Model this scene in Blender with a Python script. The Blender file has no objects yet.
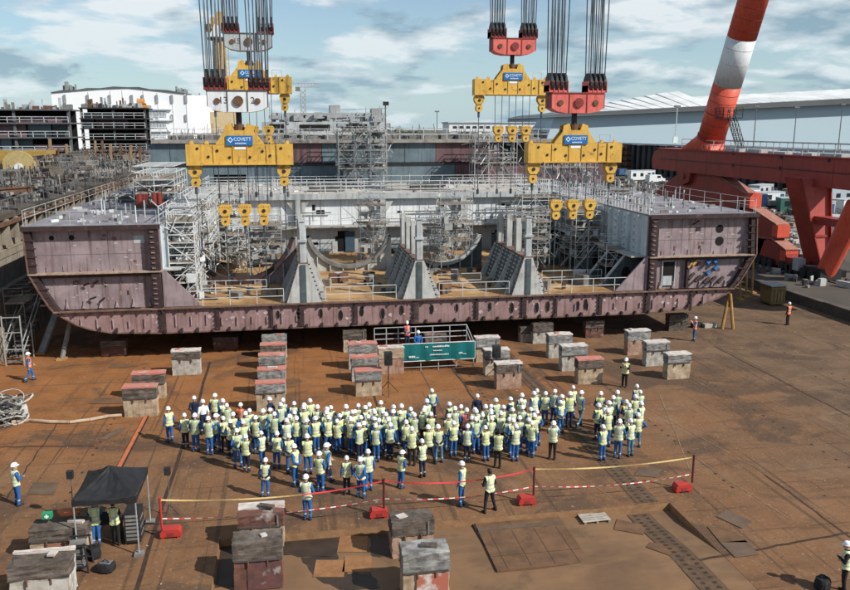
import bpy, bmesh, math, random
from mathutils import Vector, Matrix
import numpy as np
R = math.radians
rnd = random.Random(7)
SC = bpy.context.scene
COL = SC.collection

# ---------------------------------------------------------------- camera
PITCH = math.atan(167/800.0); YAW = R(9.59); CAMH = 15.0
cam = bpy.data.cameras.new('camera'); camo = bpy.data.objects.new('camera', cam); COL.objects.link(camo)
cam.sensor_width = 36; cam.lens = 36*800/850.0; cam.clip_end = 9000; cam.clip_start = .1
camo.location = (0, 0, CAMH); camo.rotation_euler = (R(90)-PITCH, 0, -YAW)
SC.camera = camo

# ---------------------------------------------------------------- light
SUN_EL = R(39); SUN_AZ = math.atan2(.78, -.62)      # direction towards the sun, clockwise from +Y
SUN_DIR = Vector((math.sin(SUN_AZ)*math.cos(SUN_EL), math.cos(SUN_AZ)*math.cos(SUN_EL), math.sin(SUN_EL)))
sl = bpy.data.lights.new('sun', 'SUN'); so = bpy.data.objects.new('sun', sl); COL.objects.link(so)
sl.energy = 5.0; sl.angle = R(.5); sl.color = (1, .95, .87)
so.rotation_euler = SUN_DIR.to_track_quat('Z', 'Y').to_euler()
SC.view_settings.view_transform = 'Standard'; SC.view_settings.look = 'None'
SC.view_settings.exposure = 0.12; SC.view_settings.gamma = 1; SC.view_settings.use_curve_mapping = False
SC.cycles.max_bounces = 5; SC.cycles.diffuse_bounces = 3; SC.cycles.glossy_bounces = 2

W = bpy.data.worlds.new('World'); SC.world = W; W.use_nodes = True
nt = W.node_tree; nt.nodes.clear()
def N(t, **k):
    n = nt.nodes.new(t)
    for a, b in k.items(): setattr(n, a, b)
    return n
L = lambda a, b: nt.links.new(a, b)
out = N('ShaderNodeOutputWorld'); sky = N('ShaderNodeTexSky', sky_type='NISHITA'); sky.sun_disc = False
sky.sun_elevation = SUN_EL; sky.sun_rotation = SUN_AZ; sky.air_density = 1.1; sky.dust_density = .4; sky.ozone_density = 3.5
bg = N('ShaderNodeBackground'); bg.inputs['Strength'].default_value = .105
L(sky.outputs[0], bg.inputs['Color'])
tc = N('ShaderNodeTexCoord'); sep = N('ShaderNodeSeparateXYZ'); L(tc.outputs['Generated'], sep.inputs[0])
zz = N('ShaderNodeMath', operation='ADD'); L(sep.outputs['Z'], zz.inputs[0]); zz.inputs[1].default_value = .20
zm = N('ShaderNodeMath', operation='MAXIMUM'); L(zz.outputs[0], zm.inputs[0]); zm.inputs[1].default_value = .05
dx = N('ShaderNodeMath', operation='DIVIDE'); L(sep.outputs['X'], dx.inputs[0]); L(zm.outputs[0], dx.inputs[1])
dy = N('ShaderNodeMath', operation='DIVIDE'); L(sep.outputs['Y'], dy.inputs[0]); L(zm.outputs[0], dy.inputs[1])
cmb = N('ShaderNodeCombineXYZ'); L(dx.outputs[0], cmb.inputs[0]); L(dy.outputs[0], cmb.inputs[1])
cn = N('ShaderNodeTexNoise'); cn.inputs['Scale'].default_value = 1.75; cn.inputs['Detail'].default_value = 9; cn.inputs['Roughness'].default_value = .58
cn.inputs['Distortion'].default_value = .35
L(cmb.outputs[0], cn.inputs['Vector'])
cr = N('ShaderNodeValToRGB'); cr.color_ramp.elements[0].position = .455; cr.color_ramp.elements[1].position = .54
L(cn.outputs['Fac'], cr.inputs[0])
cn2 = N('ShaderNodeTexNoise'); cn2.inputs['Scale'].default_value = 2.6; cn2.inputs['Detail'].default_value = 7
mp = N('ShaderNodeMapping'); mp.inputs['Location'].default_value = (3.1, 7.7, 1.3); L(cmb.outputs[0], mp.inputs[0]); L(mp.outputs[0], cn2.inputs['Vector'])
cr2 = N('ShaderNodeValToRGB'); cr2.color_ramp.elements[0].position = .41; cr2.color_ramp.elements[1].position = .56
cr2.color_ramp.elements[0].color = (.24, .36, .45, 1); cr2.color_ramp.elements[1].color = (.90, .93, .94, 1)
L(cn2.outputs['Fac'], cr2.inputs[0])
bc = N('ShaderNodeBackground'); bc.inputs['Strength'].default_value = .92; L(cr2.outputs[0], bc.inputs['Color'])
fac = N('ShaderNodeMath', operation='MULTIPLY'); L(cr.outputs[0], fac.inputs[0]); fac.inputs[1].default_value = .88
mx = N('ShaderNodeMixShader'); L(fac.outputs[0], mx.inputs[0]); L(bg.outputs[0], mx.inputs[1]); L(bc.outputs[0], mx.inputs[2])
bh = N('ShaderNodeBackground'); bh.inputs['Color'].default_value = (.47, .68, .79, 1); bh.inputs['Strength'].default_value = .88
hz = N('ShaderNodeMapRange'); hz.inputs['From Min'].default_value = .0; hz.inputs['From Max'].default_value = .20; hz.inputs['To Min'].default_value = .75; hz.inputs['To Max'].default_value = 0
L(sep.outputs['Z'], hz.inputs['Value'])
hm_ = N('ShaderNodeMath', operation='MULTIPLY'); L(hz.outputs[0], hm_.inputs[0])
inv = N('ShaderNodeMapRange'); inv.inputs['To Min'].default_value = 1; inv.inputs['To Max'].default_value = .62; L(cr.outputs[0], inv.inputs['Value']); L(inv.outputs[0], hm_.inputs[1])
mx2 = N('ShaderNodeMixShader'); L(hm_.outputs[0], mx2.inputs[0]); L(mx.outputs[0], mx2.inputs[1]); L(bh.outputs[0], mx2.inputs[2])
L(mx2.outputs[0], out.inputs['Surface'])

# ---------------------------------------------------------------- picture measurements -> points in the place
_fh = (math.sin(YAW), math.cos(YAW)); _rt = (math.cos(YAW), -math.sin(YAW), 0)
_fw = (_fh[0]*math.cos(PITCH), _fh[1]*math.cos(PITCH), -math.sin(PITCH))
_up = (_fh[0]*math.sin(PITCH), _fh[1]*math.sin(PITCH), math.cos(PITCH))
def ray(u, v):
    a = (u-425)/800; b = (295-v)/800
    return [_fw[i]+a*_rt[i]+b*_up[i] for i in range(3)]
def G(u, v, z=0):
    d = ray(u, v); t = (z-CAMH)/d[2]; return (d[0]*t, d[1]*t, z)
def PY(u, v, Y):
    d = ray(u, v); t = Y/d[1]; return (d[0]*t, Y, CAMH+d[2]*t)
def PX(u, v, X):
    d = ray(u, v); t = X/d[0]; return (X, d[1]*t, CAMH+d[2]*t)

# ---------------------------------------------------------------- materials
MATS = {}
def mat(name, c, c2=None, rough=.75, metal=0, scale=2.5, streak=0, sc=None, spot=0, sp=None, bump=.0, spec=.3, sscale=(5, 5, .35), lo=.35, hi=.65, spscale=1.3):
    if name in MATS: return MATS[name]
    m = bpy.data.materials.new(name); m.use_nodes = True; t = m.node_tree; nd = t.nodes; b = nd['Principled BSDF']
    b.inputs['Roughness'].default_value = rough; b.inputs['Metallic'].default_value = metal
    b.inputs['Specular IOR Level'].default_value = spec
    c2 = c2 or tuple(x*.72 for x in c)
    tcn = nd.new('ShaderNodeTexCoord'); oi = nd.new('ShaderNodeObjectInfo')
    mu = nd.new('ShaderNodeMath'); mu.operation = 'MULTIPLY'; mu.inputs[1].default_value = 57
    t.links.new(oi.outputs['Random'], mu.inputs[0])
    va = nd.new('ShaderNodeVectorMath'); t.links.new(tcn.outputs['Object'], va.inputs[0]); t.links.new(mu.outputs[0], va.inputs[1])
    def noise(s, vec=None, det=6):
        n = nd.new('ShaderNodeTexNoise'); n.inputs['Scale'].default_value = s; n.inputs['Detail'].default_value = det; n.inputs['Roughness'].default_value = .62
        t.links.new(vec or va.outputs[0], n.inputs['Vector']); return n
    def mixc(f, a, bcol):
        x = nd.new('ShaderNodeMix'); x.data_type = 'RGBA'
        t.links.new(f, x.inputs['Factor'])
        for sck, val in ((x.inputs[6], a), (x.inputs[7], bcol)):
            if isinstance(val, tuple): sck.default_value = (*val, 1)
            else: t.links.new(val, sck)
        return x.outputs[2]
    def ramp(src, a, bpos):
        r = nd.new('ShaderNodeMapRange'); r.inputs['From Min'].default_value = a; r.inputs['From Max'].default_value = bpos
        t.links.new(src, r.inputs['Value']); return r.outputs[0]
    n1 = noise(scale)
    col = mixc(ramp(n1.outputs['Fac'], lo, hi), c, c2)
    if streak:
        mpn = nd.new('ShaderNodeMapping'); mpn.inputs['Scale'].default_value = sscale; t.links.new(va.outputs[0], mpn.inputs[0])
        n2 = noise(1.0, mpn.outputs[0], 8)
        f = nd.new('ShaderNodeMath'); f.operation = 'MULTIPLY'; f.inputs[1].default_value = streak
        t.links.new(ramp(n2.outputs['Fac'], .5, .72), f.inputs[0])
        col = mixc(f.outputs[0], col, sc or (.12, .06, .03))
    if spot:
        n3 = noise(spscale, None, 9)
        f = nd.new('ShaderNodeMath'); f.operation = 'MULTIPLY'; f.inputs[1].default_value = spot
        t.links.new(ramp(n3.outputs['Fac'], .58, .66), f.inputs[0])
        col = mixc(f.outputs[0], col, sp or (.10, .05, .03))
    t.links.new(col, b.inputs['Base Color'])
    if bump:
        bp = nd.new('ShaderNodeBump'); bp.inputs['Strength'].default_value = bump; bp.inputs['Distance'].default_value = .03
        n4 = noise(scale*4); t.links.new(n4.outputs['Fac'], bp.inputs['Height']); t.links.new(bp.outputs[0], b.inputs['Normal'])
    MATS[name] = m; return m

HULL = mat('hull primer', (.315, .252, .262), (.215, .166, .174), .7, streak=.85, sc=(.085, .042, .032), scale=.9, bump=.15, spot=.35, sp=(.30, .25, .25))
HULLR = mat('red primer', (.325, .212, .208), (.215, .135, .132), .72, streak=.85, sc=(.09, .038, .02), scale=.8, bump=.15, spot=.4, sp=(.32, .27, .26))
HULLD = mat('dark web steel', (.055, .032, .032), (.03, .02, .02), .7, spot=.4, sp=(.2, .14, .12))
RUSTE = mat('rusty plate edge', (.19, .115, .082), (.105, .06, .045), .8, spot=.4, sp=(.3, .26, .22))
DECK = mat('lilac deck plate', (.27, .255, .275), (.17, .16, .172), .8, scale=.7, spot=.55, sp=(.11, .08, .07), bump=.2)
OCHRE = mat('rusty tank top', (.45, .29, .135), (.27, .145, .06), .85, scale=.55, spot=.6, sp=(.09, .05, .03), bump=.3)
WHITE = mat('white primer', (.76, .79, .80), (.60, .64, .66), .6, spot=.3, sp=(.40, .36, .32), streak=.6, sc=(.34, .32, .29), scale=.6)
WHITED = mat('grey white plate', (.48, .51, .52), (.34, .37, .38), .65, spot=.35, sp=(.2, .16, .12), streak=.7, sc=(.22, .2, .18), scale=.6)
PALEB = mat('pale blue plate', (.60, .69, .73), (.46, .55, .60), .6, streak=.45, sc=(.14, .15, .15), scale=.8)
TEALD = mat('dark teal plate', (.085, .115, .12), (.05, .068, .07), .65, streak=.3)
TEALP = mat('teal grey panel', (.14, .19, .215), (.09, .125, .145), .7, streak=.6, sc=(.05, .06, .065), scale=.6)
MAROON = mat('maroon panel', (.17, .10, .108), (.115, .068, .074), .7, streak=.6, sc=(.06, .03, .028), scale=.6)
GREYW = mat('grey bracket paint', (.50, .51, .49), (.36, .37, .355), .65, spot=.4, sp=(.16, .12, .09), streak=.75, sc=(.2, .16, .13), scale=1)
GALV = mat('galvanised tube', (.48, .49, .49), (.30, .31, .31), .5, .35, scale=2)
GALVW = mat('white rail paint', (.62, .64, .64), (.42, .44, .44), .55, scale=1.5)
GALVD = mat('dull scaffold tube', (.20, .205, .205), (.10, .10, .10), .6, .2, scale=2)
PLANK = mat('scaffold plank', (.30, .25, .19), (.17, .14, .11), .85, scale=3)
YEL = mat('crane yellow', (.68, .42, .085), (.55, .32, .06), .55, streak=.6, sc=(.30, .16, .05), scale=1.3, spot=.75, sp=(.22, .11, .045), spscale=1.7, bump=.1)
RED = mat('sheave housing red', (.72, .165, .135), (.58, .12, .10), .5, spot=.5, sp=(.30, .07, .055), streak=.6, sc=(.2, .04, .03), scale=1.2)
REDD = mat('sheave guard dark red', (.25, .045, .04), (.15, .03, .028), .6)
REDG = mat('gantry red', (.36, .055, .038), (.25, .04, .03), .55, bump=.06, spot=.3, sp=(.30, .09, .07), streak=.55, sc=(.15, .03, .02), scale=.35)
REDL = mat('leg red', (.70, .115, .065), (.56, .085, .05), .5, spot=.3, sp=(.5, .13, .09), streak=.5, sc=(.18, .03, .02), scale=.3)
LEGW = mat('leg white', (.70, .72, .72), (.56, .58, .59), .5, streak=.5, sc=(.35, .33, .3), scale=.3)
BLACK = mat('black steel', (.018, .018, .02), (.03, .03, .032), .55)
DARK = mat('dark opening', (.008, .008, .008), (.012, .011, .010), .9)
ROPE = mat('wire rope', (.045, .053, .062), (.12, .14, .155), .45, .3, scale=.8)
ROPEL = mat('pale wire rope', (.28, .31, .34), (.12, .13, .15), .45, .3, scale=.8)
BLUES = mat('sign blue', (.02, .16, .42), (.018, .13, .36), .4)
PAINTW = mat('white lettering', (.82, .83, .83), (.75, .76, .76), .5)
INKD = mat('dark lettering', (.06, .055, .055), (.09, .08, .08), .6)
CONC = mat('tan dock concrete', (.32, .28, .225), (.20, .172, .135), .9, streak=.75, sc=(.075, .055, .04), scale=.8, bump=.4, spot=.4, sp=(.13, .10, .07))
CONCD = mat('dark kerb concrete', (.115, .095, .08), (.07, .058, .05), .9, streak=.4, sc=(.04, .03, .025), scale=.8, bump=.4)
APRON = mat('apron grey', (.165, .15, .135), (.09, .082, .073), .95, scale=.35, spot=.6, sp=(.06, .05, .045), bump=.4)
QUAY = mat('quay tarmac', (.105, .088, .072), (.062, .052, .044), .95, scale=.12, spot=.55, sp=(.15, .125, .10), bump=.3, spscale=.3)
EARTH = mat('far earth', (.14, .13, .10), (.09, .095, .06), .95, scale=.01)
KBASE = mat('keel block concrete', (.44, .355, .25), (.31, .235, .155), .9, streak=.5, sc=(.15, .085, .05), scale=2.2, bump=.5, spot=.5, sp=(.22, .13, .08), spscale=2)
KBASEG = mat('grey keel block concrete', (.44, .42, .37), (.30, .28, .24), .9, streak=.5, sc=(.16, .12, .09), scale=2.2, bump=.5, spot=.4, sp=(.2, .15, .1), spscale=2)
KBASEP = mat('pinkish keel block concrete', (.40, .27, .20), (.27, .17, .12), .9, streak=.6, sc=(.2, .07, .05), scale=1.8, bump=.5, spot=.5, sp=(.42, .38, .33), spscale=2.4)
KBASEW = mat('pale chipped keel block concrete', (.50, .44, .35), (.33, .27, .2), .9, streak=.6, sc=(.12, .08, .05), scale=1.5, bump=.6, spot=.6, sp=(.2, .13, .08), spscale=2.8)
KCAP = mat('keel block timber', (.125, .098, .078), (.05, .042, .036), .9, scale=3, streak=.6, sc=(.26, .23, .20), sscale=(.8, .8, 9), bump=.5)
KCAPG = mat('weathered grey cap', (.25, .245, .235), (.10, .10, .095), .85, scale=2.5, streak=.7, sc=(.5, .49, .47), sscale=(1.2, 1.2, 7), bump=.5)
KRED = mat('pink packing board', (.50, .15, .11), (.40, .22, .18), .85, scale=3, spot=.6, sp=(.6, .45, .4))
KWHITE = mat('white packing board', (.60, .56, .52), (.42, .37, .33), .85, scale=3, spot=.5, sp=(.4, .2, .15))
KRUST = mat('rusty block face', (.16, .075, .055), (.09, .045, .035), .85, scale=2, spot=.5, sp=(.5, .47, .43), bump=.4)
PLATE = mat('rusty floor plate', (.17, .092, .048), (.105, .058, .033), .85, scale=1.2, bump=.3, spot=.4, sp=(.06, .035, .02))
PLATEG = mat('grey floor plate', (.145, .098, .065), (.095, .064, .044), .8, scale=1.2, bump=.3)
ORANGE = mat('orange paint', (.50, .155, .065), (.38, .11, .05), .7, scale=3)
STANR = mat('barrier red plastic', (.46, .045, .035), (.36, .035, .03), .45)
POSTD = mat('barrier dark post', (.13, .025, .025), (.08, .02, .02), .5)
TAPEY = mat('yellow tape', (.68, .52, .22), (.6, .44, .18), .5)
TAPER = mat('red tape', (.70, .05, .06), (.6, .05, .06), .5)
TAPEW = mat('white tape', (.72, .70, .66), (.66, .62, .58), .5)
TENT = mat('black tent canvas', (.013, .014, .016), (.02, .021, .023), .6, bump=.2)
TEAL = mat('teal banner', (.008, .135, .14), (.006, .115, .12), .5)
RUST = mat('rusty scrap', (.17, .09, .05), (.09, .05, .035), .85, scale=2, bump=.3)
GREYS = mat('grey scrap steel', (.23, .225, .215), (.12, .118, .112), .7, scale=1.5, spot=.4, sp=(.12, .07, .045))
TIMBER = mat('yellow timber', (.42, .25, .085), (.3, .165, .055), .85, scale=2)
CRATE = mat('ochre crate', (.30, .215, .095), (.2, .14, .06), .85, scale=2)
HOSED = mat('dark hose', (.06, .06, .06), (.03, .03, .03), .6)
HOSEW = mat('pale hose', (.50, .49, .46), (.34, .33, .31), .7, scale=4)
HALLW = mat('white hall sheet', (.86, .87, .87), (.80, .815, .82), .6, streak=.15, sc=(.6, .6, .6), scale=.05, sscale=(.4, .4, .03))
HALLB = mat('pale blue cladding', (.42, .525, .585), (.39, .50, .56), .6, scale=.02)
ROOFG = mat('grey roof fascia', (.11, .118, .125), (.085, .09, .095), .6, scale=.05)
ROOFW = mat('white ribbed roof', (.74, .75, .74), (.52, .53, .53), .6, scale=.06)
SHEET = mat('dark sheet piling', (.05, .05, .052), (.02, .02, .021), .8, streak=.6, sc=(.17, .165, .16), sscale=(.35, .35, .03), scale=.1)
TREEM = mat('distant leaves', (.045, .062, .035), (.03, .045, .025), .9, scale=.3)
CABW = mat('white cabin panel', (.70, .72, .72), (.6, .62, .62), .5)
CABG = mat('green cabin panel', (.06, .17, .13), (.05, .14, .11), .5)
CABB = mat('blue container', (.04, .11, .22), (.03, .085, .18), .6)
GLASS = mat('dark glass', (.02, .03, .035), (.03, .04, .045), .15, spec=.5)
TYRE = mat('tyre rubber', (.015, .015, .015), (.02, .02, .02), .9)
SKIN = mat('skin', (.50, .30, .21), (.44, .26, .18), .6)
VLIME = mat('lime vest', (.68, .72, .35), (.60, .64, .30), .6, scale=6)
VLIM2 = mat('worn lime vest', (.52, .60, .33), (.45, .52, .28), .65, scale=6)
VLIM3 = mat('pale lime vest', (.66, .71, .44), (.58, .63, .38), .65, scale=6)
VORNG = mat('orange vest', (.80, .17, .04), (.7, .14, .035), .6, scale=6)
VPINK = mat('pink red vest', (.78, .16, .14), (.7, .14, .12), .6, scale=6)
REFL = mat('reflective band', (.45, .50, .47), (.36, .40, .38), .35)
BLUE = mat('work blue', (.025, .125, .36), (.018, .09, .27), .8, scale=8)
TEALB = mat('blue grey cloth', (.08, .19, .29), (.06, .14, .22), .8, scale=8)
NAVY = mat('navy cloth', (.016, .027, .062), (.011, .018, .042), .85, scale=8)
CHAR = mat('black cloth', (.014, .014, .016), (.02, .02, .022), .85, scale=8)
BOOT = mat('boot leather', (.03, .026, .022), (.02, .018, .016), .7)
HELM = mat('helmet white', (.84, .85, .85), (.80, .81, .81), .3)
HAIRB = mat('brown hair', (.07, .04, .022), (.045, .025, .015), .6)
HAIRK = mat('dark hair', (.012, .010, .009), (.018, .015, .013), .6)
EYE = mat('eye', (.03, .025, .02), (.05, .04, .03), .3)

# ---------------------------------------------------------------- mesh collector and object helpers
class MB:
    def __init__(s): s.v = []; s.f = []; s.m = []
    def add(s, vs, fs, mi=0):
        o = len(s.v); s.v += [tuple(p) for p in vs]; s.f += [[i+o for i in f] for f in fs]; s.m += [mi]*len(fs)
        return s
    def box(s, x0, x1, y0, y1, z0, z1, mi=0):
        return s.add([(x0,y0,z0),(x1,y0,z0),(x1,y1,z0),(x0,y1,z0),(x0,y0,z1),(x1,y0,z1),(x1,y1,z1),(x0,y1,z1)],
              [[0,3,2,1],[4,5,6,7],[0,1,5,4],[1,2,6,5],[2,3,7,6],[3,0,4,7]], mi)
    def obox(s, c, d, ang, mi=0):              # centre of base, size, turn about z
        ca, sa = math.cos(ang), math.sin(ang); w, l, h = d[0]/2, d[1]/2, d[2]
        P = [(c[0]+x*ca-y*sa, c[1]+x*sa+y*ca, c[2]+z) for z in (0, h) for x, y in ((-w,-l),(w,-l),(w,l),(-w,l))]
        return s.add(P, [[0,3,2,1],[4,5,6,7],[0,1,5,4],[1,2,6,5],[2,3,7,6],[3,0,4,7]], mi)
    def bar(s, p, q, r, n=4, r2=None, mi=0):
        p = Vector(p); q = Vector(q); d = q-p
        if d.length < 1e-6: return s
        d.normalize(); a = d.orthogonal().normalized(); b = d.cross(a); r2 = r if r2 is None else r2
        vs = [p+(a*math.cos(2*math.pi*i/n)+b*math.sin(2*math.pi*i/n))*r for i in range(n)] + [q+(a*math.cos(2*math.pi*i/n)+b*math.sin(2*math.pi*i/n))*r2 for i in range(n)]
        return s.add(vs, [[i, (i+1) % n, n+(i+1) % n, n+i] for i in range(n)]+[list(range(n))[::-1], list(range(n, 2*n))], mi)
    def tube(s, pts, r, n=5, mi=0):
        for a, b in zip(pts, pts[1:]): s.bar(a, b, r, n, None, mi)
        return s
    def prism(s, poly, ax, a, b, mi=0):        # polygon in the plane across axis ax, from a to b
        n = len(poly)
        def P(p, t): return (t, p[0], p[1]) if ax == 'x' else (p[0], t, p[1]) if ax == 'y' else (p[0], p[1], t)
        vs = [P(p, a) for p in poly]+[P(p, b) for p in poly]
        return s.add(vs, [list(range(n)), list(range(n, 2*n))[::-1]]+[[i, n+i, n+(i+1) % n, (i+1) % n] for i in range(n)], mi)
    def strip(s, A, B, ax, a, b, mi=0):        # solid between two point rows A and B (for arched plates)
        for i in range(len(A)-1): s.prism([A[i], A[i+1], B[i+1], B[i]], ax, a, b, mi)
        return s
    def disc(s, c, r, t, ax='y', n=16, mi=0):
        d = {'x': (t, 0, 0), 'y': (0, t, 0), 'z': (0, 0, t)}[ax]
        return s.bar((c[0]-d[0]/2, c[1]-d[1]/2, c[2]-d[2]/2), (c[0]+d[0]/2, c[1]+d[1]/2, c[2]+d[2]/2), r, n, None, mi)
    def loft(s, rings, mi=0, cap=True):
        n = len(rings[0]); vs = [p for r in rings for p in r]; fs = []
        for k in range(len(rings)-1):
            fs += [[k*n+i, k*n+(i+1) % n, (k+1)*n+(i+1) % n, (k+1)*n+i] for i in range(n)]
        if cap: fs += [list(range(n))[::-1], [len(vs)-n+i for i in range(n)]]
        return s.add(vs, fs, mi)
    def rail(s, p, q, h=1.1, step=1.8, n=2, r=.028, mi=0):
        p = Vector(p); q = Vector(q); k = max(1, int((q-p).length/step+.5))
        for i in range(k+1):
            a = p.lerp(q, i/k); s.bar(a, a+Vector((0, 0, h)), r, 4, None, mi)
        for j in range(n):
            z = Vector((0, 0, h*(j+1)/n)); s.bar(p+z, q+z, r, 4, None, mi)
        return s
    def build(s, name, mats, parent=None, origin=None, smooth=False):
        mats = mats if isinstance(mats, (list, tuple)) else [mats]
        o = ORG.get(parent.name, (0, 0, 0)) if parent is not None else (origin or (0, 0, 0))
        me = bpy.data.meshes.new(name)
        me.from_pydata([(p[0]-o[0], p[1]-o[1], p[2]-o[2]) for p in s.v], [], s.f)
        bm = bmesh.new(); bm.from_mesh(me); bmesh.ops.recalc_face_normals(bm, faces=bm.faces); bm.to_mesh(me); bm.free()
        for m in mats: me.materials.append(m)
        if len(mats) > 1 and len(me.polygons) == len(s.m): me.polygons.foreach_set('material_index', s.m)
        if smooth: me.polygons.foreach_set('use_smooth', [True]*len(me.polygons))
        ob = bpy.data.objects.new(name, me); COL.objects.link(ob)
        if parent is not None: ob.parent = parent; ORG[ob.name] = o
        else: ob.location = o; ORG[ob.name] = o
        return ob
ORG = {}
def tag(o, label=None, cat=None, group=None, kind=None):
    if label: o['label'] = label
    if cat: o['category'] = cat
    if group: o['group'] = group
    if kind: o['kind'] = kind
    return o
def thing(name, loc, label, cat, group=None, rz=0):
    o = bpy.data.objects.new(name, None); COL.objects.link(o); o.location = loc; o.rotation_euler.z = rz
    o.empty_display_size = .2
    ORG[o.name] = tuple(loc) if not rz else (0, 0, 0)
    return tag(o, label, cat, group)
def structure(mb, name, m):
    return tag(mb.build(name, m), kind='structure')
def dup(o, loc=None, rz=None, label=None, group=None, parent=None, scale=None):
    c = o.copy(); COL.objects.link(c)
    if parent is not None: c.parent = parent
    if loc is not None: c.location = loc
    if rz is not None: c.rotation_euler.z = rz
    if label: c['label'] = label
    if group: c['group'] = group
    if scale: c.scale = scale
    for ch in list(o.children): dup(ch, parent=c)
    return c
ORD = 'first second third fourth fifth sixth seventh eighth ninth tenth eleventh twelfth thirteenth fourteenth fifteenth sixteenth seventeenth eighteenth nineteenth twentieth'.split()
def text_mb(body, size, pos, m, parent, name='lettering', thick=.012, align='CENTER', face='-y', sx=1.0):
    cu = bpy.data.curves.new('t', 'FONT'); cu.body = body; cu.size = size; cu.extrude = thick; cu.align_x = align; cu.align_y = 'CENTER'
    t = bpy.data.objects.new('t', cu); COL.objects.link(t)
    me = bpy.data.meshes.new_from_object(t.evaluated_get(bpy.context.evaluated_depsgraph_get()))
    bpy.data.objects.remove(t); bpy.data.curves.remove(cu)
    o = ORG.get(parent.name, (0, 0, 0))
    for v in me.vertices:
        x, y, z = v.co; v.co = (pos[0]-o[0]+x*sx, pos[1]-o[1]-z, pos[2]-o[2]+y)
    me.name = name; me.materials.clear(); me.materials.append(m)
    ob = bpy.data.objects.new(name, me); COL.objects.link(ob); ob.parent = parent; ORG[ob.name] = o
    return ob
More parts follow.
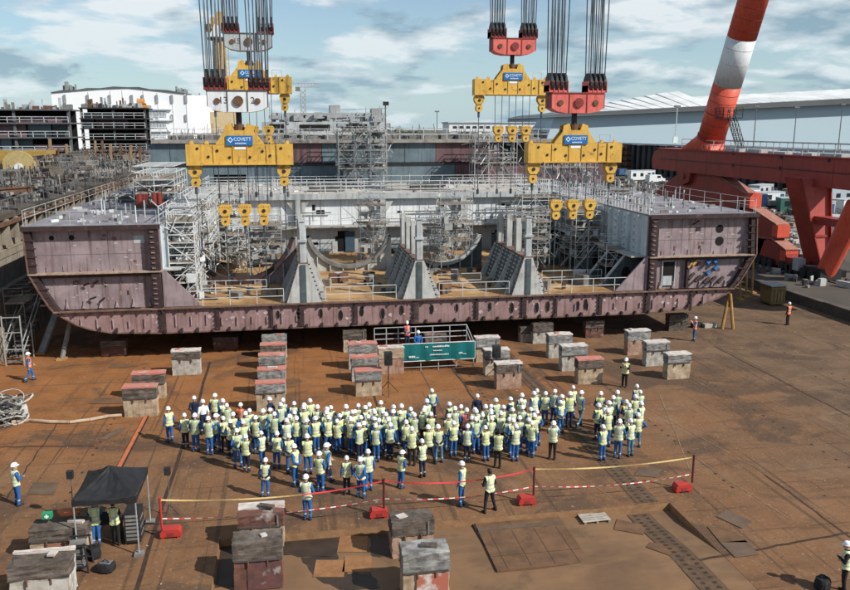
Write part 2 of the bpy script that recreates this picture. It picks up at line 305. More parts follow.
# ================================================================= SETTING
PX0, PX1, PY1 = -3.0, 14.9, 28.2      # shallow pit at the near end of the dock floor
def floor_material():
    m = bpy.data.materials.new('dock floor rust'); m.use_nodes = True; t = m.node_tree; b = t.nodes['Principled BSDF']
    b.inputs['Roughness'].default_value = .9; b.inputs['Specular IOR Level'].default_value = .2
    tcn = t.nodes.new('ShaderNodeTexCoord'); V = tcn.outputs['Object']
    def node(k, **kw):
        n = t.nodes.new(k)
        for a, c in kw.items(): setattr(n, a, c)
        return n
    def noise(s, det=8, rough=.6, sc=None, loc=(0, 0, 0), dist=0):
        v = V
        mpn = node('ShaderNodeMapping'); mpn.inputs['Scale'].default_value = sc or (1, 1, 1); mpn.inputs['Location'].default_value = loc
        t.links.new(V, mpn.inputs[0]); n = node('ShaderNodeTexNoise'); n.inputs['Scale'].default_value = s; n.inputs['Detail'].default_value = det
        n.inputs['Roughness'].default_value = rough; n.inputs['Distortion'].default_value = dist; t.links.new(mpn.outputs[0], n.inputs['Vector']); return n.outputs['Fac']
    def rng(src, a, c, lo=0, hi=1):
        r = node('ShaderNodeMapRange'); r.inputs[1].default_value = a; r.inputs[2].default_value = c; r.inputs[3].default_value = lo; r.inputs[4].default_value = hi
        t.links.new(src, r.inputs[0]); return r.outputs[0]
    def math_(op, a, c):
        n = node('ShaderNodeMath', operation=op)
        for i, x in enumerate((a, c)):
            if isinstance(x, (int, float)): n.inputs[i].default_value = x
            else: t.links.new(x, n.inputs[i])
        return n.outputs[0]
    def mix(f, a, c):
        x = node('ShaderNodeMix', data_type='RGBA')
        for s_, val in ((x.inputs['Factor'], f), (x.inputs[6], a), (x.inputs[7], c)):
            if isinstance(val, tuple): s_.default_value = (*val, 1)
            elif isinstance(val, (int, float)): s_.default_value = val
            else: t.links.new(val, s_)
        return x.outputs[2]
    sp = node('ShaderNodeSeparateXYZ'); t.links.new(V, sp.inputs[0]); X = sp.outputs[0]; Y = sp.outputs[1]
    nl = noise(.09, 5)
    # strongest rust towards the hull, worn grey brown towards the right and near side
    wx = rng(math_('ADD', X, rng(nl, 0, 1, -14, 14)), 10, 27)
    wy = rng(math_('ADD', Y, rng(nl, 0, 1, -12, 12)), 34, 43, 1, 0)
    worn = math_('MAXIMUM', wx, math_('MULTIPLY', wy, .62))
    orange = mix(rng(noise(.5), .3, .7), (.30, .128, .044), (.205, .084, .030))
    grey = mix(rng(noise(.45, loc=(9, 3, 0)), .32, .68), (.175, .110, .066), (.115, .072, .045))
    col = mix(worn, orange, grey)
    col = mix(math_('MULTIPLY', rng(noise(.32, 10, .68, loc=(5, 1, 2), dist=.6), .54, .66), .55), col, (.085, .048, .028))
    col = mix(math_('MULTIPLY', rng(noise(1.6, 9, .7, loc=(2, 8, 2)), .56, .68), .5), col, (.25, .145, .075))
    col = mix(math_('MULTIPLY', rng(noise(.7, 9, .7, sc=(.25, 2.2, 1), loc=(7, 8, 2)), .56, .70), .55), col, (.07, .042, .027))
    col = mix(math_('MULTIPLY', rng(noise(.7, 9, .7, sc=(2.6, .22, 1), loc=(1, 4, 2)), .57, .70), .5), col, (.085, .05, .03))
    col = mix(math_('MULTIPLY', rng(noise(9, 4, .7), .58, .68), .6), col, (.05, .03, .02))
    col = mix(math_('MULTIPLY', rng(noise(.16, 7, .62, loc=(11, 2, 5), dist=1.2), .52, .60), .7), col, (.075, .05, .035))
    col = mix(math_('MULTIPLY', rng(noise(.22, 8, .66, loc=(21, 12, 5), dist=.8), .58, .66), .45), col, (.23, .15, .09))
    col = mix(math_('MULTIPLY', rng(noise(1.1, 3, .5, sc=(2.6, .05, 1), loc=(6, 0, 0)), .60, .66), .6), col, (.065, .042, .028))
    col = mix(math_('MULTIPLY', rng(noise(1.1, 3, .5, sc=(.07, 3.0, 1), loc=(3, 9, 0)), .62, .67), .5), col, (.08, .05, .033))
    col = mix(math_('MULTIPLY', rng(noise(7, 4, .7, loc=(3, 3, 0)), .60, .70), .6), col, (.42, .33, .24))
    br = node('ShaderNodeTexBrick'); br.offset = .5; br.inputs['Scale'].default_value = 1; br.inputs['Brick Width'].default_value = 7.3; br.inputs['Row Height'].default_value = 3.65
    br.inputs['Mortar Size'].default_value = .035; br.inputs['Mortar Smooth'].default_value = .2
    wv = node('ShaderNodeVectorMath', operation='ADD'); t.links.new(V, wv.inputs[0])
    nn = node('ShaderNodeTexNoise'); nn.inputs['Scale'].default_value = .8; t.links.new(V, nn.inputs['Vector'])
    sc_ = node('ShaderNodeVectorMath', operation='SCALE'); sc_.inputs['Scale'].default_value = .12; t.links.new(nn.outputs['Color'], sc_.inputs[0]); t.links.new(sc_.outputs[0], wv.inputs[1])
    t.links.new(wv.outputs[0], br.inputs['Vector'])
    seam = math_('MULTIPLY', br.outputs['Fac'], rng(noise(.35, 4, .6, loc=(4, 4, 4)), .42, .6))
    col = mix(math_('MULTIPLY', seam, .5), col, (.05, .03, .02))
    b2 = node('ShaderNodeTexBrick'); b2.offset = .37; b2.inputs['Scale'].default_value = 1; b2.inputs['Brick Width'].default_value = 2.1; b2.inputs['Row Height'].default_value = 1.83; b2.inputs['Mortar Size'].default_value = .018
    t.links.new(wv.outputs[0], b2.inputs['Vector'])
    col = mix(math_('MULTIPLY', math_('MULTIPLY', b2.outputs['Fac'], rng(noise(.5, 4, .6, loc=(14, 4, 4)), .55, .65)), .3), col, (.055, .035, .025))
    t.links.new(col, b.inputs['Base Color'])
    bp = node('ShaderNodeBump'); bp.inputs['Strength'].default_value = .35; bp.inputs['Distance'].default_value = .05
    t.links.new(math_('ADD', noise(2.2, 10, .7), math_('MULTIPLY', noise(14, 5, .7), .4)), bp.inputs['Height']); t.links.new(bp.outputs[0], b.inputs['Normal'])
    return m
FLOORM = floor_material()
fl = MB()
for x0, x1, y0, y1 in ((-19, PX0, -40, PY1), (PX1, 44, -40, PY1), (-19, PX0, PY1, 150), (PX0, PX1, PY1, 150), (PX1, 44, PY1, 150)):
    fl.add([(x0,y0,0),(x1,y0,0),(x1,y1,0),(x0,y1,0)], [[0,1,2,3]])
structure(fl, 'dock_floor', FLOORM)
pit = MB(); nx, ny = 36, 30
def pz(x, y):
    sx = min(1, max(0, (x-8.5)/4)); sy = min(1, max(0, (PY1-1.0-y)/3.0)); return -.30+.292*sx*sy
for i in range(nx+1):
    for j in range(ny+1):
        x = PX0+(PX1-PX0)*i/nx; y = PY1-(22 if j > 18 else 9)*0-(j*.35 if j <= 24 else 24*.35+(j-24)*8); pit.v.append((x, y, pz(x, y)))
for i in range(nx):
    for j in range(ny):
        a = i*(ny+1)+j; pit.f.append([a, a+1, a+ny+2, a+ny+1]); pit.m.append(0)
structure(pit, 'pit_floor', mat('pit floor', (.215, .122, .062), (.14, .082, .046), .8, scale=.35, spot=.5, sp=(.075, .05, .033), spscale=.5, streak=.5, sc=(.27, .155, .075), sscale=(.5, 1.6, 1), bump=.4))
pw = MB()
pw.add([(PX0,PY1,-.5),(PX1,PY1,-.5),(PX1,PY1,-.001),(PX0,PY1,-.001)], [[0,1,2,3]])
pw.add([(PX0,-30,-.5),(PX0,PY1,-.5),(PX0,PY1,-.001),(PX0,-30,-.001)], [[0,1,2,3]])
pw.add([(PX1,-30,-.5),(PX1,PY1,-.5),(PX1,PY1,-.001),(PX1,-30,-.001)], [[0,1,2,3]])
structure(pw, 'pit_edge', mat('pit edge', (.30, .17, .085), (.2, .11, .055), .9, bump=.4))
g = MB(); g.add([(-4000,-400,-1.5),(4000,-400,-1.5),(4000,7000,-1.5),(-4000,7000,-1.5)], [[0,1,2,3]]); structure(g, 'ground', EARTH)
q = MB(); q.box(44.05, 900, -60, 900, -1.4, .8); structure(q, 'quay_ground', QUAY)
ap = MB(); ap.box(-900, -23.5, -60, 900, -1.4, 9.0); structure(ap, 'apron_ground', APRON)
b_ = MB(); b_.box(-23.4, 44, 150, 900, -1.4, 3.0); structure(b_, 'dock_head_ground', QUAY)
# painted and worn lines, each a thin sheet
def sheet(mb, pts, w, z, mi=0):
    for a, b in zip(pts, pts[1:]):
        d = Vector((b[0]-a[0], b[1]-a[1], 0)).normalized(); n = Vector((-d.y, d.x, 0))*w/2
        mb.add([(a[0]-n.x,a[1]-n.y,z),(b[0]-n.x,b[1]-n.y,z),(b[0]+n.x,b[1]+n.y,z),(a[0]+n.x,a[1]+n.y,z)], [[0,1,2,3]], mi)
SEAM = mat('floor seam', (.035, .022, .016), (.06, .035, .022), .95)
CHALK = mat('worn pale line', (.30, .195, .105), (.17, .105, .06), .9, scale=3)
ln = MB()
def wob(p, q, k=14, a=.05): return [(p[0]+(q[0]-p[0])*i/k+rnd.uniform(-a, a), p[1]+(q[1]-p[1])*i/k+rnd.uniform(-a, a)) for i in range(k+1)]
for x, y0, y1, w in ((-5.45, 22, 52, .16), (4.4, 38, 53, .13), (9.9, 38, 52, .12), (29, 26, 50, .12), (20.3, 22, 30, .1)):
    sheet(ln, wob((x, y0), (x, y1)), w, .004)
sheet(ln, wob(G(0, 447)[:2], G(95, 446)[:2]), .12, .008); sheet(ln, wob(G(700, 560)[:2], G(850, 533)[:2]), .12, .008)
sheet(ln, wob(G(5, 500)[:2], G(60, 420)[:2]), .06, .008)
structure(ln, 'floor_seam_lines', SEAM)
ln = MB()
for (a, b) in (((632, 400), (760, 470)), ((660, 395), (690, 470)), ((690, 455), (790, 520)), ((40, 402), (110, 398)), ((575, 472), (612, 498)), ((770, 400), (850, 440)), ((245, 452), (300, 470))):
    sheet(ln, wob(G(*a)[:2], G(*b)[:2], 10, .04), .045, .012)
structure(ln, 'floor_paint_lines', CHALK)
s = MB()
for i in range(1100):
    x = rnd.uniform(-16, 42); y = rnd.uniform(23, 62)
    if PX0-.3 < x < PX1+.3 and y < PY1+.3: continue
    k = rnd.choice((.012, .015, .02, .025, .04)); s.obox((x, y, .001), (k*rnd.uniform(.8, 2.6), k, k*.5), rnd.uniform(0, 3), i % 2)
tag(s.build('floor_debris', [mat('pale chips', (.45, .38, .30), (.30, .22, .15), .9), mat('dark chips', (.05, .035, .025), (.08, .05, .035), .9)]), 'small chips and scraps littering the dock floor', 'debris', kind='stuff')
s = MB()
for x, y0, y1, st_ in ((4.9, 36, 53, .5), (10.6, 35, 53, .6), (-9.5, 30, 52, .8), (18.2, 29, 52, .7), (24.5, 30, 50, .9), (33, 28, 52, 1.1)):
    y = y0
    while y < y1: s.box(x-.05, x+.06, y, y+.16, .002, .009); y += st_*rnd.choice((1, 1, 1, 2.5))
structure(s, 'floor_slots', SEAM)
# pierced rail tracks let into the floor
tr = MB(); th = MB()
for x0, ya, yb in ((13.55, 28.35, 53), (12.75, 19, 28.1)):
    z = .016 if ya > 28 else None
    k = int((yb-ya)/.9); x0 += 0 if z else .25
    for i in range(k):
        y0 = ya+i*.9; y1 = y0+.9
        z0, z1 = (.016, .016) if z else (pz(x0, y0)+.02, pz(x0, y1)+.02)
        tr.add([(x0,y0,z0),(x0+.95,y0,z0),(x0+.95,y1,z1),(x0,y1,z1)], [[0,1,2,3]])
        for xx in (.2, .62):
            for yy in (.08, .38, .68):
                zz_ = z0+(z1-z0)*(yy/.9)+.005
                th.add([(x0+xx,y0+yy,zz_),(x0+xx+.15,y0+yy,zz_),(x0+xx+.15,y0+yy+.14,zz_),(x0+xx,y0+yy+.14,zz_)], [[0,1,2,3]])
structure(tr, 'floor_rail_track', mat('track steel', (.125, .078, .045), (.08, .05, .03), .8, bump=.3)); structure(th, 'floor_track_holes', SEAM)

# ---------------------------------------------------------------- dock walls
dw = thing('dock_wall', (-20, 60, 0), 'long stepped tan concrete dock wall with a dark coping, along the left of the dock', 'wall')
w = MB(); n_ = 30
def wx(y): return -20-.012*(y-55)
steps = [(0, 2.1, 1.15), (2.1, 4.3, .8), (4.3, 6.6, .4), (6.6, 8.7, 0)]
for z0, z1, o in steps:
    for i in range(24):
        y0 = -10+i*9; y1 = y0+8.94; xo = o+rnd.uniform(-.03, .03)
        w.prism([(wx(y0)-5, y0), (wx(y0)+xo, y0), (wx(y1)+xo, y1), (wx(y1)-5, y1)], 'z', z0+.03, z1)
w.build('wall_face', CONC, dw)
w = MB()
w.prism([(wx(-10)-5, -10), (wx(-10)+.35, -10), (wx(206)+.35, 206), (wx(206)-5, 206)], 'z', 8.72, 9.12)
w.build('coping', mat('coping', (.10, .08, .065), (.06, .05, .04), .9, scale=.8, spot=.5, bump=.4), dw)
w = MB()
for i in range(70):
    y = 58+i*2.1; w.box(wx(y)+.0, wx(y)+.5, y, y+.35, 6.7+rnd.uniform(0, .6), 8.72)
w.build('buttress', CONC, dw)
w = MB(); w.prism([(wx(50)+.36, 50), (wx(50)+.62, 50), (wx(206)+.62, 206), (wx(206)+.36, 206)], 'z', 8.35, 8.6)
w.build('pipe_channel', RUST, dw)
w = MB()
for a, b in ((50, 86), (86, 130), (130, 200)): w.rail((wx(a)+.1, a, 9.12), (wx(b)+.1, b, 9.12), .9, 1.5, 1, .03)
w.build('railing', GALVD, dw)
kerb = thing('quay_kerb', (44, 60, 0), 'dark low concrete kerb wall along the edge of the right quay', 'kerb')
w = MB()
for i in range(30):
    y = -20+i*5.6; w.box(43.3, 44.02, y, y+5.55, -.3, .88+rnd.uniform(-.03, .03))
w.build('kerb_block_row', CONCD, kerb)

# ================================================================= FRONT HULL SECTION
XL, XR, YF, YB = -16.4, 33.4, 53.0, 75.0
ZT, ZM, ZD = 3.45, 5.95, 8.95
ILX, IRX = -8.3, 25.2
hs = thing('hull_section', (8.5, 53, 1.8), 'big purple primed ship hull ring section resting on keel blocks in the dock', 'ship hull')
Lb = [(-8.47, 1.84), (-11.7, 2.0), (-12.97, 2.28), (-13.8, 2.62), (-14.7, 3.2), (-15.05, 3.45)]
Rb = [(31.9, 3.45), (31.4, 3.1), (30.75, 2.8), (29.6, 2.36), (28.2, 2.08), (25.3, 1.88)]
m = MB(); m.prism(Lb+Rb, 'y', YF+.12, YB)
m.build('double_bottom', HULLR, hs)
# lip of the bottom plating and tank top edges
m = MB()
bot = Lb[::-1][0:]; pts = Lb[::-1]+[(25.3, 1.88)]+Rb[::-1][1:]
pts = [(-15.05, 3.45)]+Lb[::-1][1:]+Rb[::-1]
for a, b in zip(pts, pts[1:]): m.bar((a[0], YF+.05, a[1]-.03), (b[0], YF+.05, b[1]-.03), .055, 4)
m.build('bottom_edge', RUSTE, hs)
m = MB(); m.box(-15.1, 31.95, YF-.12, YF+.15, ZT-.02, ZT+.07); m.build('tank_top_edge', RUSTE, hs)
for i in range(54):                                     # bracket tabs below the bottom edge and below tank top
    x = -12.4+i*1.02
    if x > 30.2: break
    zb = 1.84 if -8.4 < x < 25.3 else (1.84+.06*max(0, -8.4-x)**1.6*.5 if x < 0 else 1.88+.045*(x-25.3)**1.75)
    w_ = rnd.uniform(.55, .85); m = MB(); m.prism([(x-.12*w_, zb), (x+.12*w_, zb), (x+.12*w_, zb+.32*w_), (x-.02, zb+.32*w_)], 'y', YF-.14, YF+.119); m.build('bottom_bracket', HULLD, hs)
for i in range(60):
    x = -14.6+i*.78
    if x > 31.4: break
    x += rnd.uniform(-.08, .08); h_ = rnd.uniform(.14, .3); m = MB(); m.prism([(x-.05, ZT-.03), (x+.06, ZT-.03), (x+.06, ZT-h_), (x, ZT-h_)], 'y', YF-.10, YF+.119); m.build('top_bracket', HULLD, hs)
for i in range(46):
    x = -13.5+i*.98
    if x > 30: break
    if 1 < x < 19: continue
    m = MB(); m.box(x-.025, x+.025, YF+.02, YF+.118, max(2.15, 1.95+.05*max(0, -9-x)**1.5)+rnd.uniform(0, .15), ZT-.45-rnd.uniform(0, .35))
    m.build('stiffener', mat('stiffener edge', (.40, .33, .33), (.25, .17, .17), .7), hs)
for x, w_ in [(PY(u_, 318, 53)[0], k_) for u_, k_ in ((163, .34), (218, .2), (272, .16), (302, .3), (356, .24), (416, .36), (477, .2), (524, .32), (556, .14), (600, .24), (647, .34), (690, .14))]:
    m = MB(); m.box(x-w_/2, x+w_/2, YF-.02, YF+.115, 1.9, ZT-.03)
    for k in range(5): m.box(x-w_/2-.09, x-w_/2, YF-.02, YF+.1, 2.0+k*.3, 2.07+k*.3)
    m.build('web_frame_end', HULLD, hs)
for x, z, s in [(PY(u_, 315, 53)[0]-.3, 2.83+rnd.uniform(-.13, .13), rnd.uniform(.72, .95)) for u_ in (278, 299, 321, 341, 362, 383, 402, 432, 457, 490, 512, 537, 548, 578, 586)]:
    m = MB(); x += .3; ring = [(x+.15*s*math.cos(a*math.pi/6), z-.15+.40*s*math.sin(a*math.pi/6)) for a in range(12)]
    m.prism(ring, 'y', YF+.09, YF+.118); mh = m.build('manhole', DARK, hs)
    m = MB(); rr_ = [(x+(q_[0]-x)*1.14, z-.15+(q_[1]-z+.15)*1.1) for q_ in ring]
    for k in range(12):
        if rnd.random() < .8: m.prism([ring[k], ring[(k+1) % 12], rr_[(k+1) % 12], rr_[k]], 'y', YF+.07, YF+.119)
    m.build('rim', rnd.choice((HULLD, RUSTE, GREYS)), mh)
for i in range(46):                                     # paint splashes, pale patches on the plating
    m = MB(); x = rnd.uniform(-11, 29); z = rnd.uniform(2.25, 3.1); r = rnd.uniform(.05, .17)
    m.prism([(x+r*rnd.uniform(.5, 1.3)*math.cos(a*1.05), z+r*rnd.uniform(.4, 1)*math.sin(a*1.05)) for a in range(6)], 'y', YF+.100, YF+.117); m.build('paint_patch', mat('paint patch', (.50, .47, .46), (.32, .25, .25), .7), hs)

# wing blocks
LP = [(-16.45, 8.85), (-16.35, 6.0), (-15.9, 4.97), (-15.35, 3.9), (-15.1, 3.53), (ILX, 3.53), (ILX, 8.85)]
RP = [(33.3, 8.85), (33.5, 6.0), (32.8, 4.7), (32.3, 3.9), (31.95, 3.53), (IRX, 3.53), (IRX, 8.85)]
for side, P, xin, xo in (('l', LP, ILX, -16.45), ('r', RP, IRX, 33.35)):
    m = MB(); m.prism(P, 'y', YF+.42, YF+.60); m.build('wing_bulkhead', HULL, hs)
    m = MB()
    for a, b in zip(P[:5], P[1:5]): m.prism([a, b, (b[0]+(.06 if side == 'l' else -.06), b[1]), (a[0]+(.06 if side == 'l' else -.06), a[1])], 'y', YF+.61, YB+14)
    for a, b in zip(P[:5], P[1:5]):
        s_ = .75 if side == 'l' else -.75
        m.prism([a, b, (b[0]+s_*.55, b[1]), (a[0]+s_*.55, a[1])], 'y', YF-.02, YF+.41)
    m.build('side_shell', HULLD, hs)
    m = MB()
    for a, b in zip(P[:5], P[1:5]): m.bar((a[0], YF-.05, a[1]), (b[0], YF-.05, b[1]), .06, 4)
    m.build('shell_edge', RUSTE, hs)
    x0, x1 = min(xin, xo), max(xin, xo)
    m = MB(); m.box(x0-.05, x1+.05, YF-.10, YB+14, 8.86, 8.97); m.build('wing_deck', DECK, hs)
    m = MB(); m.box(x0-.1, x1+.1, YF-.16, YF-.1, 8.7, 9.0); m.build('deck_edge', HULLD, hs)
    xm = xo+(.1 if side == 'l' else -.05)
    m = MB(); m.box(min(xm, xin)-.0, max(xm, xin), YF-.18, YF+.41, ZM-.04, ZM+.04); m.build('mid_deck_edge', mat('pale rust edge', (.42, .33, .27), (.24, .15, .1), .8), hs)
    m = MB(); m.box(min(xm, xin)+.1, max(xm, xin)-.1, YF+.2, YF+.41, ZM-.30, ZM-.05); m.build('mid_deck_stringer', HULLD, hs)
    # inner web frame with notches
    xa = xin+(-.62 if side == 'l' else .04); m = MB()
    m.box(xa, xa+.55, YF-.08, YF+.41, 3.54, ZM-.05); m.box(xa, xa+.55, YF-.08, YF+.41, ZM+.05, 8.69)
    m.build('web_frame', HULLD, hs)
    m = MB()
    for k in range(15):
        z = 3.8+k*.335
        if abs(z-ZM) > .15: m.box(xa+.08, xa+.30, YF-.16, YF-.082, z, z+.07)
    m.build('frame_notches', mat('notch edge', (.30, .22, .19), (.13, .085, .075), .8), hs)
    for k in range(9):
        z = 3.9+k*.52
        if abs(z-ZM) > .2:
            m = MB(); xb = xo+(.35 if z > 5 else .9)*(1 if side == 'l' else -1); m.box(xb-.28, xb+.28, YF-.07, YF+.2, z, z+.07); m.build('shell_rib', HULLD, hs)
    m = MB()
    for k in range(7):
        x = x0+1.1+k*1.02
        m.box(x-.02, x+.02, YF+.35, YF+.418, 3.75, 4.0+rnd.uniform(0, .3)); m.box(x-.02, x+.02, YF+.36, YF+.418, ZM+.1, ZM+.2+rnd.uniform(0, .35)); m.box(x+.3, x+.33, YF+.36, YF+.418, ZM-.8, ZM-.35)
        m.prism([(x-.1, 3.6), (x+.1, 3.6), (x, 3.95)], 'y', YF+.30, YF+.415)
    m.build('stiffeners', mat('stiffener edge', (.40, .33, .33), (.25, .17, .17), .7), hs)
    m = MB()                                            # weld seams, a little darker than the plate
    for zz_ in (7.1,): m.box(x0+.6, x1-.7, YF+.41, YF+.4195, zz_, zz_+.015)
    for xx in (x0+2.6, x0+4.9): m.box(xx, xx+.015, YF+.41, YF+.4195, 6.1, 8.6)
    m.build('weld_seams', mat('weld seam', (.12, .075, .08), (.09, .055, .06), .7), hs)
    # inner sloping bracket under the mid deck
    s_ = 1 if side == 'l' else -1
    m = MB(); m.prism([(xin, 5.9), (xin+s_*.25, 5.9), (xin+s_*2.4, 3.55), (xin, 3.55)], 'y', YF+.15, YF+.3); m.build('knee_bracket', HULL, hs)
    # longitudinal inner wall, pale, ribbed, with deck above
    m = MB(); m.box(min(xin, xin-s_*.12), max(xin, xin-s_*.12), YF+.61, YB, ZM, 8.85); m.build('inner_wall', PALEB, hs)
    m = MB()
    for k in range(12):
        y = YF+1.6+k*1.75; m.box(min(xin, xin+s_*.3), max(xin, xin+s_*.3), y, y+.09, ZM+.05, 8.8)
        for j in range(5):
            for t_ in range(2): m.box(min(xin, xin+s_*.16), max(xin, xin+s_*.16), y+.3+t_*.72, y+.68+t_*.72, ZM+.35+j*.52, ZM+.45+j*.52)
    m.build('inner_wall_ribs', WHITED if side == 'l' else PALEB, hs)
    m = MB(); m.box(min(xin-s_*2, xin+s_*1.1), max(xin-s_*2, xin+s_*1.1), YF+.61, YB, ZM-.08, ZM+.02); m.build('mid_deck', GREYW, hs)
    for k in range(7):                                  # knee webs with lightening holes along the side
        y = YF+2.2+k*2.9
        m = MB(); A = []; B_ = []
        for i in range(9):
            a = i/8*math.pi/2; f_ = i/8; A.append((xin+s_*(3.0-3.0*math.sin(a))+s_*.25, ZT+.1+2.5*(1-math.cos(a))) if side == 'l' else (xin+s_*(2.7-2.0*f_), ZT+.1+2.4*f_)); B_.append((xin-s_*.3, ZT+.1+2.45*i/8))
        m.strip(A, B_, 'y', y, y+.12); kb = m.build('knee_web', HULL if side == 'l' else TEALD, hs)
        m = MB()
        for i in range(8): m.prism([A[i], A[i+1], (A[i+1][0]+s_*.07, A[i+1][1]+.05), (A[i][0]+s_*.07, A[i][1]+.05)], 'y', y-.1, y+.2)
        m.build('flange', HULLD if side == 'l' else WHITED, kb)
        m = MB(); m.prism([(xin+s_*.75+.36*math.cos(a*math.pi/6), ZT+.95+.55*math.sin(a*math.pi/6)) for a in range(12)], 'y', y-.012, y-.002); m.build('lightening_hole', DARK, kb)
    m = MB()
    xr = (x0+.2, x1-.2)
    m.rail((x0+.15, YF+.3, 8.97), (x1-.15, YF+.3, 8.97), .9, 2.6, 1, .012)
    m.rail((xo, YF+.3, 8.97), (xo, YB+13, 8.97), 1.0, 2.4, 2, .016); m.rail((xin, YF+.4, 8.97), (xin, YB+13, 8.97), 1.1, .62 if side == 'r' else 1.8, 2, .035)
    m.build('railing', GALVW, hs)
# things fixed to the wing faces
m = MB(); m.box(-9.95, -9.3, YF+.405, YF+.418, 7.75, 8.25); m.build('marking_plate', WHITED, hs)
for x, z, s in ((30.7, 7.85, .30), (30.75, 6.95, .33), (-14.9, 8.2, .15), (-13.7, 8.2, .17)):
    m = MB(); m.disc((x, YF+.41, z), s, .02, 'y', 18); m.build('pipe_opening', DARK, hs)
m = MB(); m.box(26.45, 27.35, YF+.36, YF+.418, 3.75, 5.55); op = m.build('doorway', DARK, hs)
m = MB()
for x in (26.38, 27.36): m.box(x, x+.08, YF+.33, YF+.418, 3.7, 5.62)
m.box(26.46, 27.35, YF+.33, YF+.418, 5.56, 5.64); m.box(26.5, 27.2, YF+.34, YF+.357, 3.8, 4.5, 0); m.build('frame', WHITED, op)
m = MB()
for x in (28.2,): m.box(x, x+.2, YF+.1, YF+.41, 3.6, ZM-.32)
m.build('partition_edge', HULLD, hs)
for x, z in ((29.9, 5.45), (30.45, 5.5), (29.95, 4.65), (30.5, 5.0)):
    m = MB(); m.bar((x-.18, YF+.1, z-.1), (x+.2, YF+.3, z+.12), .13, 7); m.build('pipe_stub', mat('blue cap', (.03, .12, .30), (.025, .1, .26), .5), hs)
for x, z in ((28.9, 5.5), (28.55, 5.35), (28.7, 4.5), (29.2, 4.3), (30.4, 4.2), (31.0, 4.15), (29.9, 4.15)):
    m = MB(); m.bar((x-.3, YF+.1, z-.25), (x+.2, YF+.3, z+.15), .10, 6); m.build('pipe_stub', HULLD if z < 5 else TIMBER, hs)
for i in range(22):
    x = rnd.uniform(25.9, 32.5); z = rnd.uniform(6.4, 8.4)
    m = MB(); m.box(x, x+rnd.uniform(.05, .35), YF+.408, YF+.419, z, z+rnd.uniform(.04, .10)); m.build('chalk_mark', mat('chalk', (.5, .46, .46), (.36, .3, .3), .8), hs)
for i in range(26):
    x = rnd.uniform(-15, -9.4); z = rnd.choice((rnd.uniform(3.9, 5.5), rnd.uniform(6.3, 8.4))); m = MB(); m.box(x, x+rnd.uniform(.04, .3), YF+.408, YF+.419, z, z+rnd.uniform(.03, .09)); m.build('chalk_mark', MATS['chalk'], hs)
for i in range(34):                                     # repaired spots, each a thin welded doubler
    lw = i % 2; x = rnd.uniform(-14.5, -9.5) if lw else rnd.uniform(25.8, 32); z = rnd.choice((rnd.uniform(3.9, 5.4), rnd.uniform(6.3, 8.3))); m = MB(); w_, h_ = rnd.uniform(.08, .4), rnd.uniform(.06, .3)
    m.box(x, x+w_, YF+.412, YF+.4192, z, z+h_); m.build('doubler_plate', rnd.choice((HULLR, MAROON, HULLD, HULLR)), hs)
for (x, z, a) in ((-13.2, 5.1, .5), (-12.6, 5.2, .6), (-12.9, 4.2, .4), (-12.3, 4.0, .7), (-5.5, 7.6, .2), (28.5, 8.2, .7), (28.8, 5.2, .6)):
    m = MB(); m.bar((x, YF+.3, z), (x+.5*math.cos(a), YF+.05, z+.5*math.sin(a)), .06, 5); m.build('lifting_lug', HULLD, hs)

# tank top, A girders, pillars, circular web frames, white bulkhead, deck behind
m = MB(); m.box(ILX-1.5, IRX+1.5, YF+.16, YB, ZT+.002, ZT+.045); m.build('tank_top', OCHRE, hs)
GX = [.75, 8.6, 16.3]
for x in GX:
    m = MB(); m.prism([(x-1.15, ZT+.05), (x+1.15, ZT+.05), (x+.30, 6.15), (x-.30, 6.15)], 'y', YF+.1, YF+.3)
    a = m.build('girder_end', GREYW, hs)
    m = MB(); m.box(x-.17, x+.17, YF+.0, YF+.099, ZT+.07, 6.1); m.build('web_stripe', TEALD, a)
    m = MB()
    for sx in (-1, 1):
        for k in range(9):
            z = ZT+.3+k*.29; xx = x+sx*(1.15-.85*(z-ZT)/2.7); m.box(min(xx, xx+sx*.12), max(xx, xx+sx*.12), YF+.1, YF+.28, z, z+.06)
    m.build('edge_tabs', HULLD, a)
    m = MB(); m.prism([(x-1.1, ZT+.05), (x+1.1, ZT+.05), (x+.28, 6.1), (x-.28, 6.1)], 'y', YF+.31, YF+8.3); b = m.build('girder', TEALD, hs)
    m = MB()
    for sx in (-1, 1):
        for k in range(9):
            y = YF+.8+k*.9
            for j in range(9):
                z = ZT+.3+j*.28; xx = x+sx*(1.1-.82*(z-ZT)/2.65); m.box(min(xx, xx+sx*.05), max(xx, xx+sx*.05), y, y+.42, z, z+.09)
    m.build('girder_tabs', GREYW, b)
    for sx in (-1, 1):
        for k in range(4):
            m = MB(); y = YF+.6+k*2.5; m.prism([(x+sx*1.1, ZT+.05), (x+sx*1.6, ZT+.05), (x+sx*.36, 6.12), (x+sx*.26, 6.12)], 'y', y, y+.1); m.build('girder_rib', GREYW, b)
    m = MB(); m.box(x-.34, x+.34, YF+.1, YF+8.3, 6.152, 6.22); m.build('girder_cap', RUSTE, b)
    for k in range(4):
        y = YF+.35+k*2.5; h = 8.95 if k == 0 else 8.6
        m = MB(); m.box(x-.17, x+.17, y-.13, y+.13, 6.225, h); m.box(x-.26, x+.26, y-.03, y+.03, 6.23, h-.4)
        if k == 0: m.box(x-.3, x+.3, y-.25, y+.25, 7.6, 7.75); m.box(x-.22, x+.22, y-.2, y+.2, h, h+.06)
        m.build('pillar', GREYW if k else WHITED, hs)
bays = [(ILX+.2, GX[0]-.3), (GX[0]+.3, GX[1]-.3), (GX[1]+.3, GX[2]-.3), (GX[2]+.3, IRX-.2)]
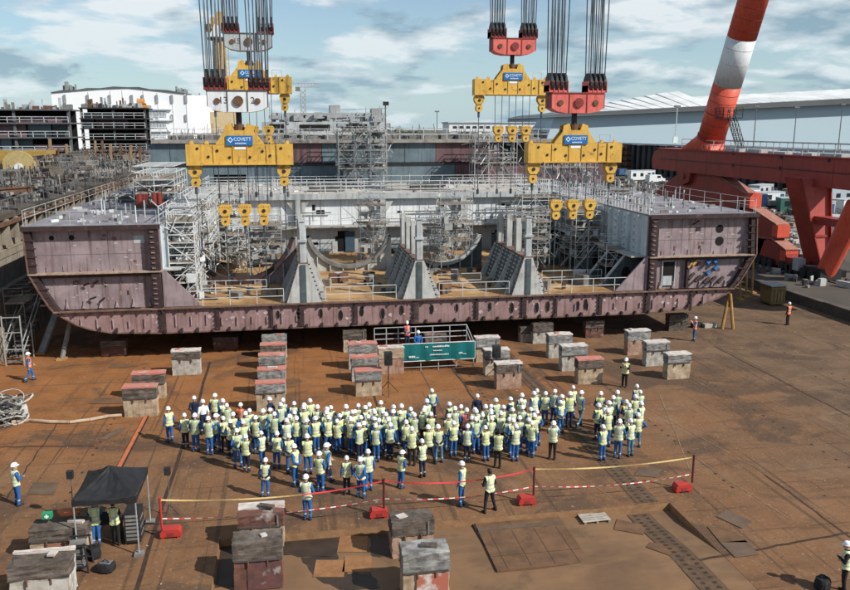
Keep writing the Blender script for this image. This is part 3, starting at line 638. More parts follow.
for bi, (a, b) in enumerate(bays):
    xc = (a+b)/2; hw = (b-a)/2; zc = ZT+.25+hw*.95
    A = []; B_ = []; F = []; yb_ = 60.5 if bi == 0 else 65.2
    for i in range(25):
        t_ = math.pi+i/24*math.pi; xx = xc+(hw-.12)*math.cos(t_); z = max(ZT+.2, zc+(hw*.95)*math.sin(t_)*1.0)
        z = min(z, 6.9 if bi == 0 else 6.3); A.append((xx, z)); B_.append((xx, ZT+.05)); F.append((xc+(hw-.42)*math.cos(t_), min(6.9 if bi == 0 else 6.3, max(ZT+.32, zc+(hw*.95-.28)*math.sin(t_)))))
    m = MB(); m.strip(A, B_, 'y', yb_, yb_+.15); wf = m.build('circular_web', (HULL if bi == 0 else GREYW if bi == 1 else TEALD), hs)
    m = MB(); m.strip(A, F, 'y', yb_-.25, yb_+.4); m.build('flange', HULLD if bi == 0 else GREYW if bi == 2 else GREYS, wf)
    k = int((b-a)/1.0)
    for i in range(1, k):
        m = MB(); xx = a+(b-a)*i/k; zt_ = max(ZT+.3, zc-math.sqrt(max(0, (hw*.95)**2-((xx-xc)*.95)**2))); m.box(xx-.04, xx+.04, yb_-.22, yb_-.01, ZT+.06, min(6.2, zt_)); m.build('web_stiffener', GREYW, wf)
m = MB(); m.box(ILX, IRX, YB, YB+.2, ZT, 5.95); m.build('lower_bulkhead', WHITED, hs)
m = MB(); m.box(ILX, IRX, YB+.06, YB+.26, 6.12, 8.7); m.build('upper_bulkhead', WHITE, hs)
m = MB(); m.box(ILX, IRX, YB-.9, YB-.002, 5.96, 6.1); gl = m.build('gallery', GREYW, hs)
m = MB(); m.rail((ILX, YB-.85, 6.1), (IRX, YB-.85, 6.1), 1.1, 2.4, 2, .03); m.build('railing', GALVW, gl)
for u in (343, 545):
    x = PY(u, 240, YB)[0]; m = MB(); m.box(x-.5, x+.55, YB-.02, YB-.004, ZT+.15, 5.55); d = m.build('doorway', DARK, hs)
    m = MB(); m.box(x+.2, x+1.1, YB-.14, YB-.03, ZT+.15, 5.5); m.build('door', mat('door blue', (.05, .09, .13), (.04, .07, .1), .6), d)
m = MB()
for i in range(1, 18):
    x = ILX+i*(IRX-ILX)/18; m.box(x-.02, x+.02, YB+.02, YB+.058, 6.15, 8.68)
m.build('bulkhead_seams', WHITED, hs)
m = MB(); m.box(ILX, IRX, YB-.35, YB+15, 8.72, 8.96); m.build('aft_deck', mat('pale walk deck', (.50, .47, .43), (.33, .29, .25), .8, scale=.6, spot=.5, sp=(.25, .16, .10)), hs)
m = MB(); m.box(ILX, IRX, YB-.5, YB-.352, 8.55, 9.05); m.build('deck_beam', WHITED, hs)
for (a, b) in bays:
    for s_, xx in ((1, a), (-1, b)):
        m = MB(); m.prism([(xx, 8.7), (xx+s_*1.1, 8.7), (xx+s_*.75, 8.35), (xx+s_*.1, 7.4), (xx, 7.3)], 'y', YB-.3, YB-.1); m.build('corner_bracket', GREYW, hs)
for x in GX:
    m = MB(); m.box(x-.25, x+.25, YB-.5, YB-.1, 6.1, 8.54); m.box(x-.5, x+.5, YB-.25, YB-.1, ZT+.1, 5.95); m.build('bulkhead_post', WHITED, hs)
m = MB(); m.rail((ILX, YB-.4, 9.05), (IRX, YB-.4, 9.05), 1.1, 1.9, 3, .035); m.rail((ILX, YB+5, 8.96), (IRX, YB+5, 8.96), 1.1, 1.7, 3, .04); m.rail((ILX, YB+10, 8.96), (IRX, YB+10, 8.96), 1.1, 2.3, 2, .03)
m.build('railing', GALVW, hs)
for a, b in ((-7.6, -.6), (2.2, 7.0), (10, 15), (18, 24.4)):
    m = MB(); m.rail((a, YF+.3, ZT+.05), (b, YF+.3, ZT+.05), 1.0, 1.6, 2, .028); m.build('edge_rail', GALVW, hs)
    m = MB(); m.rail((a+.5, YF+3.8, ZT+.05), (b-1.2, YF+3.8, ZT+.05), 1.0, 1.8, 2, .028); m.build('edge_rail', GALVW, hs)
    for k in range(7):                                  # work boxes, gas bottles and offcuts left on the tank top
        x = rnd.uniform(a, b); y = YF+rnd.uniform(1.5, 11); m = MB(); m.obox((x, y, ZT+.05), (rnd.uniform(.3, 1.2), rnd.uniform(.3, .8), rnd.uniform(.2, .9)), rnd.uniform(0, 3)); tag(m.build('work_box', rnd.choice((GREYS, WHITED, RUST, PLANK)), None, (x, y, ZT+.05)), 'small work box or offcut lying on the rusty tank top inside the hull', 'work box', 'work boxes on the tank top')

s = MB()
for i in range(520):
    r_ = rnd.random()
    if r_ < .35: x, y = rnd.uniform(-16, -8.8), rnd.uniform(53.5, 88)
    elif r_ < .7: x, y = rnd.uniform(25.6, 33), rnd.uniform(53.5, 88)
    else: x, y = rnd.uniform(-8, 25), rnd.uniform(75.3, 89)
    tall = rnd.random() < .25
    s.obox((x, y, 8.972), (.07, .07, rnd.uniform(.5, 1.2)) if tall else (rnd.uniform(.1, .7), rnd.uniform(.05, .25), rnd.uniform(.03, .22)), rnd.uniform(0, 3), i % 3)
tag(s.build('deck_litter', [GREYS, GALVW, WHITED]), 'tools, lugs and offcuts strewn over the hull decks', 'litter', kind='stuff')
# ================================================================= SCAFFOLD TOWERS
def scaffold(label, x0, x1, y0, y1, z0, z1, lift=1.9, bay=1.8, m1=None, group=None, r=.04, ladder=True, dens=1.0, mess=0):
    t = thing('scaffold_tower', ((x0+x1)/2, (y0+y1)/2, z0), label, 'scaffold', group); m1 = m1 or GALV
    nx = max(1, round((x1-x0)/bay)); ny = max(1, round((y1-y0)/bay)); nz = max(1, round((z1-z0)/lift))
    X = [x0+(x1-x0)*i/nx for i in range(nx+1)]; Yv = [y0+(y1-y0)*i/ny for i in range(ny+1)]; Z = [z0+(z1-z0)*i/nz for i in range(nz+1)]
    for x in X:
        for y in Yv: s = MB(); s.bar((x, y, z0), (x, y, z1+rnd.uniform(.2, 1.0)), r); s.build('standard', m1, t)
    s = MB()
    for z in Z[1:]:
        for dz in (0, .55, 1.05):
            if z+dz > z1+1.1: continue
            for y in Yv: s.bar((x0, y, z+dz), (x1, y, z+dz), r*.85)
            for x in X: s.bar((x, y0, z+dz), (x, y1, z+dz), r*.85)
    for i in range(nz):
        for k in range(nx):
            if rnd.random() < .75*dens:
                a, b = (X[k], X[k+1]) if rnd.random() < .5 else (X[k+1], X[k]); s.bar((a, y0-.03, Z[i]), (b, y0-.03, Z[i+1]), r*.8)
    s.build('ledgers', m1, t)
    for z in Z[1:]:
        s = MB(); s.box(x0, x1, y0+.1, y1-.1, z+.0, z+.02)
        for k in range(int((y1-y0)/.3)):
            if rnd.random() < .85: s.box(x0+rnd.uniform(-.2, .05), x1+rnd.uniform(-.05, .2), y0+k*.3, y0+k*.3+.27, z+.03, z+.08)
        s.build('plank_deck', PLANK, t)
    if mess:
        s = MB()
        for k in range(mess):
            a = Vector((rnd.uniform(x0-.4, x1+.4), rnd.uniform(y0-.5, y1), rnd.uniform(z0, z1+.8))); d = Vector((rnd.uniform(-1, 1), rnd.uniform(-.6, .6), rnd.uniform(-1, 1)))*rnd.uniform(.5, 1.6); b = a+d
            b.z = max(z0, b.z); s.bar(a, b, r*.8)
        for k in range(mess//2):
            s.obox((rnd.uniform(x0, x1), rnd.uniform(y0, y1), rnd.uniform(z0, z1)), (rnd.uniform(.2, .9), rnd.uniform(.1, .5), rnd.uniform(.1, .6)), rnd.uniform(0, 3))
        tag(s.build('loose_tubes', m1, t), kind='stuff')
    if ladder:
        s = MB(); xa = x0+(x1-x0)*.3
        for i in range(nz):
            a = Vector((xa, y0+.15, Z[i])); b = Vector((xa+.7, y0+.15, Z[i+1]))
            for off in (0, .35): s.bar(a+Vector((0, off, 0)), b+Vector((0, off, 0)), .03)
            for k in range(7): p = a.lerp(b, (k+.5)/7); s.bar(p, p+Vector((0, .35, 0)), .02)
        s.build('ladder', m1, t)
    return t
GS = 'scaffold towers around the hull section'
scaffold('white scaffold crammed against the inner side of the left wing block, nearest part', -8.0, -6.3, 54.5, 60, ZT+.05, 8.9, 1.5, 1.15, GALVW, GS, .05, mess=110)
scaffold('white scaffold along the left wing block, deeper part behind the yellow load blocks', -7.9, -6.2, 62, 72, ZT+.05, 8.9, 1.6, 1.5, GALVW, GS, .045, mess=60)
scaffold('grey scaffold tower in the left bay beside the first pillar', -3.1, -.7, 61, 63.4, ZT+.05, 7.8, 1.3, 1.1, GALV, GS, .035, mess=50)
scaffold('dense scaffold tower in front of the white bulkhead in the second bay', 6.0, 8.2, 69, 71.5, ZT+.05, 8.4, 1.5, 1.1, GALV, GS, .03, mess=50)
scaffold('scaffold tower with open platforms in the third bay by the white wall', 13.1, 16.0, 69.3, 71.6, ZT+.05, 8.4, 1.5, 1.2, GALV, GS, .03, mess=40)
scaffold('low grey scaffold just right of the second pillar row', 10.2, 11.8, 62, 65, ZT+.05, 7.2, 1.6, 1.5, GALV, GS, .035)
scaffold('dark scaffold behind the three load blocks in the right bay', 17.6, 20.6, 61.5, 64.5, ZT+.05, 7.6, 1.3, 1.1, GALV, GS, .03, mess=60)
scaffold('pale scaffold right of the third pillar reaching the deck', 20.9, 24.6, 70.5, 73.2, ZT+.05, 8.8, 1.5, 1.2, GALVW, GS, .035)
scaffold('low white scaffold in the left bay just behind the front edge', -5.2, -3.2, 66, 69, ZT+.05, 6.5, 1.3, 1.0, GALVW, GS, .03, mess=50)
scaffold('grey scaffold between the second and third pillar rows near the arches', 11.9, 13.4, 67, 69, ZT+.05, 7.2, 1.3, 1.0, GALV, GS, .03, mess=50)
scaffold('white scaffold on the right wing wall behind the right hand load block', 22.6, 24.8, 61, 66, ZT+.05, 8.4, 1.3, 1.2, GALVW, GS, .03, mess=70)
scaffold('slim white ladder scaffold on the right wing wall', 23.4, 24.9, 56.5, 58, ZT+.05, 6.0, 1.25, 1.5, GALVW, GS, .03)
for k in range(16):                                     # pipes, cable trays and small openings on the white bulkhead
    x = rnd.uniform(ILX+.5, IRX-1); w_ = rnd.uniform(.25, .8); lo_ = k % 2
    m = MB(); z = rnd.uniform(3.8, 4.9) if lo_ else rnd.uniform(6.5, 7.8); h_ = rnd.uniform(.2, .7); yb_ = YB-.012 if lo_ else YB+.045
    m.box(x, x+w_, yb_, yb_+.008, z, z+h_); m.build('opening', DARK, hs)
for k in range(14):
    x = rnd.uniform(ILX+.5, IRX-4); z = rnd.choice((4.4, 4.9, 5.3, 6.6, 7.3, 8.1)); m = MB(); e = x+rnd.uniform(1.5, 6)
    m.bar((x, YB-.18, z), (min(e, IRX-.2), YB-.18, z), .05, 6)
    for xx in (x, (x+e)/2): m.bar((xx, YB-.18, z), (xx, YB-.18, z-rnd.uniform(.4, 1.1)), .04, 6)
    m.build('pipe_run', rnd.choice((GALV, GALVD, RUST, GREYS)), hs)
for k in range(40):                                     # brackets, clips and lugs left on the tank top and girders
    x = rnd.uniform(ILX+.6, IRX-.6); y = rnd.uniform(YF+1, YB-1)
    m = MB(); m.obox((x, y, ZT+.05), (rnd.uniform(.05, .5), rnd.uniform(.04, .15), rnd.uniform(.1, .7)), rnd.uniform(0, 3)); m.build('welded_lug', rnd.choice((HULLD, GREYW, TEALD)), hs)
scaffold('low dark scaffold in the right bay near the front edge rail', 18.6, 20.4, 66, 69, ZT+.05, 6.6, 1.3, 1.0, GALVD, GS, .035, mess=60)
scaffold('white scaffold high against the bulkhead left of the first pillar', -6.5, -4.0, 72, 74, ZT+.05, 8.4, 1.4, 1.1, GALVW, GS, .035, mess=40)
GT = 'tall scaffold towers on the deck behind the white bulkhead'
scaffold('tall grey scaffold tower rising above the blue panels, with a dark lamp on top', 5.2, 10.2, 84.5, 87.5, 8.97, 14.6, 1.9, 1.8, GALV, GT, .05, mess=120)
scaffold('tall scaffold tower in front of maroon panels left of the far load blocks', 19.9, 24.6, 85.5, 88, 8.97, 13.6, 1.9, 1.6, GALV, GT, .045, mess=90)
scaffold('small scaffold cluster on the right of the aft deck under the red crane block', 26.0, 31.5, 80, 83, 8.97, 11.0, 1.4, 1.4, GALV, None, .045, mess=70)
scaffold('low white scaffold on the left wing deck near the yellow beam', -12.0, -8.9, 66, 74, 8.98, 11.0, 1.3, 1.6, GALVW, None, .04, mess=40)
st = scaffold('dark access scaffold at the foot of the left dock wall', -20.4+1.6, -17.6, 55.5, 58.5, .01, 3.6, 1.5, 1.2, GALVD, None, .035)
sb = thing('access_stair', (-17.5, 53.7, 0), 'pale metal access stair with handrails at the foot of the left dock wall', 'stair')
for x in (-18.3, -17.2):
    for y_, h_ in ((53.2, 3.3), (55.2, 2.4)): s = MB(); s.bar((x, y_, 0), (x, y_, h_), .05); s.build('post', GALV, sb)
s = MB()
for z in (1.1, 2.2, 3.2): s.bar((-18.3, 53.2, z), (-17.2, 53.2, z), .04)
for x in (-18.3, -17.2):
    for z in (.9, 1.5): s.bar((x, 53.2, z), (x, 57.5, z+2.4), .04)
s.build('handrail', GALV, sb)
s = MB()
for k in range(9): s.box(-18.25, -17.25, 53.3+k*.42, 53.65+k*.42, .2+k*.24, .25+k*.24)
s.build('treads', GALVD, sb)

# equipment standing on the wing deck
eq = thing('welding_set', (-10.6, 66, 8.98), 'red topped welding sets and gas rack on the left wing deck', 'machine')
s = MB(); s.box(-11.6, -10.9, 64.6, 65.5, 9.2, 10.0); s.box(-10.5, -9.8, 64.8, 65.6, 9.2, 10.05); s.build('red_case', mat('set red', (.34, .06, .045), (.26, .05, .04), .6), eq)
s = MB(); s.box(-11.8, -9.6, 64.4, 65.8, 9.0, 9.2)
for x in (-11.7, -10.7, -9.7): s.bar((x, 64.5, 9.2), (x, 64.5, 10.5), .04)
s.bar((-11.7, 64.5, 10.5), (-9.7, 64.5, 10.5), .04); s.build('rack', RUST, eq)
for i, (x, y, lb) in enumerate(((-13.6, 70, 'grey pipe stack lying on the left wing deck beside the welding sets'), (29.3, 70, 'grey pipe stack lying on the right wing deck inside the railings'), (3.5, 78.5, 'grey pipe stack lying on the aft deck behind the front white rail'), (13.5, 79, 'grey pipe stack on the aft deck between the two tall scaffold towers'))):
    s = MB()
    for k in range(6): s.bar((x-1.6, y+(k % 3)*.35, 9.13+(k//3)*.3), (x+1.6+rnd.uniform(-.4, .4), y+(k % 3)*.35, 9.13+(k//3)*.3), .14, 8)
    tag(s.build('pipe_stack', GREYS, None, (x, y, 8.98)), lb, 'pipes', 'pipe stacks on deck')

# ================================================================= SECOND HULL TIER BEHIND
h2 = thing('hull_tier', (8.5, 90, 8.97), 'second hull tier of maroon and blue grey panels behind the white bulkhead', 'ship hull')
s = MB(); s.box(-14.2, 30.9, 90.12, 104, 8.0, 13.4); s.build('core', DARK, h2)
pan = [(150, 248, 'g'), (248, 270, 'm'), (270, 322, 'm'), (322, 384, 'g'), (384, 436, 'g'), (436, 461, 'm'), (461, 500, 'm'), (530, 562, 'm'), (562, 616, 'm')]
for u0, u1, c in pan:
    x0 = PY(u0, 150, 90)[0]; x1 = PY(u1, 150, 90)[0]-.05
    s = MB(); s.box(x0, x1, 90, 90.11, 11.25, 13.35); s.build('upper_panel', MAROON if c == 'm' else TEALP, h2)
for u0, u1, c in ((150, 214, 'g'), (246, 300, 'g'), (300, 372, 'g'), (372, 455, 'g'), (455, 506, 'm'), (506, 560, 'm'), (560, 616, 'm')):
    x0 = PY(u0, 170, 90)[0]; x1 = PY(u1, 170, 90)[0]-.05
    s = MB(); s.box(x0, x1, 89.9, 90.11, 8.97, 10.95); s.build('lower_panel', MAROON if c == 'm' else TEALP, h2)
s = MB(); s.box(PY(214, 170, 90)[0], PY(246, 170, 90)[0], 89.9, 90.11, 10.05, 10.95); s.build('lower_panel', TEALP, h2)
s = MB(); s.box(-14.2, 30.9, 89.5, 104, 13.4, 13.75); s.build('top_slab', mat('slab edge', (.32, .30, .27), (.2, .18, .16), .8, spot=.4), h2)
s = MB(); s.box(-14.2, 30.9, 89.75, 89.98, 10.97, 11.2); s.build('deck_line', BLACK, h2)
s = MB(); s.rail((-14.2, 89.7, 13.75), (30.9, 89.7, 13.75), 1.15, 2.6, 2, .045); s.rail((-14.2, 97, 13.75), (30.9, 97, 13.75), 1.15, 2.6, 2, .045); s.build('railing', GALVW, h2)
s = MB()
for u in (170, 196, 270, 310, 345, 405, 452, 480, 545): x = PY(u, 150, 90)[0]; s.box(x-.03, x+.03, 89.96, 89.998, 11.3, 13.3)
s.build('panel_ribs', TEALD, h2)
s = MB()
for i in range(60):
    x = rnd.uniform(-13, 30); s.box(x, x+rnd.uniform(.3, 1.8), 92+rnd.uniform(0, 6), 99, 13.76, 13.8+rnd.uniform(.1, .75))
for i in range(150):
    x = rnd.uniform(-13, 30); y_ = rnd.uniform(89.8, 99); s.bar((x, y_, 13.76), (x+rnd.uniform(-.3, .3), y_, 13.76+rnd.uniform(.5, 1.8)), .05)
    if i % 3 == 0: zz_ = 13.9+rnd.uniform(.2, 1.2); s.bar((x, y_, zz_), (x+rnd.uniform(1, 4), y_, zz_+rnd.uniform(-.2, .2)), .04)
tag(s.build('deck_clutter', GREYS), 'loose pipes, posts and boxes on top of the second hull tier', 'clutter', kind='stuff')
lamp = thing('flood_lamp', (10.6, 88.5, 8.97), 'dark flood lamp on a thin pole in front of the blue panels', 'lamp')
s = MB(); s.bar((10.6, 88.5, 8.97), (10.6, 88.5, 17.4), .07, 6); s.build('pole', GALVD, lamp)
s = MB(); s.box(10.35, 10.95, 88.3, 88.7, 17.4, 17.8); s.build('lamp_head', BLACK, lamp)

# upper structure further aft
us = thing('deckhouse_block', (3, 122, 9), 'grey unfinished deckhouse block with dark openings beyond the blue panels', 'ship block')
def pyb(mb, u0, u1, v0, v1, Y, d, mi=0):
    a = PY(u0, v1, Y); b = PY(u1, v0, Y); mb.box(min(a[0], b[0]), max(a[0], b[0]), Y, Y+d, min(a[2], b[2]), max(a[2], b[2]), mi)
s = MB(); pyb(s, 262, 386, 122, 134, 122, 12); s.build('lower_storey', WHITED, us)
s = MB(); pyb(s, 288, 376, 113, 122, 124, 9); pyb(s, 330, 340, 105, 113, 125, 3); pyb(s, 372, 382, 108, 122, 125, 3); s.build('upper_storey', mat('pale block', (.40, .41, .41), (.25, .26, .26), .7, streak=.5, scale=.3), us)
for u0, u1, v0, v1 in ((296, 306, 115, 119), (318, 328, 116, 120), (270, 284, 124, 132), (300, 330, 124.5, 130), (342, 368, 124, 131)):
    s = MB(); pyb(s, u0, u1, v0, v1, 121.9 if v0 > 122 else 123.9, .08); s.build('opening', DARK, us)
s = MB()
for u in (270, 282, 295, 336, 352, 366, 380): a = PY(u, 122, 123); s.bar((a[0], 123, a[2]-2), (a[0], 123, a[2]+rnd.uniform(1.2, 3)), .09, 4)
a = PY(335, 110, 123); b = PY(387, 108, 123); s.bar(a, b, .08); a = PY(335, 117, 123); b = PY(387, 116, 123); s.bar(a, b, .08)
for k in range(60):
    u = rnd.uniform(264, 386); v = rnd.uniform(112, 123); a = PY(u, v, 121.5+rnd.uniform(0, 3)); s.box(a[0], a[0]+rnd.uniform(.1, 1.4), a[1], a[1]+1, a[2]-rnd.uniform(.2, 1.2), a[2])
s.build('masts', GALV, us)

# ================================================================= HOISTS
def hoist(side, far, cx, Y, dz, housing, hname, text):
    where = ('far ' if far else 'near ')+side
    hb = thing('crane_hook_block', (cx, Y, 16.1+dz), {('left', 0): 'white crane hook block numbered 13 hanging low at the left', ('left', 1): 'white crane hook block numbered 15 hanging highest at the left',
        ('right', 0): 'large red crane hook block, lower and nearer one at the right', ('right', 1): 'smaller looking red crane hook block, higher and farther one'}[(side, far)], 'crane block', 'crane hook blocks')
    z0 = 16.05+dz
    prof = [(cx-1.55, z0+.12), (cx-.9, z0), (cx+.9, z0), (cx+1.55, z0+.12), (cx+1.95, z0+.35), (cx+1.95, z0+1.4), (cx-1.95, z0+1.4), (cx-1.95, z0+.35)]
    s = MB(); s.prism(prof, 'y', Y-.7, Y+.7); s.build('housing', housing, hb)
    s = MB()
    for x in (-.66, .66): s.box(cx+x-.03, cx+x+.03, Y-.74, Y-.702, z0+.05, z0+1.36)
    s.box(cx-1.95, cx+1.95, Y-.75, Y-.702, z0+1.36, z0+1.44); s.box(cx-2.0, cx-1.955, Y-.7, Y+.7, z0+.35, z0+1.4); s.box(cx+1.955, cx+2.0, Y-.7, Y+.7, z0+.35, z0+1.4); s.build('edge_ribs', REDD if housing is RED else INKD, hb)
    s = MB(); s.disc((cx+.05, Y-.75, z0+.72), .34, .12, 'y', 18); s.build('centre_pin', RUST if housing is not RED else REDD, hb)
    for x in (-1.32, 1.32): s = MB(); s.disc((cx+x, Y-.74, z0+.72), .2, .08, 'y', 12); s.build('side_pin', RUST, hb)
    for x in (-1.45, 1.45):
        s = MB(); s.box(cx+x-.72, cx+x+.72, Y-.62, Y+.62, z0+1.45, z0+1.95)
        for k in range(5): s.box(cx+x-.72+k*.345, cx+x-.66+k*.345, Y-.66, Y+.66, z0+1.5, z0+2.25)
        s.build('sheave_guard', RED if housing is RED and not far else REDD, hb)
        for k in range(4):
            s = MB(); s.disc((cx+x-.51+k*.345, Y, z0+2.05), .78, .17, 'x', 20); s.build('sheave', BLACK, hb)
        for k in range(4):
            for j, yy in enumerate((-.7, 0, .7)):
                xx = cx+x-.51+k*.345; s = MB(); tx = cx+x*1.0+(k-1.5)*.42+(j-1)*.12
                s.bar((xx+(j-1)*.07, Y+yy, z0+2.1+(.75 if j == 1 else 0)), (tx+(.35 if (k+j) % 2 else -.35), Y+yy*1.3, 46+dz), .040, 6); s.build('rope', ROPEL if (k*3+j) % 3 == 1 else ROPE, hb)
    s = MB(); s.bar((cx, Y, z0+.05), (cx, Y, z0-.85), .2, 12); s.build('shank', BLACK, hb)
    zc = z0-1.25                                          # ramshorn hook as two curved horns
    s = MB(); s.bar((cx, Y, z0-.8), (cx, Y, zc-.1), .34, 10)
    for sx in (-1, 1):
        pts = [(cx+sx*(.2+.75*math.sin(a*.42)), Y, zc-.15-.38*math.sin(a*.42*1.6)+.02*a) for a in range(7)]
        for i in range(6): s.bar(pts[i], pts[i+1], .26-.025*i, 8, .26-.025*(i+1))
    s.build('hook', RUST, hb)
    if text:
        for tx, xo in ((text[0], -.92), (text[1], 1.0)): text_mb(tx, .62, (cx+xo, Y-.705, z0+.75), INKD, hb)
    # ---- spreader beam on the hook
    lab = {('left', 0): 'long yellow spreader beam with a blue sign, lowest one at the left', ('left', 1): 'upper left yellow spreader beam partly hidden behind the numbered white block',
           ('right', 0): 'yellow spreader beam with a blue sign under the large red block', ('right', 1): 'highest yellow spreader beam on the right, blue sign, under the far red block'}[(side, far)]
    sp = thing('spreader_beam', (cx, Y, 12.55+dz), lab, 'lifting beam', 'yellow spreader beams')
    z = 12.55+dz
    s = MB(); s.box(cx-3.5, cx+3.5, Y-.45, Y+.45, z, z+1.35)
    s.build('beam', YEL, sp)
    for sx in (-1, 1):                                    # built-up box ends, cover plates and top lugs
        s = MB(); a_, b_ = sorted((cx+sx*2.45, cx+sx*3.56)); s.box(a_, b_, Y-.53, Y+.53, z-.03, z+1.38); s.build('beam_end', YEL, sp)
        for xl_ in (2.2, 3.2): s = MB(); s.prism([(cx+sx*xl_-.16, z+1.385), (cx+sx*xl_+.13, z+1.385), (cx+sx*xl_+.07, z+1.6), (cx+sx*xl_-.07, z+1.6)], 'y', Y-.08, Y+.08); s.build('top_lug', YEL, sp)
        s = MB(); s.bar((cx+sx*2.97, Y, z-.05), (cx+sx*2.97, Y, z-.3), .17, 8); s.build('shackle', BLACK, sp)
    for xr_ in (-1.75, -.45, .5, 1.78):
        s = MB(); s.box(cx+xr_-.03, cx+xr_+.03, Y-.50, Y-.452, z+.02, z+1.33); s.build('web_rib', YEL, sp)
    for sy in (-1, 1):
        s = MB(); y0_, y1_ = sorted((Y+sy*.452, Y+sy*.56)); s.box(cx-2.4, cx+2.4, y0_, y1_, z-.02, z+.07); s.build('bottom_flange', YEL, sp)
    s = MB()
    for y0, y1 in ((-.46, -.3), (.3, .46)): s.prism([(cx-1.6, z+1.352), (cx+1.6, z+1.352), (cx+1.5, z+1.55), (cx+.98, z+2.2), (cx+.92, z+2.62), (cx+.5, z+2.78), (cx+.34, z+2.3), (cx-.34, z+2.3), (cx-.5, z+2.78), (cx-.92, z+2.62), (cx-.98, z+2.2), (cx-1.5, z+1.55)], 'y', Y+y0, Y+y1)
    s.build('lug_plates', YEL, sp)
    s = MB(); s.bar((cx-.8, Y, z+2.3), (cx+.8, Y, z+2.3), .22, 12); s.build('hook_bar', RUST, sp)
    s = MB(); s.box(cx-.88, cx+.88, Y-.56, Y-.465, z+1.3, z+1.95); sg = s.build('sign', BLUES, sp)
    s = MB(); c = (cx-.6, z+1.66)
    for a, b in ((.19, .12),):
        o_ = [(c[0], c[1]+a), (c[0]+a, c[1]), (c[0], c[1]-a), (c[0]-a, c[1])]; i_ = [(c[0], c[1]+b), (c[0]+b, c[1]), (c[0], c[1]-b), (c[0]-b, c[1])]
        for k in range(4): s.prism([o_[k], o_[(k+1) % 4], i_[(k+1) % 4], i_[k]], 'y', Y-.575, Y-.562)
    s.build('logo', PAINTW, sg)
    text_mb('COVETT', .33, (cx+.2, Y-.562, z+1.7), PAINTW, sg, sx=.92)
    s = MB()
    for k in range(9): s.box(cx-.3+k*.085, cx-.24+k*.085, Y-.572, Y-.562, z+1.4, z+1.47)
    s.build('small_print', PAINTW, sg)
    s = MB(); s.box(cx-.36, cx+.4, Y-.475, Y-.452, z+1.02, z+1.2); s.build('load_plate', PAINTW, sp)
    s = MB()
    for x, zz_ in ((-2.8, 1.1), (-2.1, .55), (-.7, .5), (.65, .5), (2.0, .6), (2.75, 1.1), (-1.5, .95), (1.5, .9)): s.disc((cx+x, Y-.54 if abs(x) > 2.5 else Y-.47, z+zz_), .095, .06, 'y', 8)
    s.build('pins', BLACK, sp)
    s = MB()
    s.box(cx-2.4, cx+2.4, Y-.4, Y+.4, z-.06, z-.021); s.build('wear_pads', BLACK, sp)
    s = MB()
    s.rail((cx+1.9, Y-.3, z+1.36), (cx+2.7, Y-.3, z+1.36), .6, .8, 1, .02); s.build('guard_rail', GALV, sp)
    # ---- five load blocks hanging under it
    names = [('left end', -3.05, z-1.5, 0), ('right end', 2.9, z-1.5, 0), ('left of the trio', -1.2, z-4.2, 1), ('middle of the trio', .12, z-4.2, 1), ('right of the trio', 1.42, z-4.2, 1)]
    for nm, xo, zb, low in names:
        ht = {('left', 0): 'lowest left beam', ('left', 1): 'upper left beam', ('right', 0): 'lower right beam', ('right', 1): 'upper right beam'}[(side, far)]
        lb = thing('load_block', (cx+xo, Y, zb), ('yellow pulley block hung on ropes, %s under the %s' % (nm, ht)) if low else ('yellow pulley block bolted at the %s of the %s' % (nm, ht)), 'pulley block', 'yellow pulley blocks')
        x = cx+xo
        s = MB(); s.prism([(x-.42, zb+1.38), (x-.46, zb+1.2), (x-.44, zb+.95), (x-.24, zb+.66), (x+.24, zb+.66), (x+.44, zb+.95), (x+.46, zb+1.2), (x+.42, zb+1.38), (x+.3, zb+1.45), (x-.3, zb+1.45)], 'y', Y-.3, Y+.3); s.build('upper_cheek', YEL, lb)
        s = MB(); s.prism([(x-.22, zb+.62), (x+.22, zb+.62), (x+.31, zb+.4), (x+.28, zb+.15), (x+.12, zb), (x-.12, zb), (x-.28, zb+.15), (x-.31, zb+.4)], 'y', Y-.24, Y+.24); s.build('lower_cheek', YEL, lb)
        s = MB(); s.disc((x, Y-.31, zb+1.02), .13, .06, 'y', 10); s.disc((x, Y-.25, zb+.32), .08, .05, 'y', 8); s.build('pin', BLACK, lb)
        s = MB(); s.box(x-.2, x+.2, Y-.2, Y+.2, zb+.6, zb+.68)
        for k in range(5): s.disc((x-.36+k*.18, Y-.3, zb+1.3), .03, .04, 'y', 6)
        s.build('neck', BLACK, lb)
        s = MB(); bz = 8.98 if far else (ZT+.06 if low else 6.2)
        s.bar((x, Y, zb-.25), (x, Y, bz+.3), .035, 6); s.bar((x, Y, zb+.05), (x, Y, zb-.5), .11, 8); s.bar((x, Y, bz), (x, Y, bz+.45), .12, 8); s.build('sling', ROPE, lb)
        if low:
            s = MB()
            for sx in (-.3, .3): s.bar((x+sx, Y, zb+1.4), (x+sx*1.1, Y, z-.07), .03, 5)
            s.build('hanger_ropes', ROPE, lb)
hoist('left', 0, -3.2, 57, 0, WHITE, 'white', ('13', '2'))
hoist('left', 1, -3.0, 73, 5.4, WHITED, 'grey', ('15', '2'))
hoist('right', 0, 20.65, 57, 0, RED, 'red', None)
hoist('right', 1, 20.35, 73, 5.4, RED, 'red', None)
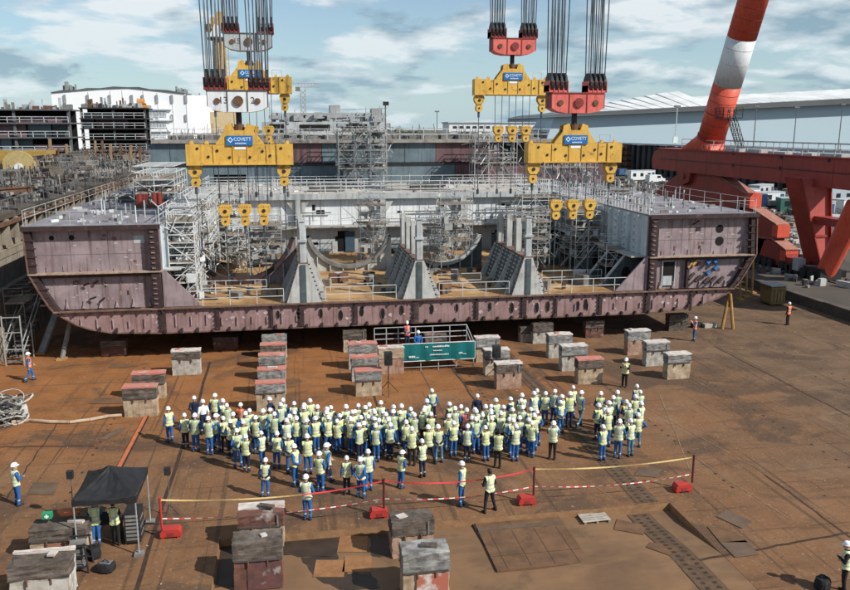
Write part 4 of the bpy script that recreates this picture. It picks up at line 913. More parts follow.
# ================================================================= GANTRY CRANE AT THE RIGHT
gc = thing('gantry_crane', (50, 78, .8), 'huge red gantry crane base with a red and white striped leaning leg', 'crane')
s = MB()
s.prism([(52, 9.6), (52, 12.3), (101.5, 12.3), (103, 11.9), (103.6, 11.0), (103.4, 9.75), (102.6, 9.6)], 'x', 48.8, 51.2); s.build('sill_beam', REDG, gc)
for y_ in (58.5, 66.2, 74, 81.5, 89, 96.4):
    s = MB(); s.box(48.785, 48.80, y_, y_+.06, 9.62, 12.28); s.box(48.785, 51.2, y_, y_+.05, 9.588, 9.6); s.build('plate_seam', REDD, gc)
s = MB(); s.box(48.74, 48.798, 52, 101, 11.0, 11.07); s.build('cable_run', BLACK, gc)
s = MB(); s.box(48.6, 51.4, 52, 102, 12.31, 12.42); s.build('top_flange', REDG, gc)
s = MB(); s.rail((48.8, 52, 12.42), (48.8, 90, 12.42), 1.15, 2.4, 2, .05); s.rail((51.2, 52, 12.42), (51.2, 100, 12.42), 1.15, 2.4, 2, .05); s.build('railing', GALV, gc)
s = MB()
for k in range(8): s.box(49, 51, 53+k*4.2, 56+k*4.2, 12.43, 12.6+rnd.uniform(0, .25))
s.build('walkway_covers', WHITED, gc)
for u, v in ((733, 153), (781, 157), (780, 168), (733, 165), (829, 160)):
    a = PX(u, v, 48.8); s = MB(); s.disc((48.78, a[1], a[2]), .22, .05, 'x', 10); s.build('bolt', BLACK, gc)
A = Vector(PX(707.5, 150, 50)); B = Vector(PX(753, 0, 50)); D = (B-A).normalized()
def at_v(v):
    lo, hi = -10, 40
    for _ in range(50):
        mid = (lo+hi)/2; p = A+D*mid
        d = [p.x, p.y, p.z-CAMH]; c = sum(d[i]*_fw[i] for i in range(3)); bb = sum(d[i]*_up[i] for i in range(3)); vv = 295-800*bb/c
        if vv > v: lo = mid
        else: hi = mid
    return A+D*lo
pw1, pw2 = at_v(84), at_v(37); base = at_v(138)
for p_, q_, m_ in ((base, pw1, REDL), (pw1, pw2, LEGW), (pw2, pw2+D*14, REDL)):
    s = MB(); s.bar(p_, q_, 1.58, 36); o = s.build('leg_tube', m_, gc)
    for p in o.data.polygons: p.use_smooth = len(p.vertices) == 4
    o['label'] = 'white painted band of the leaning leg' if m_ is LEGW else 'red tube of the leaning leg'
s = MB(); r0 = []; r1 = []
for i in range(24):
    a = 2*math.pi*i/24; cx_, cy_ = math.cos(a), math.sin(a)
    r0.append((50+1.6*max(-.74, min(.74, cx_*1.2)), 92.3+4.0*max(-.9, min(.9, cy_*1.15)), 12.45))
aa = D.orthogonal().normalized(); bb = D.cross(aa)
for i in range(24):
    a = 2*math.pi*i/24; d = Vector((math.cos(a), math.sin(a), 0)); d = (d-D*d.dot(D)).normalized(); r1.append(tuple(base+d*1.57))
s.loft([r0, r1]); s.build('leg_foot', REDL, gc)
s = MB(); s.bar(base-D*.05, base+D*.3, 1.66, 36); s.bar(at_v(112)-D*.05, at_v(112)+D*.08, 1.62, 36); s.build('ring_flange', REDG, gc)
for v_ in (130, 122, 100, 92, 62, 47, 28, 16, 5):
    s = MB(); p_ = at_v(v_); s.bar(p_-D*.025, p_+D*.025, 1.586, 36); s.build('weld_ring', REDD if v_ in (130, 122, 100, 92, 28, 16, 5) else WHITED, gc)
# caged ladder and platform on the leg
P = at_v(118); s = MB(); s.box(P.x-1.2, P.x+1.2, P.y-3.4, P.y-1.5, P.z-.1, P.z); s.rail((P.x-1.2, P.y-3.4, P.z), (P.x+1.2, P.y-3.4, P.z), 1.1, .8, 3, .04); s.rail((P.x-1.2, P.y-3.4, P.z), (P.x-1.2, P.y-1.6, P.z), 1.1, .8, 3, .04); s.build('platform', BLACK, gc)
s = MB()
a = Vector((P.x-.4, P.y-3.0, P.z)); b = Vector((P.x-.4, P.y-5.6, 12.45))
for off in (0, .7): s.bar(a+Vector((off, 0, 0)), b+Vector((off, 0, 0)), .06); s.bar(a+Vector((off, 0, 1)), b+Vector((off, 0, 1)), .05)
for k in range(16): p = a.lerp(b, (k+.5)/16); s.box(p.x, p.x+.7, p.y-.12, p.y+.12, p.z-.03, p.z+.03)
for k in range(8):
    p = a.lerp(b, k/7)
    for off in (0, .7): s.bar(p+Vector((off, 0, 0)), p+Vector((off, 0, 1)), .04)
s.build('stair', BLACK, gc)
def yz(pts, X=50): return [PX(u, v, X)[1:] for u, v in pts]
xz = lambda pts, Y: [PY(u, v, Y)[::2] for u, v in pts]
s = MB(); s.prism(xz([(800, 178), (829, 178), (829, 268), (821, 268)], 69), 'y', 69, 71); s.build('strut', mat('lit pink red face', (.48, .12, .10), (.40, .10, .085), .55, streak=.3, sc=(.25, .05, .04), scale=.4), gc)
s = MB(); q_ = xz([(800, 178), (821, 268)], 69); s.prism([q_[0], q_[1], (q_[1][0]-.12, q_[1][1]), (q_[0][0]-.12, q_[0][1])], 'y', 68.7, 71.3); s.build('strut_flange', REDG, gc)
s = MB(); q_ = xz([(829, 178), (829, 268)], 69); s.prism([q_[0], q_[1], (q_[1][0]+.12, q_[1][1]), (q_[0][0]+.12, q_[0][1])], 'y', 68.7, 71.3); s.build('strut_flange', REDG, gc)
s = MB(); q_ = xz([(814, 236), (829, 236)], 69); s.box(q_[0][0]-.2, q_[1][0], 68.9, 68.99, q_[0][1]-.12, q_[0][1]+.12); s.build('stiffener', REDG, gc)
f = PX(822, 280, 50); t_ = PX(858, 205, 50)
s = MB(); s.bar(f, t_, .85, 20, 1.0); o = s.build('diagonal_tube', REDL, gc)
s = MB(); a = PX(812, 218, 50); b = PX(852, 220, 50); s.box(49.3, 50.7, b[1], a[1], a[2]-.35, a[2]+.35); s.build('brace', REDG, gc)
s = MB(); s.box(48.9, 51.1, f[1]-1.2, f[1]+1.5, .95, 2.0); s.disc((48.8, f[1], 1.3), .5, .3, 'x', 14); s.disc((48.8, f[1]+1.2, 1.3), .5, .3, 'x', 14); s.build('foot_bogie', BLACK, gc)
DUST = mat('dusty pink flange', (.40, .20, .15), (.30, .13, .10), .75, spot=.4)
def eq(pts, tops, cap):
    s = MB(); s.prism(yz(pts), 'x', 49.35, 50.65); s.build('equaliser', REDG, gc)
    s = MB(); q_ = yz(tops)
    for c_, d_ in zip(q_, q_[1:]): s.prism([c_, d_, (d_[0], d_[1]+.1), (c_[0], c_[1]+.1)], 'x', 49.25, 50.75)
    s.build('top_flange', DUST, gc)
    u0, u1, v0, v1 = cap; a_ = PX(u1, v0, 50.7); b_ = PX(u1, v1, 50.7)
    s = MB(); s.box(49.3, 50.7, a_[1]-.25, a_[1]+.7, b_[2], a_[2]); s.build('end_cap', REDL, gc)
eq([(655, 197), (668, 185), (690, 168), (712, 172), (722, 176), (753, 196), (753, 208), (735, 215), (660, 230)], [(712, 171), (722, 175), (753, 195)], (749, 761, 193, 207))
s = MB(); s.prism(yz([(684, 168), (700, 168), (697, 182), (690, 185)]), 'x', 48.85, 49.34); s.disc((48.8, *yz([(692, 176)])[0]), .35, .2, 'x', 14); s.build('hanger_lug', REDG, gc)
eq([(742, 206), (760, 211), (783, 226), (783, 238), (770, 240), (762, 262), (742, 262)], [(744, 205), (760, 210), (783, 225)], (776, 789, 225, 237))
eq([(762, 238), (778, 240), (792, 251), (792, 262), (770, 268), (760, 264)], [(764, 237), (778, 239), (792, 250)], (788, 797, 251, 261))
for k, (u, v) in enumerate(((803, 265), (793, 268), (775, 270), (763, 273), (750, 272), (740, 270))):
    a = PX(u, v, 50); s = MB(); s.box(49.4, 50.6, a[1]-.8, a[1]+.8, 1.35, 2.2); bo = s.build('bogie', REDG if k < 2 else BLACK, gc)
    for off in (-.5, .5): s = MB(); s.disc((49.1, a[1]+off, 1.32), .45, .4, 'x', 14); s.build('wheel', BLACK, bo)
s = MB(); s.box(48.8, 49.6, PX(797, 262, 49)[1]-.5, PX(797, 262, 49)[1]+.4, 1.3, 2.5); s.build('control_box', WHITED, gc)
rl = MB(); rl.box(49.9, 50.1, 20, 140, .803, .9); structure(rl, 'crane_rail', RUST)

# ================================================================= BACKGROUND RIGHT
hall = thing('covered_hall', (150, 300, .8), 'very long pale blue hall with a white roof across the water side at right', 'hall')
Yh = 320; a = PY(545, 141, Yh); b = PY(900, 141, Yh); e0 = PY(566, 118, Yh)[2]
zE0 = PY(566, 117, Yh)[2]; zE1 = PY(850, 104, Yh)[2]
xw0 = PY(540, 117, Yh)[0]; xw1 = PY(850, 104, Yh)[0]+60
zE1 += (zE1-zE0)*60/(xw1-60-xw0)
s = MB(); s.prism([(xw0, .8), (xw1, .8), (xw1, zE1), (xw0+6, zE0)], 'y', Yh, Yh+70); s.build('wall', HALLB, hall)
s = MB(); s.prism([(xw0+4, zE0), (xw1, zE1), (xw1, zE1+3.0), (xw0+12, zE0+1.6)], 'y', Yh-4, Yh+70); s.build('fascia', ROOFG, hall)
s = MB(); n_ = 34
for i in range(n_):
    x0 = xw0+14+(xw1-xw0-14)*i/n_; x1 = xw0+14+(xw1-xw0-14)*(i+1)/n_
    zf = lambda x: zE0+1.7+(zE1+3.0-zE0-1.6)*(x-xw0-12)/(xw1-xw0-12)
    pk = 7.0*min(1, (x0-xw0-10)/55)*(1 if x0 < PY(700, 90, Yh)[0] else .62)
    s.add([(x0, Yh-3, zf(x0)), (x1-.6, Yh-3, zf(x1)), (x1-.6, Yh+28, zf(x1)+pk), (x0, Yh+28, zf(x0)+pk*.96), (x0, Yh+69, zf(x0)), (x1-.6, Yh+69, zf(x1))], [[0,1,2,3],[3,2,5,4],[0,3,4],[1,5,2],[0,4,5,1]])
s.build('roof', ROOFW, hall)
sh = thing('sheet_pile_wall', (122, 270, .8), 'black ribbed sheet piling wall behind the right quay yard', 'wall')
p0 = G(600, 169, .8); p1 = G(850, 197, .8); p2 = (p1[0]+(p1[0]-p0[0])*.6, p1[1]+(p1[1]-p0[1])*.6)
s = MB(); n_ = 110
for i in range(n_):
    x0, y0 = p0[0]+(p2[0]-p0[0])*i/n_, p0[1]+(p2[1]-p0[1])*i/n_; x1, y1 = p0[0]+(p2[0]-p0[0])*(i+1)/n_, p0[1]+(p2[1]-p0[1])*(i+1)/n_
    o = 0 if i % 2 else .9; s.prism([(x0-o, y0), (x1-o, y1), (x1+2, y1), (x0+2, y0)], 'z', .8, 9.6+rnd.uniform(-.15, .15))
s.build('sheet_piles', SHEET, sh)
s = MB(); s.prism([(p0[0]-1.2, p0[1]), (p2[0]-1.2, p2[1]), (p2[0]+2.4, p2[1]), (p0[0]+2.4, p0[1])], 'z', 9.8, 10.3); s.build('coping', WHITED, sh)
for i, (u, vt, vb, Y, lb) in enumerate(((673, 107, 176, None, 'tall white lamp mast with a small cabinet before the black sheet wall'), (753, 107, 150, 265, 'thin grey lamp mast standing beyond the red beam, just right of the leg'), (793, 108, 150, 260, 'thin grey lamp mast beyond the red beam, middle one'), (838, 105, 150, 250, 'thin grey lamp mast beyond the red beam, farthest right'), (437, 112, 128, 330, 'lone distant floodlight mast rising above the treeline'))):
    if Y is None: b = G(u, vb, .8)
    else: b = (PY(u, vb, Y)[0], Y, .8 if u > 500 else 3)
    top = PY(u+ (1.5 if u > 700 else 0), vt, b[1])[2]
    lm = thing('lamp_mast', b, lb, 'lamp post', 'lamp masts on the far side')
    s = MB(); s.bar(b, (b[0], b[1], top), .22, 6, .14); s.build('pole', GALVW if i == 0 else GALVD, lm)
    s = MB(); s.box(b[0]-.9, b[0]+.9, b[1]-.3, b[1]+.3, top, top+.5); s.build('lamp_head', GALVD, lm)
    if i == 0: s = MB(); s.box(b[0]-.9, b[0]+.5, b[1]-.6, b[1]-.2, top-10.5, top-8.6); s.build('cabinet', CABW, lm)

def cabin(p, sz, ang, m, lb, grp=None):
    t = thing('site_cabin', p, lb, 'cabin', grp, ang); w, d, h = sz
    s = MB(); s.box(-w/2, w/2, -d/2, d/2, .15, h); s.build('shell', m, t)
    s = MB(); s.box(-w/2-.05, w/2+.05, -d/2-.05, d/2+.05, h+.002, h+.14); s.build('roof', WHITED, t)
    for k in range(max(1, int(w/2.4))):
        s = MB(); x = -w/2+1.2+k*2.4; s.box(x-.5, x+.5, -d/2-.03, -d/2-.003, 1.1, 2.0); s.build('window', GLASS, t)
    s = MB(); s.box(w/2-1.05, w/2-.2, -d/2-.03, -d/2-.003, .2, 2.15); s.build('door', CABB, t)
    s = MB(); s.box(-w/2, w/2, -d/2, d/2, 0, .14); s.build('skid', BLACK, t)
    return t
def truck(p, ang, m, lb):
    t = thing('truck', p, lb, 'truck', None, ang)
    s = MB(); s.prism([(-1.1, .7), (1.1, .7), (1.1, 2.2), (.8, 2.9), (-1.1, 2.9)], 'x', 0, 2.3); s.v = [(v[1]*1+3.0, v[0]-1.15, v[2]) for v in s.v]; s.build('cab', m, t)
    s = MB(); s.box(4.0, 4.115, -.95, .95, 1.7, 2.25); s.build('windscreen', GLASS, t)
    s = MB(); s.box(-3.6, 1.85, -1.2, 1.2, 1.0, 1.2); s.box(-3.6, 1.85, -1.2, -1.12, 1.2, 1.75); s.box(-3.6, 1.85, 1.12, 1.2, 1.2, 1.75); s.box(1.7, 1.85, -1.1, 1.1, 1.2, 2.2); s.build('flatbed', GREYS, t)
    s = MB(); s.box(-3.5, 3.9, -.5, .5, .6, .99); s.build('chassis', BLACK, t)
    for x in (-2.7, -1.6, 2.9):
        for y in (-1.0, 1.0):
            s = MB(); s.disc((x, y, .5), .5, .32, 'y', 14); s.build('wheel', TYRE, t)
    return t
def van(p, ang, m, lb):
    t = thing('van', p, lb, 'van', None, ang)
    s = MB(); s.prism([(-2.5, .4), (2.5, .4), (2.55, 1.15), (1.7, 1.35), (1.0, 2.15), (-2.45, 2.2)], 'y', -.95, .95); s.build('body', m, t)
    s = MB(); s.prism([(1.68, 1.39), (1.06, 2.08), (1.12, 2.1), (1.76, 1.42)], 'y', -.8, .8); s.build('windscreen', GLASS, t)
    for sy in (-1, 1): s = MB(); s.box(-.1, 1.0, sy*.953-.01, sy*.953+.01, 1.35, 1.95); s.build('window', GLASS, t)
    for x in (-1.6, 1.6):
        for y in (-.85, .85): s = MB(); s.disc((x, y, .36), .36, .24, 'y', 14); s.build('wheel', TYRE, t)
    return t
Q = lambda u, v: G(u, v, .8)
cabin(Q(743, 203), (6, 2.5, 2.6), .3, CABW, 'white site cabin behind the red equaliser end, in front of the dark sheet wall')
cabin(Q(764, 205), (7, 2.5, 2.4), .1, CABW, 'white cabin with a low flat roof next to the taller white cabin')
cabin(Q(792, 212), (5, 2.4, 2.4), -.2, CABG, 'dark green cabin in the yard left of the pink gantry strut')
cabin(Q(842, 203), (12, 3, 5.0), .1, mat('pale grey blue cabin', (.42, .48, .53), (.33, .38, .43), .6), 'pale grey blue two storey cabin at the far right yard')
cabin(Q(836, 236), (4, 2.4, 2.6), .9, CABW, 'white cabin glimpsed between the gantry strut and diagonal tube')
cabin(Q(640, 180), (8, 2.6, 2.6), .2, CABW, 'small white cabin at the foot of the white lamp mast')
for k_, (u_, v_, lb_) in enumerate(((708, 191, 'white flat roofed cabin glimpsed under the red beam near the equaliser'), (815, 217, 'small white cabin right of the green cabin, by the pink strut'), (846, 214, 'white cabin at the right edge of the yard below the two storey cabin'), (760, 197, 'pale cabin against the dark sheet wall, above the flatbed truck'), (600, 178, 'pale cabin beyond the right load beam, left of the coil heap'))): cabin(Q(u_, v_), (5+k_*.6, 2.5, 2.5), .2*k_, CABW if k_ % 2 == 0 else WHITED, lb_)
truck(Q(778, 211), 2.6, CABB, 'flatbed truck with a blue cab parked in the quay yard')
van(Q(805, 206), .6, CABW, 'white van parked near the green cabin in the yard')
van(Q(655, 183), .2, CABW, 'white van parked beside the lamp mast under the dark wall')
van(Q(622, 176), .5, CABB, 'blue van far back near the end of the dark wall')
# steel stock laid out on the quay
KINDS = []
def proto(name, mb, m, lb, cat, grp):
    o = tag(mb.build(name, m), lb, cat, grp); KINDS.append(o); return o
def k_plates():
    s = MB()
    for k in range(5): s.obox((rnd.uniform(-.15, .15), rnd.uniform(-.15, .15), k*.13), (3.2, 1.7, .06), rnd.uniform(-.05, .05))
    for x in (-1.1, 1.1): s.box(x-.08, x+.08, -.8, .8, -.0, .7)
    return s
def k_frame():
    s = MB()
    for x in (-1.5, 0, 1.5):
        for y in (-.8, .8): s.box(x-.06, x+.06, y-.06, y+.06, 0, 1.7)
    for z in (.3, 1.0, 1.6):
        for y in (-.8, .8): s.box(-1.5, 1.5, y-.05, y+.05, z, z+.1)
        for x in (-1.5, 1.5): s.box(x-.05, x+.05, -.8, .8, z+.02, z+.08)
    return s
def k_pipes():
    s = MB()
    for k in range(9): s.bar((-2, -.6+.3*(k % 5)+.15*(k//5), .15+.26*(k//5)), (2+rnd.uniform(-.5, .3), -.6+.3*(k % 5)+.15*(k//5), .15+.26*(k//5)), .14, 8)
    return s
def k_crate():
    s = MB(); s.box(-.8, .8, -.6, .6, .1, 1.1)
    for x in (-.7, 0, .7): s.box(x-.06, x+.06, -.64, -.601, .1, 1.1); s.box(x-.08, x+.08, -.6, .6, 0, .099)
    s.box(-.84, .84, -.66, .66, 1.101, 1.16)
    return s
def k_beams():
    s = MB()
    for k in range(4):
        y = -.9+k*.55; s.box(-2.6, 2.4, y-.02, y+.02, .06, .4); s.box(-2.6, 2.4, y-.15, y+.15, 0, .06); s.box(-2.6, 2.4, y-.15, y+.15, .4, .46)
    return s
def k_bin():
    s = MB(); s.prism([(-1.2, .1), (1.2, .1), (1.5, 1.2), (-1.5, 1.2)], 'y', -.8, .8); s.box(-1.56, 1.56, -.86, .86, 1.2, 1.28)
    for i in range(6): s.obox((rnd.uniform(-1, 1), rnd.uniform(-.5, .5), 1.285), (.8, .12, .2), rnd.uniform(0, 3))
    return s
protos = [('plate_stack', k_plates(), GREYS, 'plates'), ('storage_frame', k_frame(), GALVD, 'frame'), ('pipe_bundle', k_pipes(), GREYS, 'pipes'), ('wooden_crate', k_crate(), PLANK, 'crate'), ('beam_bundle', k_beams(), RUST, 'beams'), ('scrap_skip', k_bin(), mat('skip steel', (.16, .13, .10), (.09, .07, .055), .8), 'skip')]
qlab = {'plate_stack': 'stack of steel plates lying in the cluttered yard on the right quay', 'storage_frame': 'open steel storage frame standing in the cluttered right quay yard', 'pipe_bundle': 'bundle of grey pipes lying in the right quay yard', 'wooden_crate': 'brown wooden crate standing in the right quay yard', 'beam_bundle': 'rusty steel beams laid side by side in the right quay yard', 'scrap_skip': 'brown scrap skip full of offcuts in the right quay yard'}
llab = {'plate_stack': 'stack of steel plates in the clutter along the left dock side', 'storage_frame': 'open steel frame in the clutter along the left dock side', 'pipe_bundle': 'bundle of grey pipes along the left dock side', 'wooden_crate': 'brown wooden crate among the clutter on the left dock side', 'beam_bundle': 'rusty beams laid among the clutter on the left dock side', 'scrap_skip': 'brown scrap skip among the clutter on the left dock side'}
used = {}
def scatter(pts, labs, grp, zed):
    for i, (x, y) in enumerate(pts):
        name, mb, m, cat = protos[rnd.randrange(6)]; key = name
        if key not in used:
            o = mb.build(name, m); tag(o, None, cat); used[key] = o
        else: o = used[key].copy(); COL.objects.link(o)
        o.location = (x, y, zed); o.rotation_euler.z = rnd.uniform(0, 3.1); k = rnd.uniform(.65, 1.15); o.scale = (k, k, k*rnd.uniform(.8, 1.2))
        o['label'] = labs[name]; o['group'] = grp+' '+cat
pts = []
while len(pts) < 95:
    u = rnd.uniform(690, 850); v = rnd.uniform(193, 236); x, y, _ = Q(u, v)
    if x > 55 and all(math.hypot(x-a, y-b) > 3 for a, b in pts): pts.append((x, y))
while len(pts) < 120:
    u = rnd.uniform(560, 690); v = rnd.uniform(173, 188); x, y, _ = Q(u, v)
    if x > 47 and all(math.hypot(x-a, y-b) > 3 for a, b in pts): pts.append((x, y))
scatter(pts, qlab, 'quay yard', .8)
pts = []
while len(pts) < 110:
    y = 62+130*rnd.random()**1.2; x = wx(y)-rnd.uniform(1.6, 14+y*.13)
    if (y > 128 or x > -33) and x < wx(y)-5.6 and all(math.hypot(x-a, y-b) > 2.3 for a, b in pts): pts.append((x, y))
scatter(pts, llab, 'left dock side', 9.13)
s = MB()
for i in range(5200):
    y = 58+140*rnd.random(); x = wx(y)-(rnd.uniform(.2, 5) if i % 12 == 0 else rnd.uniform(4.2, 16+y*.2))
    h = rnd.uniform(.1, .9); thin = rnd.random() < .12
    s.obox((x, y, 9.0 if i % 12 else 9.125), (.1, .1, rnd.uniform(.7, 1.9)) if thin else (rnd.uniform(1.5, 4), .12, .15) if i % 9 == 0 else (rnd.uniform(.1, .9), rnd.uniform(.06, .35), h*.6), rnd.uniform(0, 3))
tag(s.build('scrap_litter', mat('mixed litter', (.27, .255, .235), (.04, .037, .034), .85, scale=.25, lo=.45, hi=.55)), 'small mixed scrap and cut steel littering the left dock side', 'scrap', kind='stuff')
s = MB()
for i in range(2800):
    u = rnd.uniform(560, 850); v = rnd.uniform(172+max(0, u-600)*.1, 245) if i < 2600 else rnd.uniform(240, 290); x, y, _ = Q(u, v)
    if x < 53 and i < 2600: continue
    if x < 46: continue
    s.obox((x, y, .8), (rnd.uniform(.2, 1.6), rnd.uniform(.1, .5), rnd.uniform(.1, .7)), rnd.uniform(0, 3))
tag(s.build('yard_litter', mat('yard litter', (.42, .41, .39), (.055, .05, .048), .85, scale=.25, lo=.45, hi=.55)), 'small pale offcuts and tools littering the right quay yard', 'scrap', kind='stuff')
# chain fence lines on the left dock top
for k, off in enumerate((5.6, 9.5)):
    f = thing('site_fence', (wx(60)-off, 60, 9), ['pale tubular site fence close behind the left dock coping', 'second tubular fence line farther back on the left dock side'][k], 'fence')
    s = MB(); s.rail((wx(58)-off, 58, 9.12), (wx(150)-off-1, 150, 9.12), 1.1, 1.9, 1, .03); s.build('rail_panel', GALVD, f)

# objects behind the right load beam
o = thing('grey_tank', G(553, 178, 3.2), 'grey white cylindrical tank lying beyond the right load beam', 'tank')
c = o.location; s = MB(); s.bar((c[0]-5, c[1], c[2]+1.6), (c[0]+5, c[1], c[2]+1.6), 1.6, 20); s.build('shell', WHITED, o)
s = MB(); s.box(c[0]-3.4, c[0]-2.8, c[1]-1.4, c[1]+1.4, 3, c[2]+.6); s.box(c[0]+2.8, c[0]+3.4, c[1]-1.4, c[1]+1.4, 3, c[2]+.6); s.build('saddle', GREYS, o)
o = thing('rusty_coil_stack', Q(625, 172), 'tall rusty heap of chain coils at the end of the dark wall', 'coils'); c = o.location
for k in range(5):
    s = MB()
    pts_ = [(c[0]+(3.2-k*.35)*math.cos(a*.5), c[1]+(3.2-k*.35)*math.sin(a*.5), c[2]+.8+k*1.75) for a in range(14)]; s.tube(pts_, .95, 7); s.build('coil', RUST, o)
def lift(p, m1, lb, ang):
    t = thing('boom_lift', p, lb, 'boom lift', None, ang)
    s = MB(); s.box(-1.6, 1.6, -1, 1, .5, 1.3); s.box(-1.2, .6, -.8, .8, 1.301, 2.2); s.build('chassis', m1, t)
    s = MB(); s.bar((-.6, 0, 2.0), (2.8, 0, 4.2), .25, 4); s.bar((2.8, 0, 4.2), (4.6, 0, 5.2), .2, 4); s.build('boom', m1, t)
    s = MB(); s.rail((4.6, -.8, 4.6), (4.6, .8, 4.6), 1.1, .8, 2, .05); s.rail((5.8, -.8, 4.6), (5.8, .8, 4.6), 1.1, .8, 2, .05); s.box(4.6, 5.8, -.8, .8, 4.5, 4.6); s.build('basket', GALV, t)
    for x in (-1.1, 1.1):
        for y in (-1, 1): s = MB(); s.disc((x, y, .55), .55, .4, 'y', 14); s.build('wheel', TYRE, t)
lift((41, 128, 0), mat('lift orange', (.5, .15, .03), (.4, .12, .03), .5), 'orange boom lift beyond the right load beam', .4)
lift((37, 118, 0), YEL, 'yellow boom lift beside the orange one beyond the load beam', 2.2)
lift((33.5, 112, 0), mat('lift blue', (.03, .12, .4), (.03, .1, .33), .5), 'blue boom lift low beyond the right load beam', 1.1)

# ================================================================= BACKGROUND LEFT
wh = thing('white_hall', (-75, 250, 9), 'large white sheeted assembly hall with rounded corner behind the dark ship blocks', 'hall')
Yw = 255; pts_top = [(51, 93), (75, 91), (100, 89), (128, 88), (150, 90), (185, 94)]
zt = [PY(u, v, Yw)[2] for u, v in pts_top]; xt = [PY(u, v, Yw)[0] for u, v in pts_top]
s = MB(); s.prism([(xt[0], 9), (xt[-1], 9)]+[(xt[i], zt[i]) for i in range(5, -1, -1)], 'y', Yw, Yw+1.2); s.build('front_sheet', HALLW, wh)
xe = xt[-1]; ze = zt[-1]
arc = [(xe+7.5*math.sin(a), Yw+7.5*(1-math.cos(a))) for a in [i*math.pi/20 for i in range(11)]]
s = MB()
for a, b in zip(arc, arc[1:]): s.prism([a, b, (b[0]-1.2, b[1]+.8), (a[0]-.3, a[1]+1.2)], 'z', 9, ze-.3)
s.prism([arc[-1], (arc[-1][0]+1.5, Yw+60), (arc[-1][0], Yw+60), (arc[-1][0]-1, Yw+8)], 'z', 9, ze-.6); s.build('corner_sheet', HALLW, wh)
s = MB()
for u, v in ((65, 91.5), (88, 89.8), (110, 88.5), (122, 88), (143, 89), (157, 90.5), (172, 92.5), (186, 94)):
    a = PY(u, v, Yw); s.box(a[0]-.08, a[0]+.08, Yw-.12, Yw-.003, 9, a[2]-.6)
s.build('sheet_seams', mat('seam shade', (.66, .68, .69), (.6, .62, .63), .7), wh)
s = MB()
for u in (65, 88, 110, 132, 143, 157, 172, 186):
    a = PY(u, 99, Yw); s.box(a[0]-.35, a[0]+.35, Yw-.35, Yw-.125, a[2]-1.2, a[2]+1.2)
    if u > 140: a = PY(u, 118, Yw); s.box(a[0]-.3, a[0]+.3, Yw-.35, Yw-.125, a[2]-1, a[2]+1)
s.build('vents', mat('vent grey', (.30, .32, .33), (.22, .24, .25), .7), wh)
s = MB()
for i in range(5): s.prism([(xt[i], zt[i]+.02), (xt[i+1], zt[i+1]+.02), (xt[i+1], zt[i+1]+.25), ((xt[i]+xt[i+1])/2, (zt[i]+zt[i+1])/2+.6), (xt[i], zt[i]+.25)], 'y', Yw-.3, Yw+60)
s.build('roof', ROOFG, wh)
s = MB()
for u0, u1, v in ((62, 80, 86), (66, 72, 84), (176, 186, 87), (180, 190, 90), (186, 200, 93)):
    for k in range(9):
        a = PY(u0+(u1-u0)*rnd.random(), v+rnd.uniform(0, 4), Yw+14); yj = Yw+12+rnd.uniform(0, 3); w_ = rnd.uniform(.1, .45); s.box(a[0]-w_, a[0]+w_, yj, yj+rnd.uniform(.5, 2), a[2]-2.5, a[2]+rnd.uniform(-.6, .9))
s.build('roof_plant', mat('roof plant', (.30, .33, .32), (.16, .18, .17), .8), wh)
s = MB()
for j, (v0, v1) in enumerate(((111, 117), (122, 128), (133, 138), (141, 147))):
    s = MB()
    for k in range(6):
        a = PY(148.5+k*3.1, v1, Yw); b = PY(150.6+k*3.1, v0, Yw); s.box(a[0], b[0], Yw-.2, Yw-.003, a[2], b[2])
    s.build('louvre_row', mat('louvre shade', (.30, .32, .33), (.45, .47, .48), .7), wh)
s = MB()
for v in (109, 120, 131, 140): a = PY(146, v, Yw); b = PY(172, v, Yw); s.box(a[0], b[0], Yw-.8, Yw-.25, a[2]-.15, a[2]+.15); s.rail((a[0], Yw-.8, a[2]), (b[0], Yw-.8, b[2]), 1.1, 2, 2, .08)
s.build('gallery', HALLW, wh)
